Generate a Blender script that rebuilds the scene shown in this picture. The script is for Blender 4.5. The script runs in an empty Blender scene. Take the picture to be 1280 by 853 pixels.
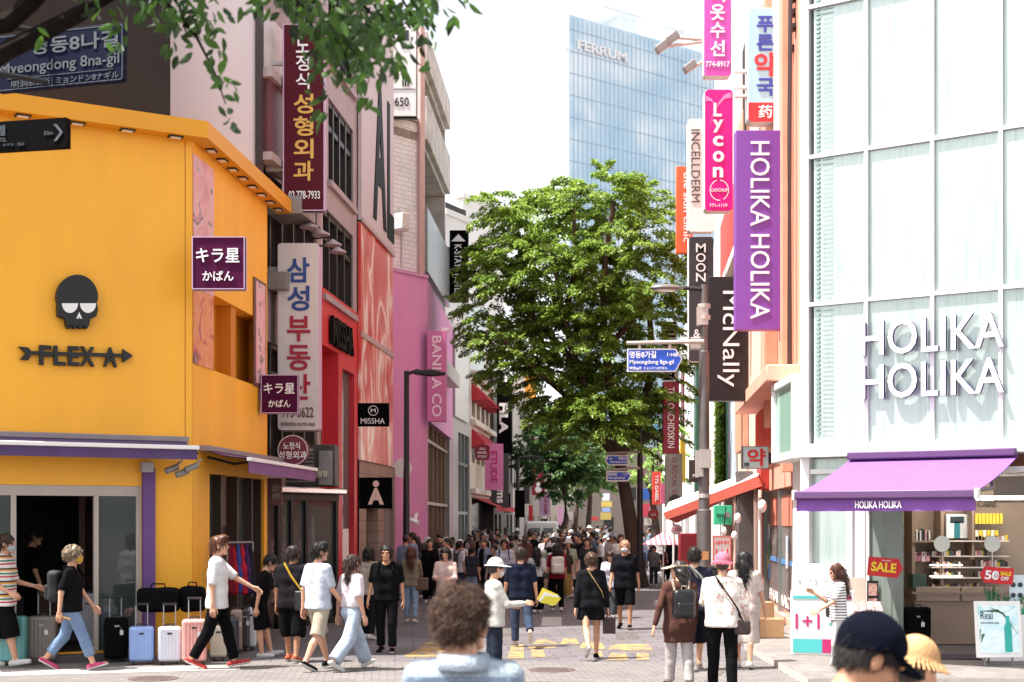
import bpy, math, random
import numpy as np
from mathutils import Vector, Matrix

# ------------------------------------------------------------------ scene, camera, sky, sun, exposure
SC = bpy.context.scene
COL = SC.collection
rnd = random.Random(7)
R = math.radians
F, H, HY, CX = 1778.0, 2.12, 650.0, 640.0        # focal length in photo pixels, eye height, horizon row, centre column

cam = bpy.data.cameras.new('camera')
cam.sensor_width = 36.0
cam.lens = 36.0 * F / 1280.0
cam.shift_x = 0.0
cam.shift_y = (HY - 426.5) / 1280.0
cam.clip_start, cam.clip_end = 0.2, 3000
cam.dof.use_dof = True
cam.dof.focus_distance = 25.0
cam.dof.aperture_fstop = 3.2
cam_o = bpy.data.objects.new('camera', cam)
cam_o.location = (0, 0, H)
cam_o.rotation_euler = (R(90), 0, 0)
COL.objects.link(cam_o)
SC.camera = cam_o

SUN_EL, SUN_AZ = R(65), R(14)                    # the light travels to the right and a little away from the camera
LDIR = Vector((math.cos(SUN_EL) * math.cos(SUN_AZ), math.cos(SUN_EL) * math.sin(SUN_AZ), -math.sin(SUN_EL)))
world = bpy.data.worlds.new('World')
SC.world = world
world.use_nodes = True
wn = world.node_tree
bg = wn.nodes['Background']
sky = wn.nodes.new('ShaderNodeTexSky')
sky.sky_type = 'NISHITA'
sky.sun_disc = False
sky.sun_elevation = SUN_EL
sky.sun_rotation = math.atan2(-LDIR.x, -LDIR.y)
sky.air_density = 1.0
sky.dust_density = 2.0
sky.ozone_density = 1.0
pale = wn.nodes.new('ShaderNodeMix')             # a bright thin overcast: most of the blue is gone
pale.data_type = 'RGBA'
pale.inputs[0].default_value = 0.85
bw = wn.nodes.new('ShaderNodeRGBToBW')
gain = wn.nodes.new('ShaderNodeVectorMath')
gain.operation = 'SCALE'
gain.inputs['Scale'].default_value = 1.45
wn.links.new(sky.outputs[0], bw.inputs[0])
wn.links.new(sky.outputs[0], pale.inputs[6])
wn.links.new(bw.outputs[0], pale.inputs[7])
wn.links.new(pale.outputs[2], gain.inputs[0])
wn.links.new(gain.outputs[0], bg.inputs[0])
bg.inputs[1].default_value = 0.135

sl = bpy.data.lights.new('sun', 'SUN')
sl.energy = 5.0
sl.angle = R(0.55)
sl.color = (1.0, 0.955, 0.89)
so = bpy.data.objects.new('sun', sl)
so.rotation_euler = LDIR.to_track_quat('-Z', 'Y').to_euler()
so.location = (0, 0, 60)
COL.objects.link(so)

SC.view_settings.view_transform = 'Standard'
SC.view_settings.look = 'None'
SC.view_settings.exposure = 1.27
SC.view_settings.gamma = 1.0
SC.view_settings.use_curve_mapping = False
SC.render.engine = 'CYCLES'
SC.cycles.max_bounces = 7
SC.cycles.diffuse_bounces = 4
SC.cycles.glossy_bounces = 3
SC.cycles.transmission_bounces = 6
SC.cycles.transparent_max_bounces = 8
SC.cycles.use_denoising = True
SC.cycles.sample_clamp_indirect = 8.0
SC.cycles.caustics_reflective = False
SC.cycles.caustics_refractive = False

# ------------------------------------------------------------------ materials
def lin(hx):
    if not isinstance(hx, str):
        return tuple(hx[:3])
    hx = hx.lstrip('#')
    o = []
    for i in (0, 2, 4):
        c = int(hx[i:i + 2], 16) / 255
        o.append(c / 12.92 if c <= .04045 else ((c + .055) / 1.055) ** 2.4)
    return tuple(o)

MATS = {}
def mat(key, col, rough=.6, metal=0., var=.12, scale=3., bump=0., emit=0., coat=0., spec=.5, stretch=None, trans=0.):
    """procedural principled surface with soft colour variation; cached by key"""
    if key in MATS:
        return MATS[key]
    m = bpy.data.materials.new(key)
    m.use_nodes = True
    nt = m.node_tree
    p = nt.nodes['Principled BSDF']
    c = lin(col)
    p.inputs['Roughness'].default_value = rough
    p.inputs['Metallic'].default_value = metal
    p.inputs['Specular IOR Level'].default_value = spec
    p.inputs['Coat Weight'].default_value = coat
    p.inputs['Transmission Weight'].default_value = trans
    if emit:
        p.inputs['Emission Color'].default_value = (*c, 1)
        p.inputs['Emission Strength'].default_value = emit
    if var > 0:
        g = nt.nodes.new('ShaderNodeNewGeometry')
        mp = nt.nodes.new('ShaderNodeMapping')
        if stretch:
            mp.inputs['Scale'].default_value = stretch
        nz = nt.nodes.new('ShaderNodeTexNoise')
        nz.inputs['Scale'].default_value = scale
        nz.inputs['Detail'].default_value = 5
        nz.inputs['Roughness'].default_value = .62
        rp = nt.nodes.new('ShaderNodeValToRGB')
        rp.color_ramp.elements[0].position = .3
        rp.color_ramp.elements[1].position = .72
        rp.color_ramp.elements[0].color = (*[max(0, x * (1 - var)) for x in c], 1)
        rp.color_ramp.elements[1].color = (*[min(1, x * (1 + var * .7)) for x in c], 1)
        nt.links.new(g.outputs['Position'], mp.inputs[0])
        nt.links.new(mp.outputs[0], nz.inputs[0])
        nt.links.new(nz.outputs[0], rp.inputs[0])
        nt.links.new(rp.outputs[0], p.inputs['Base Color'])
        if bump:
            b = nt.nodes.new('ShaderNodeBump')
            b.inputs['Strength'].default_value = bump
            b.inputs['Distance'].default_value = .03
            nt.links.new(nz.outputs[0], b.inputs['Height'])
            nt.links.new(b.outputs[0], p.inputs['Normal'])
    else:
        p.inputs['Base Color'].default_value = (*c, 1)
    MATS[key] = m
    return m

def paint(hx, rough=.45, var=.08, scale=1.5):
    return mat('paint_' + hx.lstrip('#') + ('' if rough == .45 else '_%d' % int(rough * 100)), hx, rough, var=var, scale=scale)

def cloth(hx):
    return mat('cloth_' + hx.lstrip('#'), tuple(c * (.45 if max(lin(hx)) < .03 else .8) for c in lin(hx)), .95, var=.2, scale=8, bump=.6, spec=.08)

def nodes_of(key):
    m = bpy.data.materials.new(key)
    m.use_nodes = True
    MATS[key] = m
    nt = m.node_tree
    return m, nt, nt.nodes, nt.links, nt.nodes['Principled BSDF']

def ramp(N, stops):
    r = N.new('ShaderNodeValToRGB')
    e = r.color_ramp.elements
    while len(e) < len(stops):
        e.new(.5)
    for i, (p, c) in enumerate(stops):
        e[i].position = p
        e[i].color = (*lin(c), 1)
    return r

def brick_mat(key, c1, c2, mortar, w, h, gap, rot=0., rough=.85, axes=None, dirt=.35, bump=.4):
    m, nt, N, L, p = nodes_of(key)
    g = N.new('ShaderNodeNewGeometry')
    src = g.outputs['Position']
    if axes == 'wall':                            # x along the wall (x+y), height as the second axis
        s = N.new('ShaderNodeSeparateXYZ'); L.new(src, s.inputs[0])
        ad = N.new('ShaderNodeMath'); ad.operation = 'ADD'; L.new(s.outputs[0], ad.inputs[0]); L.new(s.outputs[1], ad.inputs[1])
        cb = N.new('ShaderNodeCombineXYZ'); L.new(ad.outputs[0], cb.inputs[0]); L.new(s.outputs[2], cb.inputs[1])
        src = cb.outputs[0]
    mp = N.new('ShaderNodeMapping'); mp.inputs['Rotation'].default_value = (0, 0, rot)
    L.new(src, mp.inputs[0])
    b = N.new('ShaderNodeTexBrick')
    b.inputs['Scale'].default_value = 1
    b.inputs['Brick Width'].default_value = w
    b.inputs['Row Height'].default_value = h
    b.inputs['Mortar Size'].default_value = gap
    b.inputs['Mortar Smooth'].default_value = .3
    b.inputs['Color1'].default_value = (*lin(c1), 1)
    b.inputs['Color2'].default_value = (*lin(c2), 1)
    b.inputs['Mortar'].default_value = (*lin(mortar), 1)
    L.new(mp.outputs[0], b.inputs[0])
    nz = N.new('ShaderNodeTexNoise'); nz.inputs['Scale'].default_value = .9; nz.inputs['Detail'].default_value = 8
    nz.inputs['Roughness'].default_value = .7
    L.new(src, nz.inputs[0])
    mr = N.new('ShaderNodeMapRange'); mr.inputs[1].default_value = .3; mr.inputs[2].default_value = .7
    mr.inputs[3].default_value = 1 - dirt; mr.inputs[4].default_value = 1.0
    L.new(nz.outputs[0], mr.inputs[0])
    mx = N.new('ShaderNodeVectorMath'); mx.operation = 'SCALE'
    L.new(b.outputs[0], mx.inputs[0]); L.new(mr.outputs[0], mx.inputs['Scale'])
    L.new(mx.outputs[0], p.inputs['Base Color'])
    p.inputs['Roughness'].default_value = rough
    bp = N.new('ShaderNodeBump'); bp.inputs['Strength'].default_value = bump; bp.inputs['Distance'].default_value = .01
    bp.invert = True
    L.new(b.outputs['Fac'], bp.inputs['Height']); L.new(bp.outputs[0], p.inputs['Normal'])
    return m

def glass(key, col, rough=.04, alpha=.35, var=True):
    """shop window glass: part clear, part mirror"""
    if key in MATS:
        return MATS[key]
    m, nt, N, L, p = nodes_of(key)
    p.inputs['Base Color'].default_value = (*lin(col), 1)
    p.inputs['Roughness'].default_value = rough
    p.inputs['Specular IOR Level'].default_value = .8
    p.inputs['Alpha'].default_value = alpha
    return m

def stripes_mat(key, cols, freq, axis=2, obj=True, rough=.9, width=None):
    """colour bands along one axis of the object"""
    if key in MATS:
        return MATS[key]
    m, nt, N, L, p = nodes_of(key)
    tc = N.new('ShaderNodeTexCoord')
    s = N.new('ShaderNodeSeparateXYZ'); L.new(tc.outputs['Object'], s.inputs[0])
    mu = N.new('ShaderNodeMath'); mu.operation = 'MULTIPLY'; mu.inputs[1].default_value = freq
    L.new(s.outputs[axis], mu.inputs[0])
    fr = N.new('ShaderNodeMath'); fr.operation = 'FRACT'; L.new(mu.outputs[0], fr.inputs[0])
    n = len(cols)
    r = ramp(N, [((width[i] if width else i / n), c) for i, c in enumerate(cols)])
    r.color_ramp.interpolation = 'CONSTANT'
    L.new(fr.outputs[0], r.inputs[0]); L.new(r.outputs[0], p.inputs['Base Color'])
    p.inputs['Roughness'].default_value = rough
    return m

def blotch_mat(key, stops, scale=3., stretch=(1, 1, 1), dist=1.5, rough=.5, obj=False):
    """printed abstract artwork: warped noise through a colour ramp"""
    if key in MATS:
        return MATS[key]
    m, nt, N, L, p = nodes_of(key)
    if obj:
        src = N.new('ShaderNodeTexCoord').outputs['Object']
    else:
        src = N.new('ShaderNodeNewGeometry').outputs['Position']
    mp = N.new('ShaderNodeMapping'); mp.inputs['Scale'].default_value = stretch
    nz = N.new('ShaderNodeTexNoise'); nz.inputs['Scale'].default_value = scale; nz.inputs['Detail'].default_value = 2.5
    nz.inputs['Distortion'].default_value = dist
    r = ramp(N, stops)
    L.new(src, mp.inputs[0]); L.new(mp.outputs[0], nz.inputs[0]); L.new(nz.outputs[0], r.inputs[0])
    L.new(r.outputs[0], p.inputs['Base Color'])
    p.inputs['Roughness'].default_value = rough
    return m

def leaf_mat(key, dark, light, trans=.35):
    m, nt, N, L, p = nodes_of(key)
    g = N.new('ShaderNodeNewGeometry')
    r = ramp(N, [(0, dark), (.55, light), (1, tuple(min(1, x * 1.35) for x in lin(light)))])
    L.new(g.outputs['Random Per Island'], r.inputs[0])
    L.new(r.outputs[0], p.inputs['Base Color'])
    p.inputs['Roughness'].default_value = .42
    tr = N.new('ShaderNodeBsdfTranslucent')
    hs = N.new('ShaderNodeHueSaturation'); hs.inputs['Value'].default_value = 1.6; hs.inputs['Hue'].default_value = .485
    L.new(r.outputs[0], hs.inputs['Color']); L.new(hs.outputs[0], tr.inputs[0])
    mx = N.new('ShaderNodeMixShader'); mx.inputs[0].default_value = trans
    out = N['Material Output']
    L.new(p.outputs[0], mx.inputs[1]); L.new(tr.outputs[0], mx.inputs[2]); L.new(mx.outputs[0], out.inputs[0])
    return m

# ------------------------------------------------------------------ places: photo pixel + distance -> point on the spot
def W(x, y, d):
    return Vector(((x - CX) * d / F, d, H - (y - HY) * d / F))

def G(x, d, z=0.):
    return Vector(((x - CX) * d / F, d, z))

def GL(x):                                        # left row of houses
    return (x, 12265. / (790 - x))

def GR(x):                                        # right row of houses
    return (x, 5500. / (x - 790))

# ------------------------------------------------------------------ mesh builder
_txt = {}
def text_geo(body, bold=0., ext=1.):
    k = (body, bold)
    if k not in _txt:
        cu = bpy.data.curves.new('t', 'FONT')
        cu.body = body
        cu.offset = bold
        cu.resolution_u = 3
        cu.extrude = .5
        ob = bpy.data.objects.new('t', cu)
        COL.objects.link(ob)
        dg = bpy.context.evaluated_depsgraph_get()
        me = bpy.data.meshes.new_from_object(ob.evaluated_get(dg))
        v = np.array([tuple(q.co) for q in me.vertices], float).reshape(-1, 3)
        f = [tuple(q.vertices) for q in me.polygons]
        bpy.data.objects.remove(ob); bpy.data.meshes.remove(me); bpy.data.curves.remove(cu)
        lo, hi = v.min(0), v.max(0)
        asp = (hi[0] - lo[0]) / max(1e-6, hi[1] - lo[1])
        v = (v - lo) / np.maximum(hi - lo, 1e-6)
        _txt[k] = (v, f, asp)
    return _txt[k]

class MB:
    def __init__(s):
        s.v, s.f, s.m, s.n = [], [], [], 0

    def add(s, verts, faces, mi=0):
        o = s.n
        s.v.extend(tuple(q) for q in verts)
        s.n += len(verts)
        s.f.extend(tuple(i + o for i in q) for q in faces)
        s.m.extend([mi] * len(faces))

    def addnp(s, v, f, mi=0):
        s.add(v.tolist(), f.tolist(), mi)

    def quad(s, a, b, c, d, mi=0):
        s.add([a, b, c, d], [(0, 1, 2, 3)], mi)

    def obox(s, o, a, b, c, mi=0):
        o, a, b, c = Vector(o), Vector(a), Vector(b), Vector(c)
        v = [o, o + a, o + a + b, o + b, o + c, o + a + c, o + a + b + c, o + b + c]
        f = [(0, 3, 2, 1), (4, 5, 6, 7), (0, 1, 5, 4), (1, 2, 6, 5), (2, 3, 7, 6), (3, 0, 4, 7)]
        if a.cross(b).dot(c) < 0:
            f = [q[::-1] for q in f]
        s.add(v, f, mi)

    def box(s, x0, x1, y0, y1, z0, z1, mi=0):
        s.obox((x0, y0, z0), (x1 - x0, 0, 0), (0, y1 - y0, 0), (0, 0, z1 - z0), mi)

    def prism(s, poly, o, u, w, n, mi=0, mside=None):
        """poly: (a,b) pairs in the u,w axes from o; extruded by the vector n"""
        o, u, w, n = Vector(o), Vector(u), Vector(w), Vector(n)
        k = len(poly)
        v = [o + u * a + w * b for a, b in poly]
        v2 = [q + n for q in v]
        s.add(v + v2, [], mi)
        b = s.n - 2 * k
        fl = u.cross(w).dot(n) > 0
        def put(q, m_):
            s.f.append(tuple(q)); s.m.append(m_)
        r0 = [b + i for i in range(k)]; r1 = [b + k + i for i in range(k)]
        put(r0[::-1] if fl else r0, mi)
        put(r1 if fl else r1[::-1], mi)
        for i in range(k):
            j = (i + 1) % k
            q = (b + i, b + j, b + k + j, b + k + i)
            put(q if fl else q[::-1], mi if mside is None else mside)

    def tube(s, pts, r, n=8, mi=0, cap=True):
        pts = [Vector(p) for p in pts]
        rs = r if isinstance(r, (list, tuple)) else [r] * len(pts)
        rings = []
        up = Vector((0, 0, 1))
        for i, p in enumerate(pts):
            t = (pts[min(i + 1, len(pts) - 1)] - pts[max(i - 1, 0)]).normalized()
            a = t.cross(up)
            if a.length < .05:
                a = t.cross(Vector((1, 0, 0)))
            a.normalize()
            b = a.cross(t).normalized()
            rings.append([p + (a * math.cos(2 * math.pi * j / n) + b * math.sin(2 * math.pi * j / n)) * rs[i] for j in range(n)])
        v = [q for g in rings for q in g]
        f = []
        for i in range(len(pts) - 1):
            for j in range(n):
                k = (j + 1) % n
                f.append((i * n + j, i * n + k, (i + 1) * n + k, (i + 1) * n + j))
        if cap:
            f.append(tuple(range(n))[::-1])
            f.append(tuple((len(pts) - 1) * n + j for j in range(n)))
        s.add(v, f, mi)

    def lathe(s, prof, c=(0, 0, 0), n=20, mi=0):
        c = Vector(c)
        v = [c + Vector((r * math.cos(2 * math.pi * j / n), r * math.sin(2 * math.pi * j / n), z)) for r, z in prof for j in range(n)]
        f = []
        for i in range(len(prof) - 1):
            for j in range(n):
                k = (j + 1) % n
                f.append((i * n + j, i * n + k, (i + 1) * n + k, (i + 1) * n + j))
        f.append(tuple(range(n))[::-1])
        f.append(tuple((len(prof) - 1) * n + j for j in range(n)))
        s.add(v, f, mi)

    def ell(s, c, r, nu=14, nv=9, mi=0):
        c = Vector(c)
        v = [c + Vector((0, 0, -r[2]))]
        for i in range(1, nv):
            a = math.pi * i / nv - math.pi / 2
            for j in range(nu):
                b = 2 * math.pi * j / nu
                v.append(c + Vector((r[0] * math.cos(a) * math.cos(b), r[1] * math.cos(a) * math.sin(b), r[2] * math.sin(a))))
        v.append(c + Vector((0, 0, r[2])))
        f = [(0, 1 + (j + 1) % nu, 1 + j) for j in range(nu)]
        for i in range(nv - 2):
            for j in range(nu):
                k = (j + 1) % nu
                f.append((1 + i * nu + j, 1 + i * nu + k, 1 + (i + 1) * nu + k, 1 + (i + 1) * nu + j))
        t = len(v) - 1
        f += [(t, t - nu + j, t - nu + (j + 1) % nu) for j in range(nu)]
        s.add(v, f, mi)

    def text(s, body, o, u, w, n, bold=.0, mi=0, mside=None):
        """lettering whose box is o + u (reading direction) + w (up); n is its thickness"""
        v, f, _ = text_geo(body, bold)
        o, u, w, n = (np.array(Vector(q), float) for q in (o, u, w, n))
        p = o + v[:, :1] * u + v[:, 1:2] * w + v[:, 2:3] * n
        if mside is None:
            s.add(p.tolist(), f, mi)
        else:
            nn = n / np.linalg.norm(n)
            o_ = s.n
            s.v.extend(map(tuple, p.tolist())); s.n += len(p)
            for q in f:
                a, b, c = p[q[0]], p[q[1]], p[q[2]]
                cr = np.cross(b - a, c - a); l = np.linalg.norm(cr)
                s.f.append(tuple(i + o_ for i in q))
                s.m.append(mi if l > 0 and abs(cr.dot(nn)) / l > .7 else mside)

    def build(s, name, mats, parent=None, smooth=True, bevel=0., local=False, angle=40, loc=None):
        mats = mats if isinstance(mats, (list, tuple)) else [mats]
        off = Vector((0, 0, 0))
        if parent is not None and not local:
            q = parent
            while q is not None:
                off += q.location; q = q.parent
        if loc is not None:
            off = Vector(loc)
        me = bpy.data.meshes.new(name)
        v = s.v if off.length == 0 else [(a - off.x, b - off.y, c - off.z) for a, b, c in s.v]
        me.from_pydata(v, [], s.f)
        for q in mats:
            me.materials.append(q)
        if len(mats) > 1:
            me.polygons.foreach_set('material_index', s.m)
        if smooth:
            me.polygons.foreach_set('use_smooth', [True] * len(me.polygons))
            me.set_sharp_from_angle(angle=R(angle))
        me.update()
        ob = bpy.data.objects.new(name, me)
        COL.objects.link(ob)
        if parent is not None:
            ob.parent = parent
        if loc is not None:
            ob.location = loc
        if bevel:
            b = ob.modifiers.new('bevel', 'BEVEL'); b.width = bevel; b.segments = 2; b.limit_method = 'ANGLE'; b.angle_limit = R(50)
            b.harden_normals = False
        return ob

def tag(o, label=None, cat=None, group=None, kind=None):
    if label: o['label'] = label
    if cat: o['category'] = cat
    if group: o['group'] = group
    if kind: o['kind'] = kind
    return o

def thing(name, label, cat, loc=(0, 0, 0), group=None, rz=0.):
    o = bpy.data.objects.new(name, None)
    o.empty_display_size = .2
    o.location = loc
    o.rotation_euler = (0, 0, rz)
    COL.objects.link(o)
    return tag(o, label, cat, group)

def dup(root, loc, rz=0., label=None, group=None):
    r = root.copy(); COL.objects.link(r)
    r.location = loc; r.rotation_euler = (0, 0, rz)
    if label: r['label'] = label
    if group: r['group'] = group
    for ch in list(root.children):
        c = ch.copy(); COL.objects.link(c); c.parent = r
        for g in ch.children:
            d = g.copy(); COL.objects.link(d); d.parent = c
    return r

class Fac:
    """a vertical wall plane between two ground points given as (pixel column, distance), left to right as seen"""
    def __init__(s, a, b, n0=0.):
        s.a, s.b = G(*a), G(*b)
        s.u = (s.b - s.a); s.len = s.u.length; s.u.normalize()
        s.n = Vector((s.u.y, -s.u.x, 0))
        s.a = s.a + s.n * n0; s.b = s.b + s.n * n0
        s.z = Vector((0, 0, 1))

    def off(s, n):
        q = Fac.__new__(Fac)
        q.a, q.b, q.u, q.n, q.z, q.len = s.a + s.n * n, s.b + s.n * n, s.u, s.n, s.z, s.len
        return q

    def sz(s, x, y):
        r = Vector(((x - CX) / F, 1, -(y - HY) / F))
        t = s.a.dot(s.n) / r.dot(s.n)
        p = r * t
        return (p - s.a).dot(s.u), H + p.z

    def s(s_, x):
        return s_.sz(x, HY)[0]

    def p(s, a, z, n=0.):
        return s.a + s.u * a + s.z * z + s.n * n

    def bx(s, mb, s0, s1, z0, z1, n0, n1, mi=0):
        mb.obox(s.p(s0, z0, n0), s.u * (s1 - s0), s.n * (n1 - n0), s.z * (z1 - z0), mi)

    def px(s, mb, x0, y0, x1, y1, n0, n1, mi=0, yl=True):
        """box on the wall from pixel columns x0..x1, rows y0..y1 read at the left end (or the right one)"""
        xr = x0 if yl else x1
        s.bx(mb, s.s(x0), s.s(x1), s.sz(xr, y1)[1], s.sz(xr, y0)[1], n0, n1, mi)

    def text(s, mb, body, x0, y0, x1, y1, n0=.02, t=.02, bold=0., mi=0, mside=None, yl=True):
        xr = x0 if yl else x1
        a, b = s.s(x0), s.s(x1)
        y0, y1 = min(y0, y1), max(y0, y1)
        z0, z1 = s.sz(xr, y1)[1], s.sz(xr, y0)[1]
        mb.text(body, s.p(a, z0, n0), s.u * (b - a), s.z * (z1 - z0), s.n * t, bold, mi, mside)

    def wall(s, mb, s0, s1, z0, z1, holes=(), deep=.18, mi=0, n=0.):
        """front skin with rectangular holes (s0,s1,z0,z1) and their reveals"""
        S = sorted({s0, s1, *[h[0] for h in holes], *[h[1] for h in holes]})
        Z = sorted({z0, z1, *[h[2] for h in holes], *[h[3] for h in holes]})
        S = [q for q in S if s0 - 1e-6 <= q <= s1 + 1e-6]; Z = [q for q in Z if z0 - 1e-6 <= q <= z1 + 1e-6]
        for i in range(len(S) - 1):
            for j in range(len(Z) - 1):
                cs, cz = (S[i] + S[i + 1]) / 2, (Z[j] + Z[j + 1]) / 2
                if any(h[0] < cs < h[1] and h[2] < cz < h[3] for h in holes):
                    continue
                mb.quad(s.p(S[i], Z[j], n), s.p(S[i + 1], Z[j], n), s.p(S[i + 1], Z[j + 1], n), s.p(S[i], Z[j + 1], n), mi)
        for a, b, c, d in holes:
            k = n - deep
            mb.quad(s.p(a, c, n), s.p(a, d, n), s.p(a, d, k), s.p(a, c, k), mi)
            mb.quad(s.p(b, c, k), s.p(b, d, k), s.p(b, d, n), s.p(b, c, n), mi)
            mb.quad(s.p(a, d, n), s.p(b, d, n), s.p(b, d, k), s.p(a, d, k), mi)
            mb.quad(s.p(a, c, k), s.p(b, c, k), s.p(b, c, n), s.p(a, c, n), mi)

    def back(s, mb, s0, s1, z0, z1, depth, mi=0, n=0.):
        """sides, roof and back of the block behind a wall skin"""
        k = n - depth
        mb.quad(s.p(s0, z0, k), s.p(s0, z0, n), s.p(s0, z1, n), s.p(s0, z1, k), mi)
        mb.quad(s.p(s1, z0, n), s.p(s1, z0, k), s.p(s1, z1, k), s.p(s1, z1, n), mi)
        mb.quad(s.p(s0, z1, n), s.p(s1, z1, n), s.p(s1, z1, k), s.p(s0, z1, k), mi)
        mb.quad(s.p(s1, z0, k), s.p(s0, z0, k), s.p(s0, z1, k), s.p(s1, z1, k), mi)

def rrect(w, h, r, n=5):
    o = []
    for cx, cy, a0 in ((w - r, r, -90), (w - r, h - r, 0), (r, h - r, 90), (r, r, 180)):
        for i in range(n + 1):
            a = R(a0 + 90 * i / n)
            o.append((cx + r * math.cos(a), cy + r * math.sin(a)))
    return o

BOLD = .018
def sign(name, label, cat, x0, y0, x1, y1, d, panel, side=None, th=.16, rad=0., texts=(), frame=None, group=None,
         bracket=None, brmat=None, extra=None, bevel=.006):
    """a board across the street at distance d, facing the camera side; texts: (words, x0,y0,x1,y1, material, mode h/r/v, bold)"""
    k = d / F
    o = W(x0, y1, d)
    t = thing(name, label, cat, W((x0 + x1) / 2, y1, d + th / 2), group)
    ux, uz, n = Vector((1, 0, 0)), Vector((0, 0, 1)), Vector((0, -1, 0))
    w, h = (x1 - x0) * k, (y1 - y0) * k
    mb = MB()
    poly = rrect(w, h, rad * k) if rad else [(0, 0), (w, 0), (w, h), (0, h)]
    mb.prism(poly, o - n * th, ux, uz, n * th, 0, 1)
    mb.build('panel', [panel, side or panel], t, bevel=bevel)
    if frame:
        fw = frame[0] * k
        mb = MB()
        for a in ((0, 0, w, fw), (0, h - fw, w, h), (0, fw, fw, h - fw), (w - fw, fw, w, h - fw)):
            mb.obox(o + ux * a[0] + uz * a[1] - n * (th * .5), ux * (a[2] - a[0]), uz * (a[3] - a[1]), n * (th * .5 + .012))
        mb.build('frame', frame[1], t)
    by = {}
    for q in texts:
        body, a0, b0, a1, b1, m_ = q[:6]
        mode = q[6] if len(q) > 6 else 'h'
        bo = q[7] if len(q) > 7 else 0.
        mb = MB(); by[len(by)] = (m_, mb)
        def P_(x, y):
            return o + ux * ((x - x0) * k) + uz * ((y1 - y) * k) + n * .004
        tk = n * .012
        if mode == 'h':
            mb.text(body, P_(a0, b1), ux * ((a1 - a0) * k), uz * ((b1 - b0) * k), tk, bo)
        elif mode == 'r':
            mb.text(body, P_(a0, b0), uz * (-(b1 - b0) * k), ux * ((a1 - a0) * k), tk, bo)
        else:
            c = (b1 - b0) / len(body)
            for i, ch in enumerate(body):
                if ch == ' ':
                    continue
                y_0, y_1 = b0 + c * i + c * .06, b0 + c * (i + 1) - c * .06
                asp = text_geo(ch, bo)[2]
                wd = min(a1 - a0, (y_1 - y_0) * asp * 1.25) if asp < .5 else a1 - a0
                cx = (a0 + a1) / 2
                mb.text(ch, P_(cx - wd / 2, y_1), ux * (wd * k), uz * ((y_1 - y_0) * k), tk, bo)
    for m_, mb in by.values():
        mb.build('lettering', m_, t)
    if extra:
        extra(t, o, ux, uz, n, k)
    if bracket:
        for bx0, by0, bx1, by1 in bracket:
            mb = MB()
            a, b = W(bx0, by0, d + th * .5), W(bx1, by1, d + th * .5)
            mb.obox(Vector((a.x, d + th * .3, b.z)), (b.x - a.x, 0, 0), (0, th * .4, 0), (0, 0, a.z - b.z))
            mb.build('bracket', brmat or paint('#b9b4b2'), t)
    return t
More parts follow.
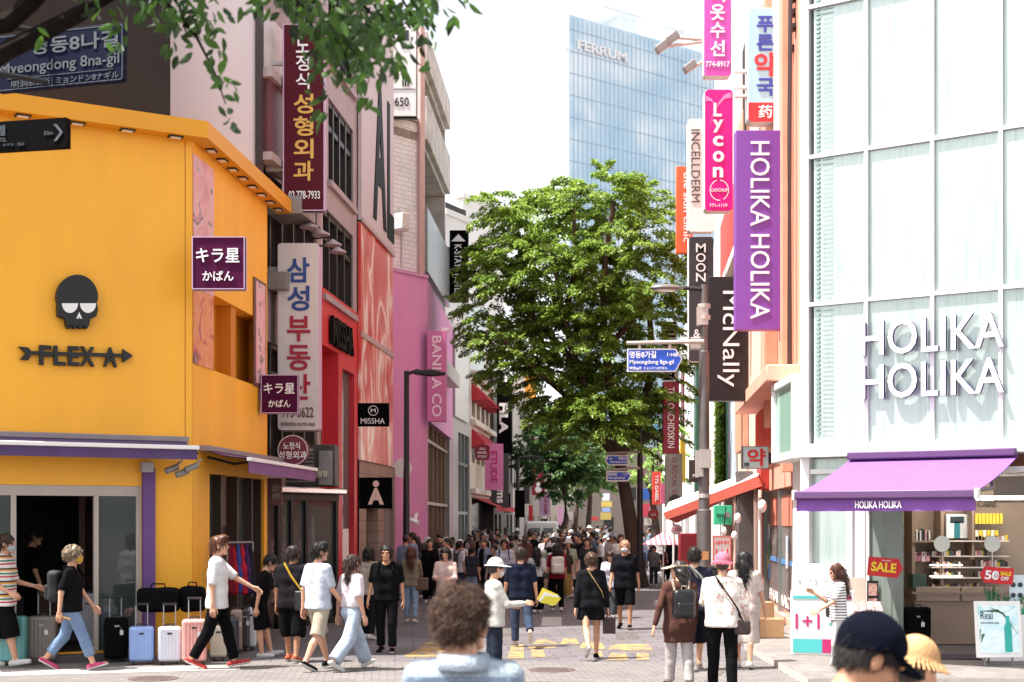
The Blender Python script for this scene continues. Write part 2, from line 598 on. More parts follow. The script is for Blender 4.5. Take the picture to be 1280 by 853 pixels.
# ------------------------------------------------------------------ organic shapes: a distance grid and its surface
class SDF:
    def __init__(s, lo, hi, h):
        s.h = h; s.lo = np.array(lo, float)
        s.n = np.maximum(4, np.ceil((np.array(hi) - s.lo) / h).astype(int) + 1)
        s.ax = [(s.lo[i] + h * np.arange(s.n[i])).astype(np.float32) for i in range(3)]
        s.v = np.full(s.n, 9., np.float32)

    def sl(s, lo, hi):
        i0 = np.clip(np.floor((lo - s.lo) / s.h).astype(int), 0, s.n); i1 = np.clip(np.ceil((hi - s.lo) / s.h).astype(int) + 1, 0, s.n)
        q = tuple(slice(a, b) for a, b in zip(i0, i1))
        return q, s.ax[0][q[0]][:, None, None], s.ax[1][q[1]][None, :, None], s.ax[2][q[2]][None, None, :]

    def put(s, q, d, k, sub=False):
        a = s.v[q]
        if a.size == 0:
            return
        if sub:
            s.v[q] = np.maximum(a, -d); return
        if k <= 0:
            s.v[q] = np.minimum(a, d); return
        t = np.clip(.5 + .5 * (d - a) / k, 0, 1)
        s.v[q] = d + (a - d) * t - k * t * (1 - t)

    def cap(s, a, b, ra, rb=None, k=.02, sub=False):
        rb = ra if rb is None else rb
        a, b = np.array(a, np.float32), np.array(b, np.float32)
        m = max(ra, rb) + k + 3 * s.h
        q, X, Y, Z = s.sl(np.minimum(a, b) - m, np.maximum(a, b) + m)
        ab = b - a; L = float(ab @ ab) + 1e-9
        t = np.clip(((X - a[0]) * ab[0] + (Y - a[1]) * ab[1] + (Z - a[2]) * ab[2]) / L, 0, 1)
        d = np.sqrt((X - a[0] - t * ab[0]) ** 2 + (Y - a[1] - t * ab[1]) ** 2 + (Z - a[2] - t * ab[2]) ** 2) - (ra + (rb - ra) * t)
        s.put(q, d, k, sub)

    def ell(s, c, r, k=.02, sub=False):
        c, r = np.array(c, np.float32), np.array(r, np.float32)
        m = r + k + 3 * s.h
        q, X, Y, Z = s.sl(c - m, c + m)
        k0 = np.sqrt(((X - c[0]) / r[0]) ** 2 + ((Y - c[1]) / r[1]) ** 2 + ((Z - c[2]) / r[2]) ** 2)
        k1 = np.sqrt(((X - c[0]) / r[0] ** 2) ** 2 + ((Y - c[1]) / r[1] ** 2) ** 2 + ((Z - c[2]) / r[2] ** 2) ** 2) + 1e-6
        s.put(q, k0 * (k0 - 1) / k1, k, sub)

    def rbox(s, c, r, rad, k=.02, sub=False):
        c, r = np.array(c, np.float32), np.array(r, np.float32)
        m = r + k + 3 * s.h
        q, X, Y, Z = s.sl(c - m, c + m)
        dx, dy, dz = np.abs(X - c[0]) - r[0] + rad, np.abs(Y - c[1]) - r[1] + rad, np.abs(Z - c[2]) - r[2] + rad
        d = np.sqrt(np.maximum(dx, 0) ** 2 + np.maximum(dy, 0) ** 2 + np.maximum(dz, 0) ** 2) + np.minimum(np.maximum(dx, np.maximum(dy, dz)), 0) - rad
        s.put(q, d, k, sub)

    def cut(s, n, c):
        """keep the side against n"""
        X, Y, Z = s.ax[0][:, None, None], s.ax[1][None, :, None], s.ax[2][None, None, :]
        s.v = np.maximum(s.v, (X - c[0]) * n[0] + (Y - c[1]) * n[1] + (Z - c[2]) * n[2]).astype(np.float32)

    def noise(s, amp, f, seed=0., fz=None):
        X, Y, Z = s.ax[0][:, None, None], s.ax[1][None, :, None], s.ax[2][None, None, :]
        fz = f if fz is None else fz
        w = np.sin(X * f + 1.3 * np.sin(Z * fz * .7 + seed) + seed) * np.sin(Y * f * 1.1 + 1.1 * np.sin(X * f * .6) + seed * 2) + \
            .6 * np.sin(Z * fz * 1.3 + X * f * .8 - Y * f * .5 + seed * 3)
        s.v = (s.v + amp * w).astype(np.float32)

    def mesh(s):
        v, h = s.v, s.h
        sg = v < 0
        n = s.n
        c = [(i, j, k) for i in (0, 1) for j in (0, 1) for k in (0, 1)]
        cnt = np.zeros(n - 1, np.int8)
        for i, j, k in c:
            cnt += sg[i:n[0] - 1 + i, j:n[1] - 1 + j, k:n[2] - 1 + k]
        act = (cnt > 0) & (cnt < 8)
        I = np.argwhere(act)
        if len(I) == 0:
            return np.zeros((0, 3)), np.zeros((0, 4), int)
        idx = np.full(n - 1, -1, np.int64); idx[act] = np.arange(len(I))
        acc = np.zeros((len(I), 3)); w = np.zeros(len(I))
        for a in range(3):
            for p in (0, 1):
                for q in (0, 1):
                    o0 = [0, 0, 0]; o0[(a + 1) % 3] = p; o0[(a + 2) % 3] = q
                    o1 = list(o0); o1[a] = 1
                    v0 = v[I[:, 0] + o0[0], I[:, 1] + o0[1], I[:, 2] + o0[2]]; v1 = v[I[:, 0] + o1[0], I[:, 1] + o1[1], I[:, 2] + o1[2]]
                    x = (v0 < 0) != (v1 < 0)
                    t = np.where(x, v0 / np.where(x, v0 - v1, 1), 0)
                    pt = np.array(o0, float)[None, :].repeat(len(I), 0); pt[:, a] = t
                    acc += pt * x[:, None]; w += x
        P = s.lo + h * (I + acc / w[:, None])
        quads = []
        for a in range(3):
            b, cc = (a + 1) % 3, (a + 2) % 3
            lo = [slice(0, n[i]) for i in range(3)]; hi = list(lo)
            lo[a] = slice(0, n[a] - 1); hi[a] = slice(1, n[a])
            A, B = sg[tuple(lo)], sg[tuple(hi)]
            E = np.argwhere(A != B)
            ok = (E[:, b] > 0) & (E[:, cc] > 0) & (E[:, b] < n[b] - 1) & (E[:, cc] < n[cc] - 1)
            E = E[ok]
            if len(E) == 0:
                continue
            st = A[E[:, 0], E[:, 1], E[:, 2]]
            def ix(db, dc):
                q = E.copy(); q[:, b] -= db; q[:, cc] -= dc
                return idx[q[:, 0], q[:, 1], q[:, 2]]
            Q = np.stack([ix(1, 1), ix(0, 1), ix(0, 0), ix(1, 0)], 1)
            Q[~st] = Q[~st][:, ::-1]
            quads.append(Q)
        Q = np.concatenate(quads)
        return P, Q[(Q >= 0).all(1)]

def mesh_np(name, chunks, mats, parent=None, world=False):
    """chunks: (verts, quads, material indices or one index)"""
    vs, fs, ms, o = [], [], [], 0
    for v, f, m in chunks:
        if len(f) == 0:
            continue
        vs.append(v); fs.append(f + o); o += len(v)
        ms.append(np.full(len(f), m, np.int32) if np.isscalar(m) else np.asarray(m, np.int32))
    v, f, m = np.concatenate(vs), np.concatenate(fs), np.concatenate(ms)
    if world and parent is not None:
        v = v - np.array(parent.location)
    k = f.shape[1]
    me = bpy.data.meshes.new(name)
    me.vertices.add(len(v)); me.vertices.foreach_set('co', v.astype(np.float32).ravel())
    me.loops.add(len(f) * k); me.loops.foreach_set('vertex_index', f.astype(np.int32).ravel())
    me.polygons.add(len(f)); me.polygons.foreach_set('loop_start', np.arange(0, len(f) * k, k, dtype=np.int32))
    me.polygons.foreach_set('material_index', m)
    me.polygons.foreach_set('use_smooth', np.ones(len(f), bool))
    me.update(calc_edges=True)
    for q in (mats if isinstance(mats, (list, tuple)) else [mats]):
        me.materials.append(q)
    ob = bpy.data.objects.new(name, me)
    COL.objects.link(ob)
    if parent is not None:
        ob.parent = parent
    return ob

def shell(name, sdf, m, parent, xf=None):
    v, f = sdf.mesh()
    if xf is not None:
        v = xf(v)
    return mesh_np(name, [(v, f, 0)], m, parent)

def strands(P, N, L, r, wave, turns, flow, seed, seg=7):
    """many thin wavy hair strands rooted at P with outward normals N; returns quads"""
    rg = np.random.default_rng(seed)
    n = len(P)
    t = np.linspace(0, 1, seg)
    d = N * flow[0] + np.array(flow[1]) * 1.0 + rg.normal(0, flow[2], (n, 3))
    d /= np.linalg.norm(d, axis=1)[:, None]
    a = np.cross(d, rg.normal(0, 1, (n, 3))); a /= np.linalg.norm(a, axis=1)[:, None]; b = np.cross(d, a)
    Ls = L * rg.uniform(.6, 1.3, n); ph = rg.uniform(0, 6.28, n); tn = turns * rg.uniform(.7, 1.4, n)
    c = P[:, None, :] + d[:, None, :] * (Ls[:, None] * t)[:, :, None]
    c[:, :, 2] -= (Ls[:, None] * .35) * t ** 2
    w = wave * np.minimum(1, t * 3)
    an = ph[:, None] + tn[:, None] * 6.28 * t
    c += a[:, None, :] * (np.cos(an) * w)[:, :, None] + b[:, None, :] * (np.sin(an) * w)[:, :, None]
    rr = r * (1 - .75 * t)
    V = np.stack([c + (a[:, None, :] * math.cos(q) + b[:, None, :] * math.sin(q)) * rr[None, :, None] for q in (0, 2.1, 4.2)], 2)
    V = V.reshape(-1, 3)
    F_ = []
    base = (np.arange(n) * seg * 3)[:, None]
    for i in range(seg - 1):
        for j in range(3):
            k = (j + 1) % 3
            F_.append(base + np.array((i * 3 + j, i * 3 + k, i * 3 + 3 + k, i * 3 + 3 + j))[None, :])
    return V, np.concatenate(F_)

def surf_samples(v, f, n, seed):
    rg = np.random.default_rng(seed)
    i = rg.integers(0, len(f), n)
    q = v[f[i]]
    nm = np.cross(q[:, 2] - q[:, 0], q[:, 3] - q[:, 1]); nm /= np.linalg.norm(nm, axis=1)[:, None] + 1e-9
    return q.mean(1) + rg.normal(0, .003, (n, 3)), nm

def hair_mat(hx):
    k = 'hair_' + hx.lstrip('#')
    if k in MATS:
        return MATS[k]
    m, nt, N_, L_, p = nodes_of(k)
    g = N_.new('ShaderNodeNewGeometry'); c = lin(hx)
    r = ramp(N_, [(0, tuple(x * .35 for x in c)), (.55, c), (1, tuple(min(1, x * 2.6) for x in c))])
    L_.new(g.outputs['Random Per Island'], r.inputs[0]); L_.new(r.outputs[0], p.inputs['Base Color'])
    p.inputs['Roughness'].default_value = .45; p.inputs['Specular IOR Level'].default_value = .35
    return m

# ------------------------------------------------------------------ people
SKIN = mat('skin', '#c9977c', .5, var=.1, scale=18, spec=.35)
SKIN2 = mat('skin_tan', '#b07f62', .5, var=.1, scale=18, spec=.35)
LIP = mat('lips', '#a5605a', .5, var=0)
EYE = mat('eyes', '#1c1412', .25, var=0)

def head_geo(h):
    s = SDF((-.11, -.14, -.19), (.11, .15, .15), h)
    s.ell((0, -.012, .03), (.076, .094, .088), .02)
    s.ell((0, .03, -.035), (.06, .063, .08), .03)
    s.cap((-.02, .07, -.098), (.02, .07, -.098), .02, .02, .03)
    s.cap((0, -.02, -.05), (0, -.035, -.2), .05, .054, .02)
    s.ell((-.032, .09, .022), (.026, .01, .008), .012)
    s.ell((.032, .09, .022), (.026, .01, .008), .012)
    s.cap((0, .088, .012), (0, .11, -.024), .007, .012, .008)
    for q in (-1, 1):
        s.ell((q * .03, .1, .002), (.017, .014, .011), .0, sub=True)
        s.ell((q * .03, .083, .002), (.013, .011, .01), .002)
        s.ell((q * .078, -.008, -.008), (.011, .02, .031), .006)
        s.cap((q * .045, .06, -.03), (q * .04, .072, -.04), .016, .016, .02)
    s.ell((0, .089, -.056), (.024, .011, .006), .006)
    s.ell((0, .088, -.067), (.021, .011, .007), .006)
    v, f = s.mesh()
    c = v[f].mean(1)
    m = np.zeros(len(f), np.int32)
    m[(np.abs(np.abs(c[:, 0]) - .03) < .011) & (np.abs(c[:, 2] - .002) < .0065) & (c[:, 1] > .08)] = 1
    m[(np.abs(c[:, 0]) < .024) & (np.abs(c[:, 2] + .0615) < .011) & (c[:, 1] > .086)] = 2
    return v, f, m

def hand_geo(curl, h):
    """right hand hanging down -z from the wrist, palm towards -x, thumb towards +y"""
    s = SDF((-.1, -.07, -.22), (.05, .1, .05), h)
    s.cap((0, 0, .03), (0, 0, -.01), .021, .022, .01)
    for y in (-.028, -.01, .01, .028):
        s.cap((0, y * .6, -.015), (0, y, -.088), .014, .0125, .008)
    for y, L in ((.031, .07), (.0105, .08), (-.0105, .074), (-.031, .056)):
        p = np.array((0, y, -.088)); a = curl * .5
        for i in range(3):
            q = p + np.array((-math.sin(a), y * .08, -math.cos(a))) * L * (.45, .31, .24)[i]
            s.cap(p, q, .0093 - .0009 * i, .0084 - .0009 * i, .002)
            p = q; a += curl
    p0 = (0, .02, -.025); p1 = (-.012, .048, -.062); p2 = (-.02 - .02 * curl, .058 - .012 * curl, -.09); p3 = (-.026 - .03 * curl, .057 - .02 * curl, -.112)
    s.cap(p0, p1, .014, .0115, .006); s.cap(p1, p2, .011, .0095, .002); s.cap(p2, p3, .0095, .0075, .002)
    return s.mesh()

_geo = {}
def geo(k, fn):
    if k not in _geo:
        _geo[k] = fn()
    return _geo[k]

def rotm(ax, a):
    return np.array(Matrix.Rotation(a, 3, ax))

HAIRS = {}
def hair_sdf(kind, h=.009, seed=1.):
    s = SDF((-.17, -.24, -.5), (.17, .17, .2), h)
    k = .015
    s.ell((0, -.018, .04), (.088, .105, .096), k)
    if kind in ('short', 'crop', 'tuft'):
        s.ell((0, -.05, -.005), (.078, .07, .075), k)
        s.cut((0, .35, -.94), (0, -.06, -.06))
        if kind == 'tuft':
            s.ell((0, .05, .11), (.07, .055, .035), .03)
    elif kind == 'under':
        s.ell((0, -.04, -.0), (.08, .075, .08), k)
        s.cut((0, .5, -.86), (0, -.055, -.055))
    elif kind == 'perm':
        s.ell((0, -.02, .045), (.11, .125, .11), k)
        s.cut((0, .3, -.95), (0, -.05, -.07))
    elif kind == 'bob':
        s.ell((0, -.04, -.03), (.098, .088, .11), k)
        s.cut((0, 0, -1), (0, 0, -.13))
    elif kind == 'long':
        s.ell((0, -.04, -.03), (.095, .085, .1), k)
        s.cap((-.03, -.085, -.06), (-.035, -.1, -.36), .06, .04, .03)
        s.cap((.03, -.085, -.06), (.035, -.1, -.38), .06, .04, .03)
    elif kind == 'wavy':
        s.ell((0, -.05, -.03), (.105, .095, .11), k)
        s.cap((-.04, -.085, -.06), (-.05, -.09, -.2), .068, .06, .03)
        s.cap((.04, -.085, -.06), (.05, -.09, -.2), .068, .06, .03)
    elif kind == 'pony':
        s.ell((0, -.05, .0), (.085, .075, .085), k)
        s.cut((0, .4, -.9), (0, -.06, -.07))
        s.ell((0, -.125, .045), (.03, .035, .03), .01)
        s.cap((0, -.135, .03), (.015, -.15, -.2), .035, .03, .02)
        s.cap((.015, -.15, -.2), (.01, -.13, -.28), .03, .012, .02)
    elif kind == 'bun':
        s.ell((0, -.05, .0), (.085, .075, .085), k)
        s.cut((0, .4, -.9), (0, -.06, -.07))
        s.ell((0, -.115, .05), (.05, .045, .045), .01)
    s.ell((0, .125, -.045), (.078, .085, .098), 0, sub=True)
    if kind in ('short', 'crop', 'pony', 'bun', 'tuft', 'perm', 'under'):
        for q in (-1, 1):
            s.ell((q * .085, .01, -.03), (.02, .035, .04), 0, sub=True)
    s.noise(.005 if kind != 'perm' else .009, 55 if kind != 'perm' else 80, seed, 30 if kind in ('long', 'pony') else None)
    return s

def person(label, x, yf, yh, yaw=0, d=None, hh=None, pose=None, top=('tee', '#222222'), bot=('pants', '#222222'), shoes='#dddddd',
           hair=('short', '#1a1512'), hat=None, mask=None, res=.017, skin=None, group=None, build=1.0, sole='#e8e4e0', name='person', bare=None,
           place=None, lift=0., aim=None):
    """a figure whose feet stand at photo row yf in column x, head top at row yh; yaw 0 looks away from the camera"""
    P = dict(lt=0, rt=0, lk=0, rk=0, la=0, ra=0, lo=7, ro=7, le=12, re=12, li=0, ri=0, lean=0, hy=0, hp=0, bend=0, grip=.35, twist=0)
    P.update(pose or {})
    if d is None:
        d = F * H / (yf - HY)
    h = hh or (yf - yh) * d / F
    hatk = 1.0
    h *= .985
    sk = skin or SKIN
    loc = place if place is not None else G(x, d, 0)
    t = thing(name, label, 'person', (loc[0], loc[1], (loc[2] if len(loc) > 2 else 0) + lift), group, R(yaw))
    b = build
    A = lambda *q: np.array(q, float) * h
    # legs
    J = {}
    hip0 = A(0, 0, .515)
    zmin = 9
    for s_, c in ((-1, 'l'), (1, 'r')):
        th, kn = R(P[c + 't']), R(P[c + 'k'])
        hp = hip0 + A(s_ * .052 * b, 0, 0)
        k_ = hp + A(s_ * .006, .245 * math.sin(th), -.245 * math.cos(th))
        an = k_ + A(0, .232 * math.sin(th - kn), -.232 * math.cos(th - kn))
        fa = (th - kn) * .8                       # foot pitch
        fa = max(-.9, min(.5, fa))
        fd = np.array((s_ * .12, math.cos(fa), math.sin(fa)))
        toe = an + fd * h * .105 + A(0, 0, -.022 * math.cos(fa))
        heel = an - fd * h * .03 + A(0, 0, -.022)
        J[c] = (hp, k_, an, heel, toe)
        zmin = min(zmin, toe[2] - .014 * h, heel[2] - .016 * h)
    dz = np.array((0, 0, -zmin))
    for c in 'lr':
        J[c] = tuple(q + dz for q in J[c])
    pel = hip0 + dz
    RL = rotm('X', -R(P['lean'])) @ rotm('Z', R(P['twist']))
    def up(px_, py_, pz):                         # a point of the trunk, leaned about the pelvis
        return pel + RL @ (np.array((px_, py_, pz - .515)) * h)
    RH = RL @ rotm('X', -R(P['bend']))
    neckp = up(0, -.006, .845)
    for s_, c in ((-1, 'l'), (1, 'r')):
        a, o, e, i_ = R(P[c + 'a']), R(P[c + 'o']), R(P[c + 'e']), R(P[c + 'i'])
        sh = up(s_ * .105 * b, -.005, .808)
        da = np.array((s_ * math.sin(o), math.sin(a) * math.cos(o), -math.cos(a) * math.cos(o)))
        el = sh + RL @ da * h * .172
        a2 = a + e
        df = np.array((s_ * math.sin(o - i_) * .8, math.sin(a2) * math.cos(o), -math.cos(a2) * math.cos(o)))
        df /= np.linalg.norm(df)
        wr = el + RL @ df * h * .148
        J[c + 'a'] = (sh, el, wr, RL @ df)
    # ---- body
    pts = np.array([q for c in 'lr' for q in J[c]] + [q for c in ('la', 'ra') for q in J[c][:3]] + [neckp, up(0, 0, .95), pel])
    m_ = .16 * h / 1.7
    lo, hi = pts.min(0) - m_, pts.max(0) + m_
    lo[2] = -.03
    def torso(s, g, k=.04, low=.0):
        B = b
        s.cap(up(-.042 * B, -.008, .515), up(.042 * B, -.008, .515), (.058 + g) * h * (B * .5 + .5), None, k)
        s.cap(up(-.036 * B, .0, .6), up(.036 * B, .0, .6), (.05 + g) * h * (B * .7 + .3), None, k)
        s.cap(up(-.05 * B, .004, .72), up(.05 * B, .004, .72), (.054 + g) * h * (B * .5 + .5), None, k)
        s.cap(up(-.082 * B, -.006, .797), up(.082 * B, -.006, .797), (.036 + g) * h, None, k)
        s.cap(up(-.03, -.008, .815), up(.03, -.008, .815), (.032 + g * .6) * h, None, k)
    def leg(s, c, r0, r1, r2, f=1., k=.03, calf=True):
        hp, kn, an = J[c][:3]
        if f <= .5:
            s.cap(hp, hp + (kn - hp) * (f / .5), r0 * h, (r0 + (r1 - r0) * f / .5) * h, k)
            return
        s.cap(hp, kn, r0 * h, r1 * h, k)
        e = kn + (an - kn) * ((f - .5) / .5)
        s.cap(kn, e, r1 * h, (r1 + (r2 - r1) * (f - .5) / .5) * h, k)
    def arm(s, c, r0, r1, r2, f=1., k=.02):
        sh, el, wr = J[c + 'a'][:3]
        if f <= .5:
            s.cap(sh, sh + (el - sh) * f * 2, r0 * h, (r0 + (r1 - r0) * f * 2) * h, k)
            return
        s.cap(sh, el, r0 * h, r1 * h, k)
        s.cap(el, el + (wr - el) * (f - .5) * 2, r1 * h, (r1 + (r2 - r1) * (f - .5) * 2) * h, k)
    s = SDF(lo, hi, res)
    torso(s, 0)
    s.cap(up(0, -.012, .82), up(0, -.004, .872), .031 * h, .03 * h, .03)
    for c in 'lr':
        leg(s, c, .046 * b, .029, .019, 1., .012)
        hp, kn, an, heel, toe = J[c]
        cf = kn + (an - kn) * .3; back = np.array((0, -.012 * h, 0))
        s.cap(kn + back * .3, cf + back, .025 * h, .03 * h, .012); s.cap(cf + back, an, .029 * h, .017 * h, .012)
        s.cap(heel, toe, .019 * h, .013 * h, .02); s.cap(heel, an, .017 * h, .019 * h, .02)
        arm(s, c, .027, .022, .0155)
    v, f = s.mesh()
    ch = [(v, f, 0)]
    sc = h / 1.7
    HM = RH @ rotm('Z', R(P['hy'])) @ rotm('X', R(P['hp']))
    hc = up(0, .004, .87) + RH @ np.array((0, .012, .065)) * h
    hv, hf, hm = geo(('head', res < .012), lambda: head_geo(.007 if res >= .012 else .0042))
    ch.append(((hv * sc) @ HM.T + hc, hf, hm))
    for s_, c in ((-1, 'l'), (1, 'r')):
        cu = P.get('grip_' + c, P['grip'])
        gv, gf = geo(('hand', cu, res < .012), lambda: hand_geo(cu, .0055 if res >= .012 else .0035))
        sh, el, wr, df = J[c + 'a']
        z = -df; fw = np.array((0, 1., 0)); fw = RL @ fw
        if abs(fw @ z) > .8:
            fw = RL @ np.array((-s_ * .5, 0, .85))
        y = fw - z * (fw @ z); y /= np.linalg.norm(y)
        x_ = np.cross(y, z)
        gv2 = gv.copy()
        gf2 = gf
        if s_ < 0:
            gv2[:, 0] *= -1; gf2 = gf[:, ::-1]
        ch.append(((gv2 * sc) @ np.stack([x_, y, z]) + wr, gf2, 0))
    mesh_np('body', ch, [sk, EYE, LIP], t)
    def cm(col):
        return col if not isinstance(col, str) else cloth(col)
    # ---- hair
    hx = lambda q: (q * sc) @ HM.T + hc
    if hair:
        hv, hf = geo(('hair', hair[0]), lambda: hair_sdf(hair[0]).mesh())
        hch = [(hx(hv), hf, 0)]
        if res < .025 and len(hf) and (not hat or hair[0] == 'under'):
            ln = {'long': .09, 'pony': .07, 'wavy': .06, 'bob': .06, 'perm': .035, 'tuft': .045}.get(hair[0], .04)
            def mk():
                if hair[0] == 'under':
                    P_, N_ = surf_samples(hv, hf, 3500, 5); q_ = P_[:, 2] < .06
                    return strands(P_[q_], N_[q_], .016, .0011, .001, .5, (.35, (0, -.1, -.8), .25), 6, 5)
                P_, N_ = surf_samples(hv, hf, 520, 5)
                return strands(P_, N_, ln, .0042, .004 if hair[0] not in ('perm', 'wavy') else .009, 1.2, (.38, (0, -.12, -.75), .22), 6, 5)
            sv, sf = geo(('strand', hair[0]), mk)
            hch.append((hx(sv), sf, 0))
        mesh_np('hair', hch, hair_mat(hair[1]), t)
    # ---- bottom
    kind, col = bot[:2]
    s = SDF(lo, hi, res)
    s.cap(up(-.042 * b, -.008, .515), up(.042 * b, -.008, .515), .066 * h * (b * .5 + .5), None, .04)
    s.cap(up(-.04 * b, -.002, .575), up(.04 * b, -.002, .575), .056 * h * (b * .5 + .5), None, .04)
    if kind == 'skirt':
        L = bot[2] if len(bot) > 2 else .2
        z0 = pel[2] - L * h
        s.cap(pel + A(-.045 * b, -.005, 0), pel + A(-.055 * b, 0, -L - .03), .066 * h, .085 * h, .05)
        s.cap(pel + A(.045 * b, -.005, 0), pel + A(.055 * b, 0, -L - .03), .066 * h, .085 * h, .05)
        s.noise(.004, 28, 2., 3)
        s.cut((0, 0, -1), (0, 0, z0))
    else:
        spec = {'pants': (.056, .045, .038, .96), 'jeans': (.055, .044, .037, .95), 'slim': (.053, .04, .032, .95), 'wide': (.06, .06, .062, .97),
                'shorts': (.06, .058, .05, .5), 'long_shorts': (.066, .066, .06, .62), 'short_shorts': (.06, .066, .05, .3), 'crop': (.054, .044, .042, .86)}[kind]
        for c in 'lr':
            s2 = SDF(lo, hi, res)
            leg(s2, c, spec[0] * b, spec[1], spec[2], spec[3] + .05, .02)
            s2.noise(.0035, 22, 3.7, 14)
            lf = SDF(lo, hi, res)
            leg(lf, c, .046 * b, .029, .019, 1., .012)
            hp, kn, an = J[c][:3]
            cf = kn + (an - kn) * .3; back = np.array((0, -.012 * h, 0))
            lf.cap(kn + back * .3, cf + back, .025 * h, .03 * h, .012); lf.cap(cf + back, an, .029 * h, .017 * h, .012)
            s2.put(slice(None), lf.v - .009, .01)
            hp, kn, an = J[c][:3]
            f_ = spec[3]
            q = hp + (kn - hp) * f_ * 2 if f_ <= .5 else kn + (an - kn) * (f_ - .5) * 2
            dn = (kn - hp) if f_ <= .5 else (an - kn)
            s2.cut(dn / np.linalg.norm(dn), q)
            s.put(slice(None), s2.v, .02)
        s.cut((0, 0, 1), up(0, 0, .6))
    botv = s.v
    shell(bare or {'skirt': 'skirt', 'jeans': 'jeans'}.get(kind, 'shorts' if 'shorts' in kind else 'trousers'), s, cm(col), t)
    # ---- top
    kind, col = top[:2]
    s = SDF(lo, hi, res)
    g = .011
    slv = {'tee': .46, 'polo': .46, 'long': .97, 'sleeveless': .1, 'shirt': .95, 'loose': .5, 'cardigan': .97}.get(kind, .46)
    s.cap(up(-.04 * b, -.002, .6), up(.04 * b, -.002, .6), .066 * h * (b * .6 + .4), None, .05)
    torso(s, g + (.008 if kind in ('loose', 'cardigan') else 0))
    wide = .006 if kind in ('tee', 'loose') else 0
    hemz = {'cardigan': .37, 'loose': .46, 'crop': .585, 'shirt': .475, 'tucked': .56}.get(top[2] if len(top) > 2 else kind, .485)
    if hemz < .5:
        s.cap(up(-.045 * b, -.006, .47), up(.045 * b, -.006, .47), (.077 + (.008 if kind == 'cardigan' else 0)) * h * (b * .5 + .5), None, .05)
        if kind == 'cardigan':
            s.cap(up(-.05 * b, -.01, .36), up(.05 * b, -.01, .36), .075 * h, None, .05)
    for c in 'lr':
        s2 = SDF(lo, hi, res)
        arm(s2, c, .031 + wide, .029 + wide * 1.4, .023, slv)
        if .2 < slv < .6:
            sh, el = J[c + 'a'][:2]
            dn = (el - sh) / np.linalg.norm(el - sh)
            s2.cut(dn, sh + (el - sh) * slv * 2 * .97)
        s.put(slice(None), s2.v, .02)
    for q_ in (-1, 1):
        s.cap(up(q_ * .044 * b, -.004, .52), up(q_ * .054 * b, .002, .735), (.058 + g) * h * (b * .5 + .5), None, .03)
    s.noise(.0024, 19, len(label) * .7, 8)
    X, Y, Z = s.ax[0][:, None, None], s.ax[1][None, :, None], s.ax[2][None, None, :]
    s.put(slice(None), np.maximum(botv - .01, np.maximum(np.sqrt((X - pel[0]) ** 2 + (Y - pel[1]) ** 2) - .18 * h * max(1, b), pel[2] - .16 * h - Z + 0 * X)).astype(np.float32), .01)
    zz = RL @ np.array((0, 0, 1.))
    q = up(0, 0, hemz)
    qq = np.array((0, 0, 1.))
    cz = q[2] if True else 0
    X, Y, Z = s.ax[0][:, None, None], s.ax[1][None, :, None], s.ax[2][None, None, :]
    low = ((X - q[0]) * -zz[0] + (Y - q[1]) * -zz[1] + (Z - q[2]) * -zz[2])
    rad = np.sqrt((X - pel[0]) ** 2 + (Y - pel[1]) ** 2)
    s.v = np.where(rad < .19 * h * max(1, b), np.maximum(s.v, low), s.v).astype(np.float32)
    nk = up(0, .006, .853)
    s.cap(nk, nk + RL @ np.array((0, .02, .08)) * h, .038 * h, .05 * h, 0, sub=True)
    shell('top', s, cm(col), t)
    # ---- shoes
    for s_, c in ((-1, 'l'), (1, 'r')):
        hp, kn, an, heel, toe = J[c]
        q = np.stack([heel, toe, an])
        s = SDF(q.min(0) - .09, q.max(0) + .09, max(.008, res * .6))
        s.cap(heel, toe, .024 * h, .019 * h, .02); s.cap(heel + A(0, 0, .005), an + A(0, .005, .0), .023 * h, .021 * h, .02)
        s.cap(heel + (toe - heel) * .6, toe, .024 * h, .019 * h, .01)
        s.cut((0, 0, 1), an + A(0, 0, .012))
        fdir = (toe - heel) / np.linalg.norm(toe - heel); nrm = np.cross(fdir, (1, 0, 0)); nrm = nrm / np.linalg.norm(nrm)
        if nrm[2] < 0: nrm = -nrm
        base = heel - nrm * .018 * h
        s.cut(-nrm, base)
        v, f = s.mesh()
        cz = (v[f].mean(1) - base) @ nrm
        mesh_np('shoe', [(v, f, (cz < .014 * h).astype(np.int32))], [cm(shoes), cloth(sole)], t)
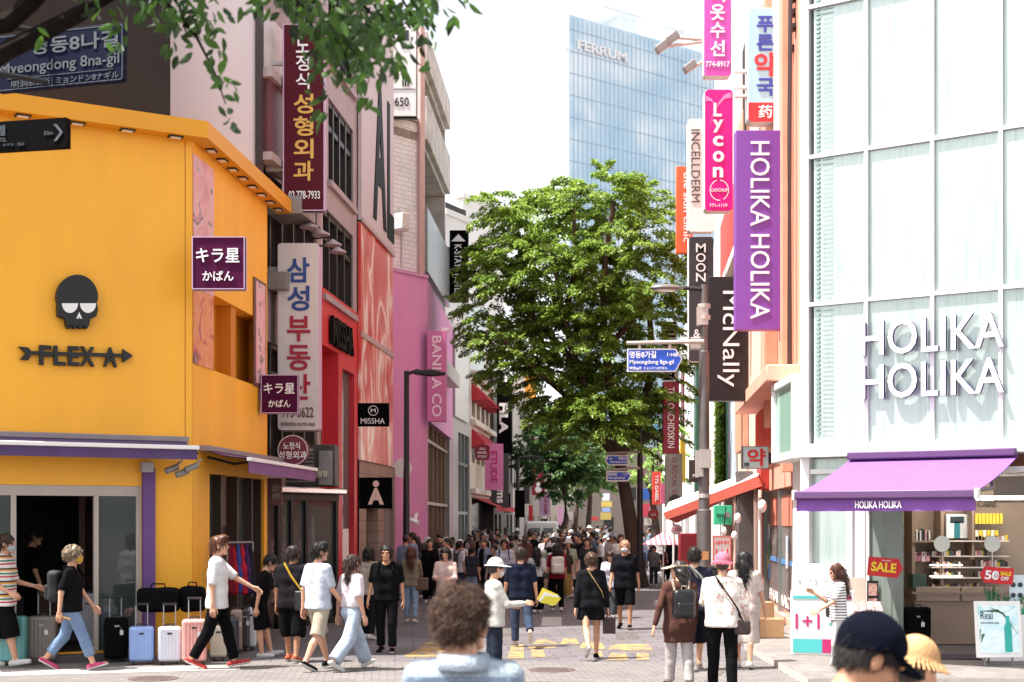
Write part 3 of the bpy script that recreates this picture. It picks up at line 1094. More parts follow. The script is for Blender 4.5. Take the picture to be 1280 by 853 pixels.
    # ---- hat and mask
    if hat:
        k_, col = hat
        s = SDF((-.22, -.22, -.05), (.22, .27, .22), .008)
        if k_ == 'cap':
            s.ell((0, -.02, .048), (.101, .12, .11), .01)
            s.cut((0, .4, -1), (0, 0, .028))
            for i in range(9):
                a = R(-56 + i * 14)
                s.cap((.08 * math.sin(a), .085 * math.cos(a), .045), (.085 * math.sin(a), .09 + .085 * math.cos(a), .026), .008, .006, .014)
        elif k_ == 'bucket':
            s.ell((0, -.016, .055), (.101, .118, .112), .01)
            s.cut((0, 0, -1), (0, 0, .05))
            for i in range(40):
                a = 2 * math.pi * i / 40
                s.cap((.09 * math.cos(a), -.012 + .105 * math.sin(a), .058), (.145 * math.cos(a), -.012 + .165 * math.sin(a), .005), .007, .006, .008)
        elif k_ == 'sun':
            s.ell((0, -.016, .055), (.101, .118, .11), .01)
            s.cut((0, 0, -1), (0, 0, .05))
            for i in range(48):
                a = 2 * math.pi * i / 48
                s.cap((.09 * math.cos(a), -.012 + .105 * math.sin(a), .056), (.16 * math.cos(a), .02 + .19 * math.sin(a), .04), .007, .006, .008)
        elif k_ == 'visor':
            for i in range(15):
                a = R(-75 + i * 10.7)
                s.cap((.085 * math.sin(a), -.01 + .1 * math.cos(a), .055), (.15 * math.sin(a), .08 + .16 * math.cos(a), .02), .011, .008, .012)
            for i in range(30):
                a = 2 * math.pi * i / 30
                s.cap((.092 * math.cos(a), -.014 + .108 * math.sin(a), .05), (.092 * math.cos(a), -.014 + .108 * math.sin(a), .075), .006, .006, .004)
        v, f = s.mesh()
        mesh_np('hat', [(hx(v), f, 0)], cm(col), t)
    if mask:
        s = SDF((-.1, -.05, -.16), (.1, .16, .04), .007)
        s.ell((0, .045, -.055), (.07, .072, .056), .01)
        s.cut((0, -1, 0), (0, .03, 0))
        s.ell((0, .0, -.04), (.06, .085, .07), 0, sub=True)
        v, f = s.mesh()
        mesh_np('face_mask', [(hx(v), f, 0)], cm(mask), t)
    t['_'] = 1
    del t['_']
    Rz = np.array(Matrix.Rotation(R(yaw), 3, 'Z'))
    if aim:
        q = Rz @ hc
        g_ = G(aim[0], aim[1])
        t.location = (g_[0] - q[0], g_[1] - q[1], 0)
    base = np.array(t.location)
    def world(q):
        return Vector(tuple(base + Rz @ np.asarray(q)))
    return dict(o=t, up=lambda a, b_, c: world(up(a, b_, c)), wrist=lambda c: world(J[c + 'a'][2] + J[c + 'a'][3] * .07 * sc), h=h, head=world(hc), d=d, J=J, w=world, yaw=R(yaw), upl=up)
# ------------------------------------------------------------------ ground
GREY_PAVE = brick_mat('street_pavers', '#5e595b', '#6e686b', '#3f3b3d', .62, .31, .012, R(-4.7), dirt=.3)
LIGHT_PAVE = brick_mat('small_pavers', '#6f6967', '#7f7976', '#4d4846', .21, .105, .008, R(-4.7), dirt=.28)
WALK_PAVE = brick_mat('kerbside_pavers', '#77706c', '#847d78', '#59534f', .3, .3, .006, R(-4.7), dirt=.25)
mb = MB(); mb.quad((-700, -200, 0), (700, -200, 0), (700, 1500, 0), (-700, 1500, 0))
tag(mb.build('ground', mat('plain_asphalt', '#6f6a69', .9, var=.2, scale=.4), smooth=False), kind='structure')
def gquad(mb, pts, z, mi=0):
    mb.add([(p[0], p[1], z) for p in pts], [tuple(range(len(pts)))], mi)
mb = MB(); gquad(mb, [(-14, 2, 0), (14, 2, 0), (14, 21.2, 0), (-14, 21.2, 0)], .004)
tag(mb.build('plaza_paving', LIGHT_PAVE, smooth=False), kind='structure')
mb = MB(); gquad(mb, [(-14, 21.2), (14, 21.2), (14, 28), (6, 170), (-2, 170), (-14, 28)], .004)
tag(mb.build('street_paving', GREY_PAVE, smooth=False), kind='structure')
def gp(x, y):
    d = F * H / (y - HY); return ((x - CX) * d / F, d)
mb = MB()                                          # light band along the edge of the plaza and the kerbside walk
gquad(mb, [gp(0, 846), gp(300, 838), gp(300, 832), gp(0, 838)], .008)
tag(mb.build('kerb_strip', mat('granite_strip', '#9a928e', .8, var=.2, scale=30), smooth=False), kind='structure')
mb = MB(); mb.prism([gp(930, 812), gp(1010, 858), gp(1500, 858), gp(1330, 797), gp(1010, 797), gp(962, 770), gp(946, 778)], (0, 0, 0), (1, 0, 0), (0, 1, 0), (0, 0, .1), 0, 1)
tag(mb.build('pavement', [WALK_PAVE, mat('granite_kerb', '#b5aca6', .8, var=.2, scale=20)], smooth=False), kind='structure')
YEL = blotch_mat('worn_yellow_paint', [(.3, '#5e595b'), (.42, '#6e6256'), (.5, '#98784a'), (.62, '#a58352'), (.72, '#8a7150'), (.8, '#5e595b')], 4.5, (1, 1, 1), .4, .85)
WHT = mat('worn_white_paint', '#a5a09d', .8, var=.3, scale=6)
mb = MB()
for q in ([(503, 822), (541, 822), (562, 808), (530, 808)], [(534, 822), (560, 822), (584, 806), (562, 806)], [(524, 807), (596, 807), (582, 802), (540, 802)],
          [(634, 824), (655, 824), (655, 806), (640, 806)], [(664, 822), (682, 822), (679, 813), (664, 813)], [(660, 812), (694, 811), (694, 808), (660, 808)],
          [(666, 806), (700, 806), (682, 800), (672, 800)], [(700, 806), (724, 806), (720, 799), (704, 799)], [(724, 812), (757, 812), (752, 804), (728, 804)],
          [(760, 814), (816, 814), (812, 806), (764, 806)], [(758, 826), (786, 826), (782, 817), (764, 817)], [(796, 826), (812, 826), (811, 817), (796, 817)], [(742, 822), (754, 822), (752, 815), (742, 815)]):
    gquad(mb, [gp(*p) for p in q], .009 + .0005 * (len(mb.f) % 4))
tag(mb.build('road_marking', YEL, smooth=False), kind='structure')
mb = MB()
gquad(mb, [gp(676, 783), gp(702, 783), gp(702, 772), gp(678, 772)], .009)
tag(mb.build('crosswalk_marking', WHT, smooth=False), kind='structure')
def manhole(x, y, label):
    p = gp(x, y)
    mb = MB(); mb.lathe([(.33, 0), (.33, .006), (.30, .009)], (p[0], p[1], .005), 28)
    for i in range(5):
        mb.box(p[0] - .22, p[0] + .22, p[1] - .2 + i * .09, p[1] - .17 + i * .09, .0135, .017)
    tag(mb.build('manhole_cover', mat('cast_iron', '#6d5d58', .6, .5, var=.3, scale=12)), label, 'manhole cover')
manhole(690, 838, 'round iron manhole cover in the sunlit paving right of the curly haired man')
manhole(560, 776, 'round iron manhole cover in the shaded street near the pink blouse')
manhole(192, 849, 'round iron manhole cover in the sunlit paving by the luggage shop')

mb = MB()
for q in ([(612, 797), (648, 797), (646, 786), (613, 786)], [(770, 800), (800, 800), (796, 791), (768, 791)], [(690, 758), (720, 758), (718, 752), (690, 752)], [(420, 800), (470, 800), (478, 790), (430, 790)]):
    gquad(mb, [gp(*p) for p in q], .0065)
tag(mb.build('paving_patch', brick_mat('patched_pavers', '#57504f', '#6a6260', '#3d3837', .62, .31, .014, R(-4.7), dirt=.4), smooth=False), kind='structure')
mb = MB()
gquad(mb, [gp(880, 852), gp(955, 805), gp(961, 806), gp(887, 853)], .0085)
tag(mb.build('gutter', mat('iron_gutter', '#5d5654', .7, var=.4, scale=12), smooth=False), kind='structure')

# ------------------------------------------------------------------ common building materials
ORANGE = mat('orange_panel', '#fab02a', .5, var=.1, scale=1.1, stretch=(1, 1, .18))
ORANGE2 = mat('orange_fascia', '#e0960f', .5, var=.05, scale=.6)
DARKWALL = mat('dark_plaster', '#241f1e', .85, var=.15, scale=1.2)
PINKWHITE = mat('pale_pink_render', '#dccfd1', .8, var=.06, scale=.7)
MAUVE = mat('mauve_cladding', '#a69597', .6, var=.12, scale=1.5)
RED = mat('red_panel', '#c8303a', .45, var=.05, scale=2)
DRED = mat('deep_red_paint', '#a5101c', .45, var=.06, scale=2)
BLACK = mat('black_metal', '#0b0a0a', .5, var=.15, scale=4)
DGLASS = mat('dark_window_glass', '#2c2e31', .06, var=.35, scale=.7, spec=.9)
SHOPGLASS = glass('shop_glass', '#4d5957', alpha=.42)
GREYM = mat('grey_metal', '#8c8785', .45, .5, var=.15, scale=5)
WHITEP = mat('white_paint', '#e9e6e3', .5, var=.05, scale=2)
CREAM = mat('cream_wall', '#d6c6b8', .7, var=.1, scale=1.2)
PURPLE = mat('purple_cloth', '#6a4a80', .85, var=.08, scale=4)
TXW = mat('white_letters', '#f1eeee', .5, var=0)
TXB = mat('black_letters', '#0a0909', .6, var=0, spec=.15)
PINK = mat('pink_render', '#d68fbd', .75, var=.08, scale=1.2, stretch=(1, 1, .3))
SALMON = mat('salmon_render', '#e4a08a', .8, var=.1, scale=1)

# ------------------------------------------------------------------ left corner: orange luggage shop
fd = lambda x: 1 / (1 / 22.3 + (240 - x) * 1.3e-5)
FL = Fac((-160, fd(-160)), (240, 22.3))
FS = Fac((240, 22.3), GL(334))
shop = thing('luggage_shop', 'orange two storey corner luggage shop with purple awnings', 'shop building', FL.b)
ztop = FL.off(.3).sz(255, 172)[1]
zaw = 3.02
S = FL.s
mb = MB()
# front: upper wall plain, ground floor with the wide doorway; a dark hall behind
FL.wall(mb, 0, FL.len, 0, ztop + .16, [(.2, S(177), .12, zaw - .38)], .22)
FL.back(mb, 0, FL.len, 0, ztop + .16, 4.4)
a, z_ = FS.sz(266, 372)
hw = (FS.s(266), FS.s(331), FS.sz(266, 463)[1], FS.sz(266, 368)[1])
hd = (FS.s(262), FS.s(330), .15, FS.sz(262, 592)[1])
FS.wall(mb, 0.01, FS.len, 0, ztop + .16, [hw, hd], .3)
mb.build('wall', ORANGE, shop, smooth=False)
mb = MB()                                          # soffit slab with its deep orange fascia round the corner
ov = .3
zf0, zf1 = ztop, ztop + .26
f0 = FL.off(ov); g0 = FS.off(ov)
def corner(n1, n2):                                # meeting point of the two offset lines
    a_, b_ = FL.a + FL.n * n1, FS.a + FS.n * n2
    M = Matrix(((FL.u.x, -FS.u.x), (FL.u.y, -FS.u.y)))
    t_ = M.inverted() @ Vector((b_.x - a_.x, b_.y - a_.y))
    return a_ + FL.u * t_[0]
kc, ki = corner(ov, ov), corner(.004, .004)
e1, e2 = FS.p(FS.len + .9, 0, ov), FS.p(FS.len + .9, 0, .004)
a1, a2 = FL.p(0, 0, ov), FL.p(0, 0, .004)
for p, q, p2, q2 in ((a1, kc, a2, ki), (kc, e1, ki, e2)):
    zz0, zz1 = Vector((0, 0, zf0)), Vector((0, 0, zf1))
    mb.quad(p + zz0, q + zz0, q + zz1, p + zz1)
    mb.quad(p + zz0, p2 + zz0, q2 + zz0, q + zz0)
    mb.quad(p + zz1, q + zz1, q2 + zz1, p2 + zz1)
mb.quad(e1 + zz0, e2 + zz0, e2 + zz1, e1 + zz1)
mb.build('fascia', ORANGE2, shop, smooth=False)
LAMPM = mat('downlight_lens', '#efe3d2', .3, var=0)
for f_, ss in ((FL, [S(x) for x in (-60, 26, 94, 156, 216)]), (FS, [.55 + i * .62 for i in range(8)])):
    for q in ss:
        mb = MB()
        f_.bx(mb, q - .11, q + .11, zf0 - .022, zf0 - .003, .07, .22, 0)
        f_.bx(mb, q - .08, q + .08, zf0 - .03, zf0 - .023, .09, .2, 1)
        mb.build('downlight', [BLACK, LAMPM], shop)
mb = MB(); FL.bx(mb, S(231), S(231) + .012, zaw + .2, ztop, .001, .006); mb.build('panel_joint', mat('joint_orange', '#b87a14', .7), shop, smooth=False)
# emblem: a black skull disc with half closed white eyes, over an arrow with the shop's name
mb = MB()
sx = lambda x: S(x)
k_ = 20.9 / F / .863
def fp(x, y, n):
    s_, z__ = FL.sz(x, y); return FL.p(s_, z__, n)
def fpoly(mb, pts, n0, n1, mi=0):
    q = [FL.sz(*p) for p in pts]
    mb.prism(q, FL.a + FL.n * n0, FL.u, FL.z, FL.n * (n1 - n0), mi)
cx_, cy_ = 94, 373
sk = [(cx_ + 26 * math.cos(R(a)), cy_ - 28 * math.sin(R(a)) + (0 if math.sin(R(a)) > 0 else -2)) for a in range(-20, 201, 10)]
sk = [(120, 389), (118, 397), (110, 400), (109, 409)] [::-1] + sk + [(69, 389), (70, 397), (79, 400), (80, 409)]
xs = [80.5, 84.5, 85, 87.5, 88, 91.5, 92, 95.5, 96, 100, 100.5, 104.5, 105, 108.5]
fpoly(mb, sk, .01, .14)
for i in range(4):
    fpoly(mb, [(81 + i * 7.2, 406), (86.6 + i * 7.2, 406), (86.2 + i * 7.2, 412), (81.4 + i * 7.2, 412)], .012, .135)
em = mb.build('emblem', BLACK, shop, bevel=.012)
mb = MB()
for ex in (84.5, 107):
    fpoly(mb, [(ex - 10, 381), (ex + 10, 381)] + [(ex + 10 * math.cos(R(a)), 381 + 12 * math.sin(R(a))) for a in range(15, 180, 15)], .143, .155)
fpoly(mb, [(96, 392), (99.5, 400), (97, 400), (96, 397.5), (95, 400), (92.5, 400)], .143, .155)
mb.build('eyes', WHITEP, em)
mb = MB()
fpoly(mb, [(36, 439.5), (153, 443), (153, 447), (36, 444)], .012, .07)
fpoly(mb, [(22, 434), (34, 435), (40, 442), (34, 451), (24, 450), (31, 442.5)], .014, .072)
fpoly(mb, [(152, 437), (165, 445.5), (152, 454)], .014, .072)
for ch, x0, x1 in (('F', 48, 63), ('L', 66, 81), ('E', 84, 98), ('X', 99, 117), ('A', 128, 145)):
    FL.text(mb, ch, x0, 432 + (x0 - 48) * .03, x1, 456.5 + (x0 - 48) * .03, .016, .06, BOLD * 1.4)
mb.build('lettering', BLACK, shop)
# shop front
BEIGEF = mat('beige_frame', '#b8aca2', .5, var=.06)
mb = MB()
y1_ = zaw - .38
for x0, x1 in ((14, 21), (118, 124), (171, 178)):
    FL.bx(mb, S(x0), S(x1), .13, y1_, -.1, -.02)
FL.bx(mb, .2, S(178), y1_ - .16, y1_, -.1, -.015)
mb.build('shopfront_frame', BEIGEF, shop, bevel=.008)
mb = MB()
FL.bx(mb, .2, S(14), .14, y1_ - .16, -.07, -.06)
mb.build('window', SHOPGLASS, shop)
mb = MB(); FL.bx(mb, S(124), S(171), .14, y1_ - .16, -.07, -.06)
mb.build('window', SHOPGLASS, shop)
mb = MB(); FL.bx(mb, S(177), S(192), .0, zaw - .1, .002, .1)
mb.build('pilaster', PURPLE, shop)
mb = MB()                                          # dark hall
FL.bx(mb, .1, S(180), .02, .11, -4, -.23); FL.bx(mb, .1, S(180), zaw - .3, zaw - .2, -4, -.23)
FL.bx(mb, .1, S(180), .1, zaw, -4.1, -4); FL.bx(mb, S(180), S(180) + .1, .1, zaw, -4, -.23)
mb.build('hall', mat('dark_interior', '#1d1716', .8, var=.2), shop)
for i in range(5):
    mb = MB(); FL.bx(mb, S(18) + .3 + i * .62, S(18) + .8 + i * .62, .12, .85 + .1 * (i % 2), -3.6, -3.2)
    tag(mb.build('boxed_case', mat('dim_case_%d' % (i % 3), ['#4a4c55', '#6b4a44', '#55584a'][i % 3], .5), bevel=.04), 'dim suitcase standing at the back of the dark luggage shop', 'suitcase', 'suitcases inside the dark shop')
mb = MB(); q = FL.off(-3.95); a_, z_ = q.sz(101, 620); mb.tube([q.p(a_, z_ + .05), q.p(a_ + .45, z_ + .05)], .02, 6); mb.text('F', q.p(a_ + .3, z_ - .03), q.u * .16, q.z * .16, q.n * .03, .02)
mb.build('hall_emblem', mat('warm_emblem', '#b0893c', .5, var=0), shop)
mb = MB(); FL.bx(mb, S(18), S(176), .0, .11, .02, .32)
mb.build('step', mat('dark_step', '#4d4744', .8, var=.2), shop, bevel=.01)
mb = MB(); FL.bx(mb, S(172), S(187), FL.sz(172, 591)[1], FL.sz(172, 578)[1], .12, .24)
mb.build('speaker', mat('pale_plastic', '#a39a9c', .5), shop, bevel=.01)
def awning(parent, f, s0, s1, z1, out, drop, val, mcloth, mcase, strip=True):
    mb = MB(); f.bx(mb, s0 - .03, s1 + .05, z1 - .01, z1 + .08, .01, .2)
    mb.build('awning_case', mcase, parent, bevel=.015)
    mb = MB()
    n = 8
    for i in range(n):
        a, b = i / n, (i + 1) / n
        za, zb = z1 - drop * a - .03 * math.sin(math.pi * a), z1 - drop * b - .03 * math.sin(math.pi * b)
        mb.quad(f.p(s0, za, .15 + out * a), f.p(s0, zb, .15 + out * b), f.p(s1, zb, .15 + out * b), f.p(s1, za, .15 + out * a))
        mb.quad(f.p(s0, za - .012, .15 + out * a), f.p(s1, za - .012, .15 + out * a), f.p(s1, zb - .012, .15 + out * b), f.p(s0, zb - .012, .15 + out * b))
    aw = mb.build('awning', mcloth, parent)
    mb = MB(); zb = z1 - drop; m = 40
    for i in range(m):
        a, b = s0 + (s1 - s0) * i / m, s0 + (s1 - s0) * (i + 1) / m
        w0, w1 = .012 * math.sin(i * .9), .012 * math.sin((i + 1) * .9)
        mb.quad(f.p(a, zb - val, .16 + out + w0), f.p(b, zb - val, .16 + out + w1), f.p(b, zb - .05, .16 + out), f.p(a, zb - .05, .16 + out))
        mb.quad(f.p(b, zb - val, .152 + out + w1), f.p(a, zb - val, .152 + out + w0), f.p(a, zb - .05, .152 + out), f.p(b, zb - .05, .152 + out))
    mb.build('valance', mcloth, aw)
    mb = MB(); f.bx(mb, s0 - .02, s1 + .02, zb - .05, zb + .012, .13 + out, .2 + out)
    mb.build('front_bar', WHITEP if strip else mcloth, aw, bevel=.01)
    for q in (s0 + .15, s1 - .15):
        mb = MB(); mb.tube([f.p(q, z1 - .1, .1), f.p(q + .25, z1 - drop * .5 - .14, .1 + out * .55), f.p(q, zb - .06, .12 + out)], .025, 6)
        mb.build('arm', BLACK, aw)
    return aw
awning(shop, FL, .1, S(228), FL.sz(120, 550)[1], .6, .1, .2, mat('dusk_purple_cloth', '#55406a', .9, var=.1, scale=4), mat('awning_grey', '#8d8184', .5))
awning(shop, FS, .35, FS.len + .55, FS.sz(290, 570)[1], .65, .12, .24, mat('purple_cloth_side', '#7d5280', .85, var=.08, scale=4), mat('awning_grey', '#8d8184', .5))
# corner cameras
mb = MB()
for dx, dz in ((0, 0), (.16, -.06), (.3, .02)):
    o = W(224, 584, 21.9) + Vector((dx, -.1, dz))
    mb.tube([o + Vector((0, .3, .1)), o + Vector((0, .05, .06)), o], .02, 6)
    mb.tube([o, o + Vector((-.16, -.1, -.07))], .05, 10)
mb.build('camera_cluster', mat('cctv_grey', '#8a827c', .4), shop)
# side wall: poster strip, window recess, glazed door, framed poster
POSTP = blotch_mat('poster_pink', [(.25, '#c98a94'), (.45, '#e3a6a4'), (.6, '#d9b3b8'), (.66, '#6a5560'), (.72, '#dd9c9c')], 2.2, (1, 1, 1.2), 1.)
POSTO = blotch_mat('poster_orange', [(.25, '#d87a4a'), (.5, '#e29a6c'), (.6, '#cf6d5a'), (.68, '#6b4a5c'), (.74, '#e0a68c')], 2.0, (1, 1, .8), 1.4)
mb = MB(); FS.px(mb, 241, 192, 266, 358, .004, .02)
mb.build('poster', POSTP, shop)
mb = MB(); FS.bx(mb, FS.s(241), FS.s(266) - .01, hw[2], FS.sz(241, 359)[1], .004, .02); FS.bx(mb, hw[0] + .01, FS.s(276), hw[2], hw[3], -.29, -.27)
mb.build('poster', POSTO, shop)
mb = MB(); FS.bx(mb, hw[0], hw[1], hw[2], hw[3], -.32, -.3); FS.bx(mb, FS.s(292), FS.s(298), hw[2], hw[3], -.3, -.05)
mb.build('window_panel', mat('orange_recess', '#c87a10', .5, var=.05), shop, smooth=False)
mb = MB(); FS.px(mb, 316, 346, 331, 482, .006, .03)
pf = mb.build('framed_poster', mat('poster_frame', '#6c4a44', .5), shop)
mb = MB(); FS.px(mb, 318, 351, 329.5, 478, .031, .036)
mb.build('poster', POSTP, pf)
mb = MB(); FS.bx(mb, hd[0], FS.s(280), hd[2], hd[3], -.2, -.19); FS.bx(mb, FS.s(300), hd[1], hd[2], hd[3], -.2, -.19)
mb.build('door_glass', SHOPGLASS, shop)
mb = MB()
for x in (263, 280, 300, 318, 329):
    FS.bx(mb, FS.s(x), FS.s(x) + .08, hd[2], hd[3], -.25, -.05)
mb.build('door_frame', mat('bronze_frame', '#3d2f28', .4), shop)
mb = MB(); FS.bx(mb, hd[0], hd[1], 0.1, hd[3] + .1, -2.2, -2.1); FS.bx(mb, hd[0], hd[1], .0, .14, -2.2, -.31)
mb.build('hall', mat('warm_interior', '#6b5242', .8, var=.5, scale=3), shop)
mb = MB(); FS.px(mb, 323, 484, 330, 501, .004, .5)
mb.build('sign_bracket', mat('lilac_bracket', '#8d6b92', .5), shop)

# dark set-back block above it
PB = Fac((-160, fd(-160) + 1.0), (213, 24.2))
pent = thing('roof_block', 'dark plaster upper storey behind the orange parapet', 'building', PB.b)
mb = MB(); PB.wall(mb, 0, PB.len, ztop + .1, 12.2, [], .1); PB.back(mb, 0, PB.len, ztop + .1, 12.2, 6)
mb.build('wall', DARKWALL, pent, smooth=False)
mb = MB(); PB.bx(mb, 0, PB.len, 10.9, 11.1, .002, .06)
mb.build('ledge', mat('dark_ledge', '#2f2a29', .7), pent)

# ------------------------------------------------------------------ left row, second house: clinic building
CW = Fac((196, 26.2), (320, 27.0))
CS = Fac((320, 27.0), GL(401))
clinic = thing('clinic_building', 'tall pale pink building with brown window bands behind the orange shop', 'building', CW.b)
mb = MB()
CW.wall(mb, 0, CW.len, 2, 14.6, [], .1)
mb.build('side_wall', PINKWHITE, clinic, smooth=False)
mb = MB()
rows = [(3.3, 5.6), (7.0, 9.0), (9.9, 11.6), (12.4, 13.9)]
holes = [(.3, CS.len - .3, a, b) for a, b in rows]
CS.wall(mb, 0, CS.len, 0, 14.6, holes, .25)
CS.back(mb, 0, CS.len, 0, 14.6, 7)
mb.build('wall', mat('brown_cladding', '#9a8481', .6, var=.2, scale=2), clinic, smooth=False)
for a, b in rows:
    mb = MB()
    n = 5; L = CS.len - .6
    for i in range(n + 1):
        CS.bx(mb, .3 + L * i / n - .04, .3 + L * i / n + .04, a, b, -.2, -.06)
    CS.bx(mb, .3, CS.len - .3, a, a + .09, -.2, -.05); CS.bx(mb, .3, CS.len - .3, b - .09, b, -.2, -.05); CS.bx(mb, .3, CS.len - .3, b - .6, b - .54, -.2, -.06)
    w_ = mb.build('window', mat('bronze_frame', '#3d2f28', .4), clinic)
    mb = MB(); CS.bx(mb, .3, CS.len - .3, a, b, -.24, -.2)
    mb.build('pane', DGLASS, w_)
mb = MB(); CS.px(mb, 324, 96, 352, 190, .05, .2)
sb = mb.build('signboard', mat('brown_board', '#6e3f45', .5, var=.1), clinic, bevel=.01)
for q in ((84, 96), (190, 200)):
    mb = MB(); CS.px(mb, 321, q[0], 353, q[1], .04, .3); mb.build('board_rail', mat('pale_rail', '#b7a6a6', .5), clinic)
mb = MB(); CS.px(mb, 322, 10, 347, 84, .05, .1)
mb.build('blind_panel', mat('white_blind', '#cdc4c2', .6), clinic)
mb = MB(); CS.bx(mb, -.05, .1, 1, 14.5, .002, .12)
mb.build('downpipe', mat('dark_pipe', '#3f3433', .5), clinic)
for q in ((246, 268, .7), (340, 362, .4)):
    mb = MB(); CS.px(mb, 333, q[0], 352, q[1], .02, q[2]); mb.build('steel_box', mat('weathered_steel', '#8f8a85', .5, .4, var=.3), clinic, bevel=.01)
# entrance kiosk and canopy on the street side
KS = Fac((345, 27.6), (421, 29.4))
kio = thing('shop_kiosk', 'black framed glass display booth with a chrome canopy edge', 'display booth', KS.a)
zk = KS.sz(350, 617)[1]
mb = MB()
for q in (0, .42, .9, KS.len - .1):
    KS.bx(mb, q, q + .09, .0, zk, -.05, .05)
KS.bx(mb, 0, KS.len, zk - .14, zk - .002, -.06, .06); KS.bx(mb, 0, KS.len, 0, .12, -.06, .06)
KS.bx(mb, KS.len - .05, KS.len, 0, zk, -1.2, -.06)
mb.build('frame', BLACK, kio, bevel=.008)
mb = MB(); KS.bx(mb, -.1, KS.len + .1, zk, zk + .13, -.9, .2)
mb.build('canopy', mat('chrome', '#b8b4b4', .18, 1., var=.1), kio, bevel=.03)
mb = MB(); KS.bx(mb, .09, KS.len - .1, .12, zk - .14, -.02, -.01)
mb.build('glass', SHOPGLASS, kio)
mb = MB(); KS.bx(mb, 0, KS.len, 0, zk, -1.3, -1.2)
mb.build('back_panel', mat('brown_interior', '#6a4a3c', .7, var=.5, scale=5), kio)
mb = MB()
for i in range(3):
    KS.bx(mb, .15, KS.len - .2, .5 + i * .45, .53 + i * .45, -.8, -.2)
mb.build('shelf', WHITEP, kio)
for i in range(3):
    for j in range(7):
        mb = MB(); q = .2 + j * .19
        KS.bx(mb, q, q + .15, .532 + i * .45, .72 + i * .45 + .05 * ((i + j) % 3), -.5, -.3)
        mb.build('goods', blotch_mat('goods_print', [(.3, '#b9a0c4'), (.45, '#d8d0d4'), (.55, '#c46a7c'), (.65, '#7f8fae')], 9), kio)
mb = MB(); KS.bx(mb, .1, KS.len - .2, zk - .55, zk - .2, -.6, -.58)
mb.build('screen', blotch_mat('dark_screen', [(.3, '#2a2c33'), (.6, '#5a5f6c'), (.7, '#8e93a0')], 6, rough=.2), kio)
# grey machine box above it
t = thing('vent_unit', 'grey steel ventilation box between the booth and the white sign', 'vent unit', W(385, 608, 28.6))
mb = MB(); o = W(348, 608, 28.9); mb.obox(o, (1.15, 0, 0), (0, .7, 0), (0, 0, .85))
mb.build('casing', mat('dark_steel_box', '#4c4644', .5, .3, var=.3), t, bevel=.015)
mb = MB()
for i in range(9):
    mb.obox(o + Vector((.12, -.02, .08 + i * .08)), (.6, 0, 0), (0, .018, 0), (0, 0, .035))
mb.build('louvre', GREYM, t)
mb = MB(); mb.obox(o + Vector((.82, -.06, .02)), (.28, 0, 0), (0, .05, 0), (0, 0, .7)); mb.build('meter_box', GREYM, t, bevel=.01)

# ------------------------------------------------------------------ left row: mauve building with red cosmetics shop
MF = Fac(GL(401), GL(487))
mis = thing('mauve_building', 'mauve clad building with dark windows above a bright red shopfront', 'building', MF.a)
xa = MF.s(446)
zr1 = MF.sz(443, 389)[1]
zl = MF.sz(430, 462)[1]
w1 = (MF.s(410.5), MF.s(441.5), MF.sz(410.5, 226)[1], MF.sz(410.5, 121)[1])
w2 = (MF.s(403.5), MF.s(441.5), MF.sz(410.5, 372)[1], MF.sz(410.5, 264)[1])
w3 = (w1[0], w1[1], w1[3] + .9, w1[3] + 3.0)
mb = MB()
MF.wall(mb, 0, MF.len, zr1, 17.0, [w1, w2, w3], .25)
MF.back(mb, 0, MF.len, 0, 17.0, 7)
mb.build('wall', MAUVE, mis, smooth=False)
FRB = mat('dark_frame', '#2f2624', .45)
for w in (w1, w2, w3):
    mb = MB()
    n = 4
    for i in range(n + 1):
        q = w[0] + (w[1] - w[0]) * i / n
        MF.bx(mb, q - .06, q + .06, w[2], w[3], -.22, -.04)
    for z in (w[2] + .06, w[3] - .06, w[3] - .62):
        MF.bx(mb, w[0], w[1], z - .06, z + .06, -.2, -.06)
    wi = mb.build('window', FRB, mis)
    mb = MB(); MF.bx(mb, w[0], w[1], w[2], w[3], -.24, -.2); mb.build('pane', DGLASS, wi)
    mb = MB(); MF.bx(mb, w[0] - .1, w[1] + .1, w[2] - .14, w[2] - .002, -.02, .1); mb.build('sill', MAUVE, wi)
mb = MB()
dz0 = zl
MF.wall(mb, 0, xa, 0, zr1 - .01, [(.05, MF.s(422), .05, zl + .3), (MF.s(427), MF.s(442), .25, zl)], .5, n=.02)
mb.build('shopfront', RED, mis, smooth=False)
mb = MB(); MF.bx(mb, .0, MF.s(423), .0, zl + .3, -.55, -.5); mb.build('door_recess', DRED, mis, smooth=False)
mb = MB(); MF.bx(mb, MF.s(426), MF.s(443), .2, zl + .05, -.14, -.12); mb.build('display_glass', glass('display_glass', '#77878a', alpha=.5), mis)
mb = MB(); MF.bx(mb, MF.s(426), MF.s(443), .2, zl + .05, -.49, -.45); mb.build('display_back', blotch_mat('display_print', [(.3, '#4a4547'), (.5, '#8d8a8c'), (.62, '#c7c3c2'), (.7, '#5c6b58')], 1.2, (1, 1, .6)), mis)
mb = MB(); MF.px(mb, 429, 700, 440, 672, -.1, -.08); MF.bx(mb, MF.s(428.5), MF.s(441), 1.1, 1.9, -.11, -.1)
mb.build('poster', WHITEP, mis)
mb = MB(); MF.bx(mb, MF.s(431), MF.s(433), 1.2, 1.8, -.099, -.09)
MF.bx(mb, MF.s(431), MF.s(437), 1.2, 1.35, -.0985, -.0895)
mb.build('poster_mark', DRED, mis)
mb = MB(); MF.text(mb, 'MISSHA', 409.5, 431, 436, 394, .05, .09, .012)
mb.build('lettering', TXB, mis)
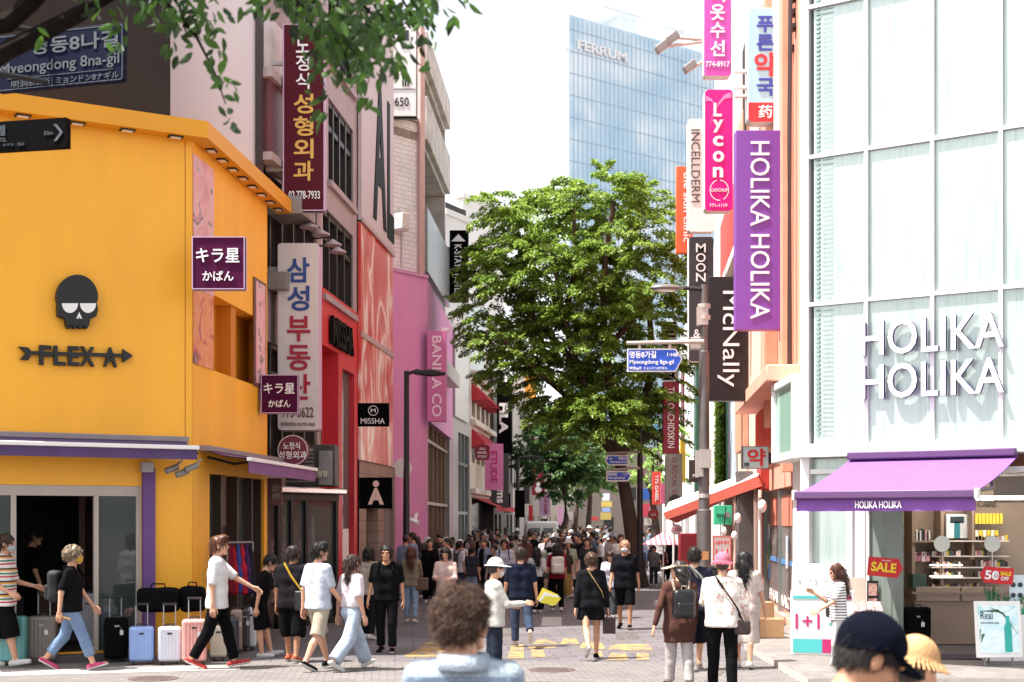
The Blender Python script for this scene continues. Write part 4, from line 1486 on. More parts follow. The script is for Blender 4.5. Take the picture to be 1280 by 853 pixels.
# big printed hoarding
zh = MF.sz(447, 276)[1]
zp0 = MF.sz(447, 575)[1]
mb = MB(); MF.bx(mb, xa, MF.len - .02, zh, 17.6, .03, .12)
mb.build('hoarding', mat('pale_mauve_board', '#c6b9bc', .6, var=.04), mis, smooth=False)
mb = MB()
MF.text(mb, 'A', 460.5, 291, 477, 118, .125, .02, .03, yl=False)
MF.text(mb, 'L', 478.5, 306, 486.6, 140, .125, .02, .03, yl=False)
mb.build('hoarding_lettering', TXB, mis)
ART = blotch_mat('red_swirl_print', [(.2, '#b5322e'), (.4, '#cf4a44'), (.47, '#d98a78'), (.52, '#efe0d8'), (.56, '#d8766a'), (.64, '#bf3a36'), (.72, '#ead0c4'), (.8, '#a82a2a')], .75, (1, 1, .4), .7, .35)
mb = MB(); MF.bx(mb, xa, MF.len - .02, zp0, zh - .05, .03, .1)
mb.build('poster', ART, mis, smooth=False)
z1 = MF.sz(447, 418)[1]
for q in ((z1 - .07, z1 + .07, .1, .14), (zh - .06, zh + .05, .12, .17)):
    mb = MB(); MF.bx(mb, xa, MF.len - .01, *q); mb.build('poster_rail', mat('pale_rail', '#b7a6a6', .5), mis)
TILE = brick_mat('beige_wall_tile', '#9a8478', '#a38d82', '#7c695f', .6, .3, .012, axes='wall', dirt=.2)
mb = MB(); MF.wall(mb, xa, MF.len + .6, 0, zp0 - .002, [(MF.s(455), MF.s(470), .1, MF.sz(455, 636)[1]), (MF.s(477), MF.s(489), .1, MF.sz(477, 625)[1])], .3, n=.06)
mb.build('tiled_front', TILE, mis, smooth=False)
mb = MB(); MF.bx(mb, MF.s(454), MF.s(490), .05, 3.4, -.3, -.25); mb.build('entrance', mat('pale_entrance', '#8b827e', .25, var=.5, scale=2, stretch=(1, 1, .2)), mis)

# ------------------------------------------------------------------ left row: white brick house and concrete balcony house, pink shop below
BF = Fac((484, 43.5), (527, 44.6))
brk = thing('brick_building', 'old house of whitewashed brick standing over the pink shop', 'building', BF.a)
WBRICK = brick_mat('whitewashed_brick', '#efebe7', '#e6e1dc', '#c9c1bb', .42, .14, .012, axes='wall', dirt=.22)  # whitewash lightened further: sunlight put into the brick colour
mb = MB(); zb = BF.sz(500, 148)[1]
BF.wall(mb, 0, BF.len, 0, zb, [], .1); BF.back(mb, 0, BF.len, 0, zb, 5)
mb.build('wall', WBRICK, brk, smooth=False)
mb = MB(); BF.bx(mb, 0, BF.len, zb - .55, zb - .3, .004, .03); BF.bx(mb, 0, BF.len, zb, zb + .12, -.3, .1)
mb.build('cornice', mat('stained_concrete', '#8e8378', .9, var=.4, scale=3), brk)
mb = MB(); BF.bx(mb, BF.s(521), BF.s(527), 5, zb + 3.0, .006, .16)
mb.build('downpipe', mat('salmon_pipe', '#c8a29a', .6, var=.1), brk, bevel=.02)
mb = MB(); BF.px(mb, 489, 288, 499, 268, .1, .5)
BF.bx(mb, BF.s(490), BF.s(499), BF.sz(490, 290)[1], BF.sz(490, 272)[1], .1, .45)
ac = mb.build('air_conditioner', mat('pale_ac', '#cfc9c4', .5), brk, bevel=.02)
mb = MB(); o = BF.p((BF.s(490) + BF.s(499)) / 2, BF.sz(490, 281)[1], .455)
mb.tube([o, o + BF.n * .02], .15, 16); mb.build('fan', mat('fan_dark', '#77716d', .5), ac)
mb = MB(); mb.tube([BF.p(BF.s(501), BF.sz(500, 335)[1], .06), BF.p(BF.s(501), BF.sz(500, 268)[1], .06), BF.p(BF.s(496), BF.sz(500, 262)[1], .1)], .03, 6); mb.build('conduit', mat('pale_ac', '#cfc9c4'), brk)
sign('roof_billboard', 'white billboard with a dark phone number on the brick house roof', 'billboard', 486, 28, 521, 146, 43.4, WHITEP, GREYM, .4,
     texts=[('5650', 487.5, 122, 511, 133, TXB, 'h', 0), ('III', 503, 94, 511, 108, TXB, 'h', .01)], frame=(1, GREYM),
     extra=lambda t, o, ux, uz, n, k: ((lambda mb: (mb.obox(o + ux * (16 * k) + uz * (85 * k) + n * .003, ux * (9 * k), uz * (23 * k), n * .012), mb.obox(o + uz * (34 * k) + n * .003, ux * (33 * k), uz * (.8 * k), n * .01), mb.build('print', mat('dark_print', '#2b2a33', .5), t)))(MB())))
# pink shop
PF = Fac((487.5, 42.2), (534, 43.6))
pk = thing('pink_shop', 'plain bright pink rendered shop with a bronze street front', 'shop building', PF.a)
zp = PF.sz(490, 339)[1]
PS = Fac((534, 43.6), GL(566))
mb = MB(); PF.wall(mb, 0, PF.len, 0, zp, [], .1)
PS.wall(mb, 0, PS.len, 0, zp, [(.2, PS.len - .3, .1, PS.sz(537, 527)[1])], .35); PS.back(mb, 0, PS.len, 0, zp, 2.6)
mb.build('wall', PINK, pk, smooth=False)
BRZ = mat('bronze_panel', '#6a4a38', .35, .5, var=.5, scale=1.2, stretch=(1, 1, .25))
mb = MB(); PS.bx(mb, .2, PS.len - .3, .1, PS.sz(537, 527)[1], -.34, -.3); mb.build('shop_front', BRZ, pk, smooth=False)
mb = MB()
for i in range(7):
    q = .3 + (PS.len - .7) * i / 6
    PS.bx(mb, q, q + .07, .1, PS.sz(537, 527)[1], -.3, -.14)
for z in (2.6, 4.6):
    PS.bx(mb, .2, PS.len - .3, z, z + .1, -.3, -.12)
mb.build('mullion', mat('bronze_mullion', '#8e7360', .35, .4), pk)
mb = MB(); PF.bx(mb, 0, PF.len, zp, zp + .1, -.2, .06); mb.build('coping', mat('pink_coping', '#c98fb6', .6), pk)
o = W(503, 586, 41.9)
mb = MB(); mb.tube([o, o + Vector((0, -.22, 0))], [.28, .28], 18); mb.tube([o + Vector((0, .3, 0)), o], .05, 8)
mb.build('wall_lamp', WHITEP, pk)
o = W(519, 651, 42.3); mb = MB(); mb.tube([o + Vector((0, .6, .2)), o + Vector((0, .1, .1)), o], .05, 6); mb.tube([o + Vector((-.14, 0, .03)), o + Vector((.1, -.2, -.06))], .07, 10)
mb.build('camera', WHITEP, pk)
# concrete balconies
BAL = Fac((527.5, 44.8), (557, 52.4))
cb = thing('balcony_building', 'grey concrete building with long stained balconies and railings', 'building', BAL.a)
CONC = mat('stained_grey_concrete', '#bdb7b2', .9, var=.3, scale=1.6, bump=.2)
zc = BAL.sz(529, 43)[1]
bands = [(44, 84), (124, 178), (262, 342)]
zs = [(BAL.sz(529, b)[1], BAL.sz(529, a)[1]) for a, b in bands]
mb = MB()
BAL.back(mb, 0, BAL.len, 7.2, zc, 7, n=-1.5)
BAL.bx(mb, BAL.len - .25, BAL.len, 7.2, zc, -1.5, -.01)
BAL.bx(mb, 0, .2, 7.2, zc, -1.5, -.01)
BAL.bx(mb, .0, BAL.len, 7.2, zc, -1.7, -1.5)
mb.build('wall', CONC, cb, smooth=False)
for i, (a, b) in enumerate(zs):
    mb = MB()
    BAL.bx(mb, 0, BAL.len, a, b, 0, .18); BAL.bx(mb, .0, BAL.len, a - .12, a + .1, -1.5, -.002)
    mb.build('balcony', CONC if i < 2 else mat('frosted_rail', '#8f9191', .3, var=.2), cb, bevel=.02)
for a, b in ((zs[0][0] - 2.1, zs[0][0] - .3), (zs[1][0] - 2.0, zs[1][0] - .3), (zs[2][0] - 1.6, zs[2][0] - .3)):
    mb = MB()
    for q in range(5):
        BAL.bx(mb, .5 + q * 1.5, .56 + q * 1.5, a, b, -1.46, -1.38)
    BAL.bx(mb, .5, BAL.len - .5, b - .06, b, -1.46, -1.38)
    w_ = mb.build('window', FRB, cb)
    mb = MB(); BAL.bx(mb, .5, BAL.len - .5, a, b, -1.49, -1.46); mb.build('pane', DGLASS, w_)
mb = MB(); BAL.bx(mb, -.1, BAL.len + .3, 7.0, 7.5, -1.5, .5); mb.build('canopy_slab', mat('pale_concrete', '#cdc8c4', .8, var=.12), cb, bevel=.02)

# ------------------------------------------------------------------ left row further back
PIL = Fac(GL(562), GL(573))
gb = thing('glazed_building', 'narrow grey building with a tall glazed bay beyond the pink shop', 'building', PIL.a)
GB = Fac(GL(562), GL(588))
zg = GB.sz(562, 398)[1]
mb = MB(); GB.wall(mb, 0, GB.len, 0, zg, [(GB.s(573), GB.s(586.5), .3, GB.sz(573, 540)[1])], .3); GB.back(mb, 0, GB.len, 0, zg, 6)
mb.build('wall', mat('grey_panel', '#a9a3a0', .5, var=.1), gb, smooth=False)
mb = MB(); GB.bx(mb, GB.s(573), GB.s(587), .2, GB.sz(573, 538)[1], -.28, -.24); mb.build('glazing', mat('grey_green_glass', '#6f7a78', .08, var=.4, scale=.6, spec=.9), gb)
mb = MB()
for i in range(4):
    q = GB.s(573) + (GB.s(586.5) - GB.s(573)) * i / 3
    GB.bx(mb, q - .08, q + .08, .2, GB.sz(573, 538)[1], -.24, -.05)
for z in (2.4, 4.4):
    GB.bx(mb, GB.s(573), GB.s(586.5), z - .06, z + .06, -.24, -.06)
mb.build('mullion', mat('alu', '#8f9694', .35, .6), gb)
mb = MB(); GB.bx(mb, GB.s(566), GB.s(583), GB.sz(566, 520)[1], zg - .3, .02, .1); mb.build('upper_panel', mat('pale_panel', '#c3c0bb', .4, var=.1), gb)
WB = Fac(GL(588), GL(617))
wb = thing('cream_building', 'cream building with small red window awnings on the left side of the street', 'building', WB.a)
zw = WB.sz(588, 470)[1]
rw = [(4.6, 6.0), (6.6, 8.0)]
hs = [(.5 + i * 2.0, 1.8 + i * 2.0, a, b) for a, b in rw for i in range(4)]
mb = MB(); WB.wall(mb, 0, WB.len, 0, zw, hs + [(.5, WB.len - .5, .1, 3.1)], .25); WB.back(mb, 0, WB.len, 0, zw, 6)
mb.build('wall', CREAM, wb, smooth=False)
for h_ in hs + [(.5, WB.len - .5, .1, 3.1)]:
    mb = MB(); WB.bx(mb, *h_, -.24, -.2); w_ = mb.build('window', DGLASS, wb)
for h_ in hs:
    mb = MB(); a, b, c, d_ = h_
    mb.add([WB.p(a - .1, d_ + .05, .01), WB.p(b + .1, d_ + .05, .01), WB.p(a - .1, d_ - .75, .8), WB.p(b + .1, d_ - .75, .8), WB.p(a - .1, d_ - .75, .01), WB.p(b + .1, d_ - .75, .01)],
           [(0, 2, 3, 1), (0, 4, 2), (1, 3, 5), (2, 4, 5, 3)])
    mb.build('window_awning', mat('red_cloth', '#b5323c', .85), wb, smooth=False)
for z in (3.35, 6.3, 8.4):
    mb = MB(); WB.bx(mb, 0, WB.len, z - .12, z + .12, .005, .25); mb.build('cornice', mat('pale_stone', '#d8ccc2', .8), wb, bevel=.03)
mb = MB()
mb.add([WB.p(.4, 3.1, .02), WB.p(WB.len - .4, 3.1, .02), WB.p(.4, 2.7, 1.1), WB.p(WB.len - .4, 2.7, 1.1), WB.p(.4, 2.5, 1.1), WB.p(WB.len - .4, 2.5, 1.1)], [(0, 2, 3, 1), (2, 4, 5, 3)])
mb.build('shop_awning', mat('red_cloth', '#b5323c', .85), wb, smooth=False)
# pale blocks that rise behind the row
def block(name, label, x0, x1, ytop, d0, d1, m, depth=8, wins=0, ybot=650, wm=None):
    f = Fac((x0, d0), (x1, d1))
    t = thing(name, label, 'building', f.a)
    z = f.sz(x0, ytop)[1]
    mb = MB()
    hs = []
    if wins:
        rows = int(z // 3.2); n = max(1, int(f.len // 2.4))
        for r in range(rows):
            for i in range(n):
                if (i + r * 3 + int(x0)) % wins != 1:
                    c = f.len * (i + .5) / n
                    hs.append((c - .6, c + .6, 1 + r * 3.2, 2.4 + r * 3.2))
    f.wall(mb, 0, f.len, 0, z, hs, .2); f.back(mb, 0, f.len, 0, z, depth)
    mb.build('wall', m, t, smooth=False)
    for h_ in hs:
        mb = MB(); f.bx(mb, *h_, -.2, -.17); w_ = mb.build('window', wm or DGLASS, t)
        mb = MB(); f.bx(mb, h_[0], h_[1], h_[2] - .1, h_[2], -.15, .06); mb.build('sill', m, w_)
    mb = MB(); f.bx(mb, -.1, f.len + .1, z, z + .25, -.4, .12); mb.build('parapet', m, t)
    return f, t, z
PALE = mat('pale_tower_wall', '#d9d5d2', .8, var=.1, scale=.5)
block('white_block', 'white rendered block with a rooftop plant room behind the left row', 578, 630, 247, 84, 88, PALE, 10, 0)
f, t, z = block('white_block', 'lower white block with a dark parapet line next to the balconies', 556, 585, 268, 62, 64, mat('pale_block_wall', '#d2cecb', .8, var=.12, scale=.5), 6, 0)
mb = MB(); f.bx(mb, .2, f.len, z + .25, z + .6, -.3, -.1); mb.build('roof_edge', mat('dark_ledge', '#2f2a29'), t)
block('glass_strip_building', 'slim grey green glazed building behind the black hotel sign', 580, 606, 385, 70, 73, mat('pale_green_glass', '#b9c6c3', .2, var=.15), 6, 0)
block('dark_building', 'dark grey shop building carrying the black vertical banners', 617, 641, 470, 69, 81, mat('dark_grey_panel', '#45403f', .6, var=.2), 8, 3)
block('grey_building', 'pale grey shop building with a white pillar left of the far trees', 641, 662, 500, 82, 95, mat('pale_grey_wall', '#b3adab', .7, var=.15), 8, 3)
block('white_block', 'white block with an orange panel behind the far left shops', 640, 668, 470, 112, 114, PALE, 8, 4)
block('brown_building', 'brown grey shop building with red hanging signs far down the left', 662, 680, 545, 95, 111, mat('brown_grey_wall', '#8a7d79', .7, var=.2), 8, 3)
block('beige_building', 'beige stone shop at the far left before the street bends', 679, 712, 580, 112, 140, mat('beige_stone', '#a3958a', .7, var=.15), 8, 3)
block('end_building', 'beige building closing the street far behind the crowd', 690, 830, 560, 150, 154, mat('end_stone', '#8d8177', .7, var=.15), 12, 2)
mb = MB(); o = W(656, 498, 111); mb.obox(o, (.9, 0, 0), (0, .3, 0), (0, 0, 2.6))
tag(mb.build('orange_panel', mat('orange_sheet', '#e0912c', .5)), 'small orange panel high on a white block in the distance', 'sign')

# ------------------------------------------------------------------ the glass tower
TW = Fac((711, 240), (892, 262))
tw = thing('glass_tower', 'tall blue glass office tower with a sloping roof line', 'tower', TW.a)
mbt, nt, N, L, p = nodes_of('hazed_tower_glass')
g = N.new('ShaderNodeNewGeometry'); nz = N.new('ShaderNodeTexNoise'); nz.inputs['Scale'].default_value = .12; nz.inputs['Detail'].default_value = 3
r = ramp(N, [(.3, '#aecde2'), (.5, '#c8deea'), (.68, '#eaf2f6')])  # paler blues: distance haze put into the glass colour
L.new(g.outputs['Position'], nz.inputs[0]); L.new(nz.outputs[0], r.inputs[0]); L.new(r.outputs[0], p.inputs['Base Color'])
p.inputs['Roughness'].default_value = .22; p.inputs['Specular IOR Level'].default_value = .6
za, zb_ = TW.sz(711, 18)[1], TW.sz(892, 70)[1]
mb = MB()
mb.quad(TW.p(0, 0), TW.p(TW.len, 0), TW.p(TW.len, zb_), TW.p(0, za))
bk = G(716, 290); bk2 = Vector((bk.x, bk.y, za))
mb.quad(bk, TW.p(0, 0), TW.p(0, za), bk2)
mb.quad(TW.p(0, za), TW.p(TW.len, zb_), TW.p(TW.len, zb_, -30), bk2)
mb.build('facade', mbt, tw, smooth=False)
mb = MB()
zt = lambda s_: za + (zb_ - za) * s_ / TW.len
n = 34
for i in range(n + 1):
    q = TW.len * i / n
    TW.bx(mb, q - .035, q + .035, 0, zt(q) - .2, .02, .12)
z = 3.6
while z < za:
    sm = TW.len if z < zb_ else TW.len * (za - z) / (za - zb_)
    TW.bx(mb, 0, sm, z - .06, z + .06, .015, .1)
    z += 3.7
mb.build('glazing_bars', mat('tower_bars', '#aec7da', .4, var=.05), tw, smooth=False)
mb = MB(); TW.text(mb, 'FERRUM', 721, 62, 782, 50, .15, .3, .02)
TW_t = mb.build('lettering', TXW, tw)
mb = MB(); TW.bx(mb, TW.s(806), TW.s(824), zb_ - 4, TW.sz(810, 8)[1], -14, -6); TW.bx(mb, TW.s(778), TW.s(826), TW.sz(810, 10)[1], TW.sz(810, 6)[1], -15, -5)
TW.bx(mb, TW.s(864), TW.s(878), zb_ - 2, TW.sz(870, 28)[1], -14, -6); TW.bx(mb, TW.s(855), TW.s(880), TW.sz(870, 32)[1], TW.sz(870, 27)[1], -15, -5)
TW.bx(mb, TW.s(752), TW.s(786), zb_ - 2, TW.sz(770, 33)[1], -10, -6)
mb.build('roof_plant', mat('pale_roof_plant', '#d8d8d8', .8, var=.05), tw, smooth=False)
mb = MB()
for x in (824, 832):
    q = TW.s(x); mb.tube([TW.p(q, zb_ - 2, -10), TW.p(q, TW.sz(x, -6)[1], -10)], .2, 6)
mb.build('mast', mat('mast_grey', '#b9b9bb', .5), tw)
# ------------------------------------------------------------------ right corner: pale glass cosmetics building
HF = Fac((1010, 22.6), (1330, 20.4))
hol = thing('glass_shop_building', 'pale green fluted glass corner building with white frames and a lilac awning', 'shop building', HF.a)
gm, nt, N, L, p = nodes_of('fluted_pale_glass')
g = N.new('ShaderNodeNewGeometry')
s_ = N.new('ShaderNodeSeparateXYZ'); L.new(g.outputs['Position'], s_.inputs[0])
ad = N.new('ShaderNodeMath'); ad.operation = 'SUBTRACT'; L.new(s_.outputs[0], ad.inputs[0]); L.new(s_.outputs[1], ad.inputs[1])
cb_ = N.new('ShaderNodeCombineXYZ'); L.new(ad.outputs[0], cb_.inputs[0])
mz = N.new('ShaderNodeMath'); mz.operation = 'MULTIPLY'; mz.inputs[1].default_value = .05; L.new(s_.outputs[2], mz.inputs[0]); L.new(mz.outputs[0], cb_.inputs[1])
n1 = N.new('ShaderNodeTexNoise'); n1.inputs['Scale'].default_value = 8; n1.inputs['Detail'].default_value = 6; n1.inputs['Roughness'].default_value = .7
L.new(cb_.outputs[0], n1.inputs[0])
n2 = N.new('ShaderNodeTexNoise'); n2.inputs['Scale'].default_value = .35; L.new(g.outputs['Position'], n2.inputs[0])
mx = N.new('ShaderNodeMath'); mx.operation = 'ADD'; L.new(n1.outputs[0], mx.inputs[0])
mm = N.new('ShaderNodeMath'); mm.operation = 'MULTIPLY'; mm.inputs[1].default_value = .5; L.new(n2.outputs[0], mm.inputs[0]); L.new(mm.outputs[0], mx.inputs[1])
r = ramp(N, [(.46, '#94a69f'), (.62, '#aab9b3'), (.78, '#b8c4bf'), (.94, '#9fb0aa')])
L.new(mx.outputs[0], r.inputs[0]); L.new(r.outputs[0], p.inputs['Base Color'])
p.inputs['Roughness'].default_value = .32; p.inputs['Specular IOR Level'].default_value = .7; p.inputs['Metallic'].default_value = .5
WFR = mat('white_frame', '#e2e0df', .4, var=.03)
zt_, zb0 = 14., HF.sz(1011, 571)[1]
mb = MB()
HF.bx(mb, .1, HF.len, zb0 + .1, zt_, -.3, 0)
mb.build('glass_facade', gm, hol, smooth=False)
mb = MB()
HF.back(mb, 0, HF.len, zb0, zt_, 5, n=-.31)
mb.build('wall', WHITEP, hol, smooth=False)
mb = MB()
z198, z382, z11 = HF.sz(1011, 198)[1], HF.sz(1011, 381.8)[1], HF.sz(1011, 11)[1]
for x in (1010, 1084, 1166.5, 1252):
    q = HF.s(x); HF.bx(mb, q - .03, q + .03, zb0 + .2, zt_, .004, .06)
for z in (z198, z382, z11, z11 + 2.7):
    HF.bx(mb, 0, HF.len, z - .03, z + .03, .006, .064)
mb.build('mullions', WFR, hol, smooth=False)
mb = MB(); HF.bx(mb, -.12, HF.len, zb0 - .02, zb0 + .19, -.6, .16); mb.build('floor_band', WFR, hol, bevel=.01)
mb = MB(); HF.bx(mb, -.12, .03, 0, zt_, -.5, .03); mb.build('corner_post', WFR, hol, bevel=.01)
mb = MB()
for i in range(150):
    z = zb0 + .35 + i * .072
    HF.bx(mb, .14, .2, z, z + .03, .01, .03); HF.bx(mb, .24, .42, z, z + .012, .01, .018, 1)
mb.build('led_strip', [mat('led_dots', '#8ba59f', .4, var=0), mat('pale_led_rail', '#b0c8c2', .4, var=0)], hol, smooth=False)
# big letters standing off the glass
mb = MB()
PUR = mat('purple_letter_side', '#4c2f7c', .5, var=0)
LW_ = mat('white_letter_face', '#f6f4f4', .5, var=0)
rows = [(((1080, 445), (1258, 437)), 402, 391), (((1080, 498.5), (1258, 494)), 456, 447)]
for (l_, r_), yl, yr in rows:
    a_, zb1 = HF.sz(l_[0], l_[1]); b_, zb2 = HF.sz(r_[0], r_[1]); zt1 = HF.sz(l_[0], yl)[1]
    z = (zb1 + zb2) / 2
    mb.text('HOLIKA', HF.p(a_, z, .066), HF.u * (b_ - a_), HF.z * (zt1 - zb1), HF.n * .075, .008, 0, 1)
mb.build('lettering', [LW_, PUR], hol)
# ground floor: white piers, glass screens, open shop
def HS(x): return HF.s(x)
mb = MB()
for x0, x1 in ((1003, 1009), (1059, 1066), (1083, 1087)):
    HF.bx(mb, HS(x0), HS(x1), 0.1, zb0 - .03, -.2, .02)
HF.bx(mb, HS(1009), HS(1059), 1.35, 1.42, -.1, -.01); HF.bx(mb, HS(1009), HS(1059), zb0 - .28, zb0 - .2, -.1, -.01)
mb.build('pier', WFR, hol, bevel=.008)
mb = MB(); HF.bx(mb, HS(1066), HS(1083), .1, zb0 - .03, -.15, -.02)
mb.build('wall_panel', mat('lilac_white_panel', '#e6dfe3', .5, var=.04), hol)
mb = MB(); HF.bx(mb, HS(1009), HS(1059), .1, zb0 - .03, -.14, -.11)
mb.build('glass_screen', gm, hol, smooth=False)
mb = MB(); HF.bx(mb, HS(1087), HS(1128), .12, zb0 - .05, -.06, -.03)
mb.build('glass_door', mat('grey_green_door', '#77827b', .1, var=.12, stretch=(3, 3, .3)), hol)
IN = Fac((1094, 23.4), (1345, 23.4))
WOOD = mat('taupe_wood', '#8d7866', .5, var=.12, scale=2, stretch=(1, 1, .3))
INW = mat('taupe_wall', '#a3917f', .7, var=.06)
fp_ = [HF.p(HS(1087), 0, -.02), HF.p(HF.len - .02, 0, -.02), IN.b, IN.a]
mb = MB(); mb.prism([(q.x, q.y) for q in fp_], (0, 0, .02), (1, 0, 0), (0, 1, 0), (0, 0, .08)); mb.build('shop_floor', mat('shop_floor', '#8d8078', .35, var=.12), hol, smooth=False)
mb = MB(); mb.prism([(q.x, q.y) for q in fp_], (0, 0, zb0 - .3), (1, 0, 0), (0, 1, 0), (0, 0, .08)); mb.build('shop_ceiling', WHITEP, hol, smooth=False)
mb = MB(); IN.bx(mb, -.1, IN.len, .1, zb0 - .3, -.1, 0)
q = IN.a - fp_[0]; mb.obox(fp_[0] + Vector((-.08, 0, .1)), q, (.08, 0, 0), (0, 0, zb0 - .4))
mb.build('shop_wall', INW, hol, smooth=False)
mb = MB(); HF.bx(mb, HS(1236), HF.len, zb0 - .75, zb0 - .28, -.3, -.24); mb.build('upper_glass', glass('smoked_glass', '#6a6f70', alpha=.5), hol)
for x0, x1 in ((1160, 1222), (1226, 1285)):
    mb = MB(); q = IN.off(.9); a, b = q.s(x0), q.s(x1); z = q.sz(1220, 625)[1]
    q.bx(mb, a, b, z, z + .06, 0, .09)
    mb.build('strip_lamp', mat('strip_light', '#fff4e6', emit=10, var=0), hol)
IW = IN
def ibox(name, m, x0, y0, x1, y1, n0, n1, parent, **k):
    q = IW.off((n0 + n1) / 2) if n1 - n0 > .6 else IW.off(n1)
    mb = MB(); a, b = q.s(x0), q.s(x1); z1, z0 = q.sz((x0 + x1) / 2, y0)[1], q.sz((x0 + x1) / 2, y1)[1]
    q2 = IW
    q2.bx(mb, a, b, max(z0, .102), z1, n0, n1)
    return mb.build(name, m, parent, **k)
mb = MB(); f = IW.off(.05); f.text(mb, 'SKIN CARE', 1198, 634, 1246, 626, 0, .02, .01); mb.build('lettering', mat('grey_letters', '#4c4542', .5, var=0), hol)
# wall cabinet with shelves
cab = thing('display_cabinet', 'taupe wooden display wall with shelves and drawers at the back of the cosmetics shop', 'display cabinet', IW.p(IW.s(1185), .1, 0))
ibox('base', WOOD, 1143, 742, 1262, 806, .02, .5, cab, bevel=.01)
ibox('drawer', mat('taupe_drawer', '#968170', .5, var=.1), 1145, 734, 1200, 752, .3, .53, cab, bevel=.01)
ibox('drawer', mat('taupe_drawer', '#968170', .5, var=.1), 1202, 734, 1262, 752, .3, .53, cab, bevel=.01)
ibox('upright', WOOD, 1140, 634, 1144, 742, .02, .4, cab)
ibox('upright', WOOD, 1176, 634, 1180, 742, .02, .4, cab)
ibox('upright', WOOD, 1215, 634, 1218, 700, .02, .4, cab)
for y in (676, 695, 709, 722, 738):
    ibox('shelf', mat('pale_shelf', '#d9cfc6', .4), 1165, y, 1262, y + 1.5, .05, .45, cab)
ibox('shelf', WOOD, 1140, 676, 1165, 678, .05, .45, cab); ibox('shelf', WOOD, 1140, 740, 1262, 743, .02, .55, cab)
ibox('rail', mat('shelf_light', '#fff4e6', emit=4, var=0), 1163, 706, 1203, 707, .42, .46, cab)
ibox('rail', mat('shelf_light', '#fff4e6', emit=4, var=0), 1163, 720, 1203, 721, .42, .46, cab)
sc_ = ibox('screen', mat('light_screen', '#dfe6ea', .2, var=.05), 1183, 643, 1209, 673, .1, .16, cab)
ibox('print', mat('teal_bottle_print', '#2b7f8c', .4, var=.2), 1193, 652, 1200, 673, .162, .17, cab)
ibox('print', mat('dark_leaf_print', '#23333a', .4, var=.2), 1188, 646, 1205, 654, .162, .17, cab)
cols = ['#d8d3ce', '#b9605f', '#2d2a2c', '#d8b83a', '#c99a9a', '#e5dccf', '#3c5a4c', '#a9808c', '#e3c4bd', '#54403c']
k = 0
prod = []
def product(x0, y0, x1, y1, col, label, group):
    o = ibox('product_box', paint(col), x0, y0, x1, y1, .22, .34, None)
    tag(o, label, 'cosmetics', group)
    return o
for y, n, x0, x1, hgt in ((676, 9, 1143, 1163, 15), (709, 13, 1165, 1201, 7), (695, 12, 1165, 1201, 8), (722, 12, 1165, 1201, 7), (738, 10, 1165, 1201, 8), (738, 12, 1206, 1226, 9), (676.5, 10, 1219, 1260, 7), (695, 10, 1219, 1234, 9), (695, 8, 1144, 1163, 4), (709, 12, 1219, 1260, 9), (722, 11, 1219, 1260, 7)):
    for i in range(n):
        w = (x1 - x0) / n; x = x0 + w * i
        c = cols[(i * 3 + int(y)) % len(cols)] if y != 676 else cols[[2, 5, 2, 0, 2, 2, 4, 2, 0][i]]
        product(x + .3, y - hgt * (.7 + .3 * ((i * 7 + y) % 5) / 4), x + w - .3, y - .05, c, 'small cosmetics carton in the rows along the lit shop shelves', 'cosmetics on the shop shelves')
for i in range(8):
    product(1219 + i * 4.4, 642, 1222.6 + i * 4.4, 655, '#e0c23c', 'yellow carton hanging in the top row of the shop wall', 'yellow cartons on the shop wall')
for i in range(6):
    product(1219 + i * 5, 663, 1223 + i * 5, 675, '#e0c23c' if i % 2 else '#e9e2c8', 'yellow or cream carton on the shelf under the top row', 'cartons under the top row')
for i in range(4):
    product(1141 + i * 5.5, 690 + (i % 2), 1145.6 + i * 5.5, 702, ['#c99aa6', '#a86a74', '#d8c0c4', '#b98088'][i], 'pink palette on the left shelf of the shop wall', 'pink palettes on the left shelf')
tag(ibox('green_box', paint('#2c4a3c'), 1141, 718, 1158, 736, .2, .5, None, bevel=.006), 'dark green square box on the left shelf of the shop', 'box')
for x in (1177, 1240):
    t = thing('round_mirror', 'round tabletop mirror on the shop counter ' + ('beside the poster screen' if x < 1200 else 'under the yellow cartons'), 'mirror', IW.p(IW.s(x), 1.4, .5))
    mb = MB(); f = IW.off(.5); a, z = f.sz(x, 680)
    cc = f.p(a, z, 0)
    mb.prism([(.13 * math.cos(R(i * 15)), .13 * math.sin(R(i * 15))) for i in range(24)], cc, f.u, f.z, f.n * .02)
    mb.build('mirror', mat('mirror_glass', '#c4c8c4', .08, 1., var=0), t)
    mb = MB(); mb.tube([f.p(a, z - .13, .01), f.p(a, z - .5, .01)], .012, 6); mb.build('stand', mat('chrome', '#b8b4b4'), t)
# suitcase and mat inside
# lilac awning
lil = mat('lilac_awning', '#7f4f9e', .85, var=.05, scale=3)
HAw = HF
sA, sB, OUT = HF.s(1067), HF.s(1276), 2.1
z1, z2 = zb0 - .06, 2.5
mb = MB()
n = 10
for i in range(n):
    a, b = i / n, (i + 1) / n
    za, zb = z1 + (z2 - z1) * a - .04 * math.sin(math.pi * a), z1 + (z2 - z1) * b - .04 * math.sin(math.pi * b)
    mb.quad(HF.p(sA, za, .1 + OUT * a), HF.p(sA, zb, .1 + OUT * b), HF.p(sB, zb, .1 + OUT * b), HF.p(sB, za, .1 + OUT * a))
    mb.quad(HF.p(sA, za - .01, .1 + OUT * a), HF.p(sB, za - .01, .1 + OUT * a), HF.p(sB, zb - .01, .1 + OUT * b), HF.p(sA, zb - .01, .1 + OUT * b))
aw = mb.build('awning', lil, hol)
mb = MB(); m = 48
zv = z2
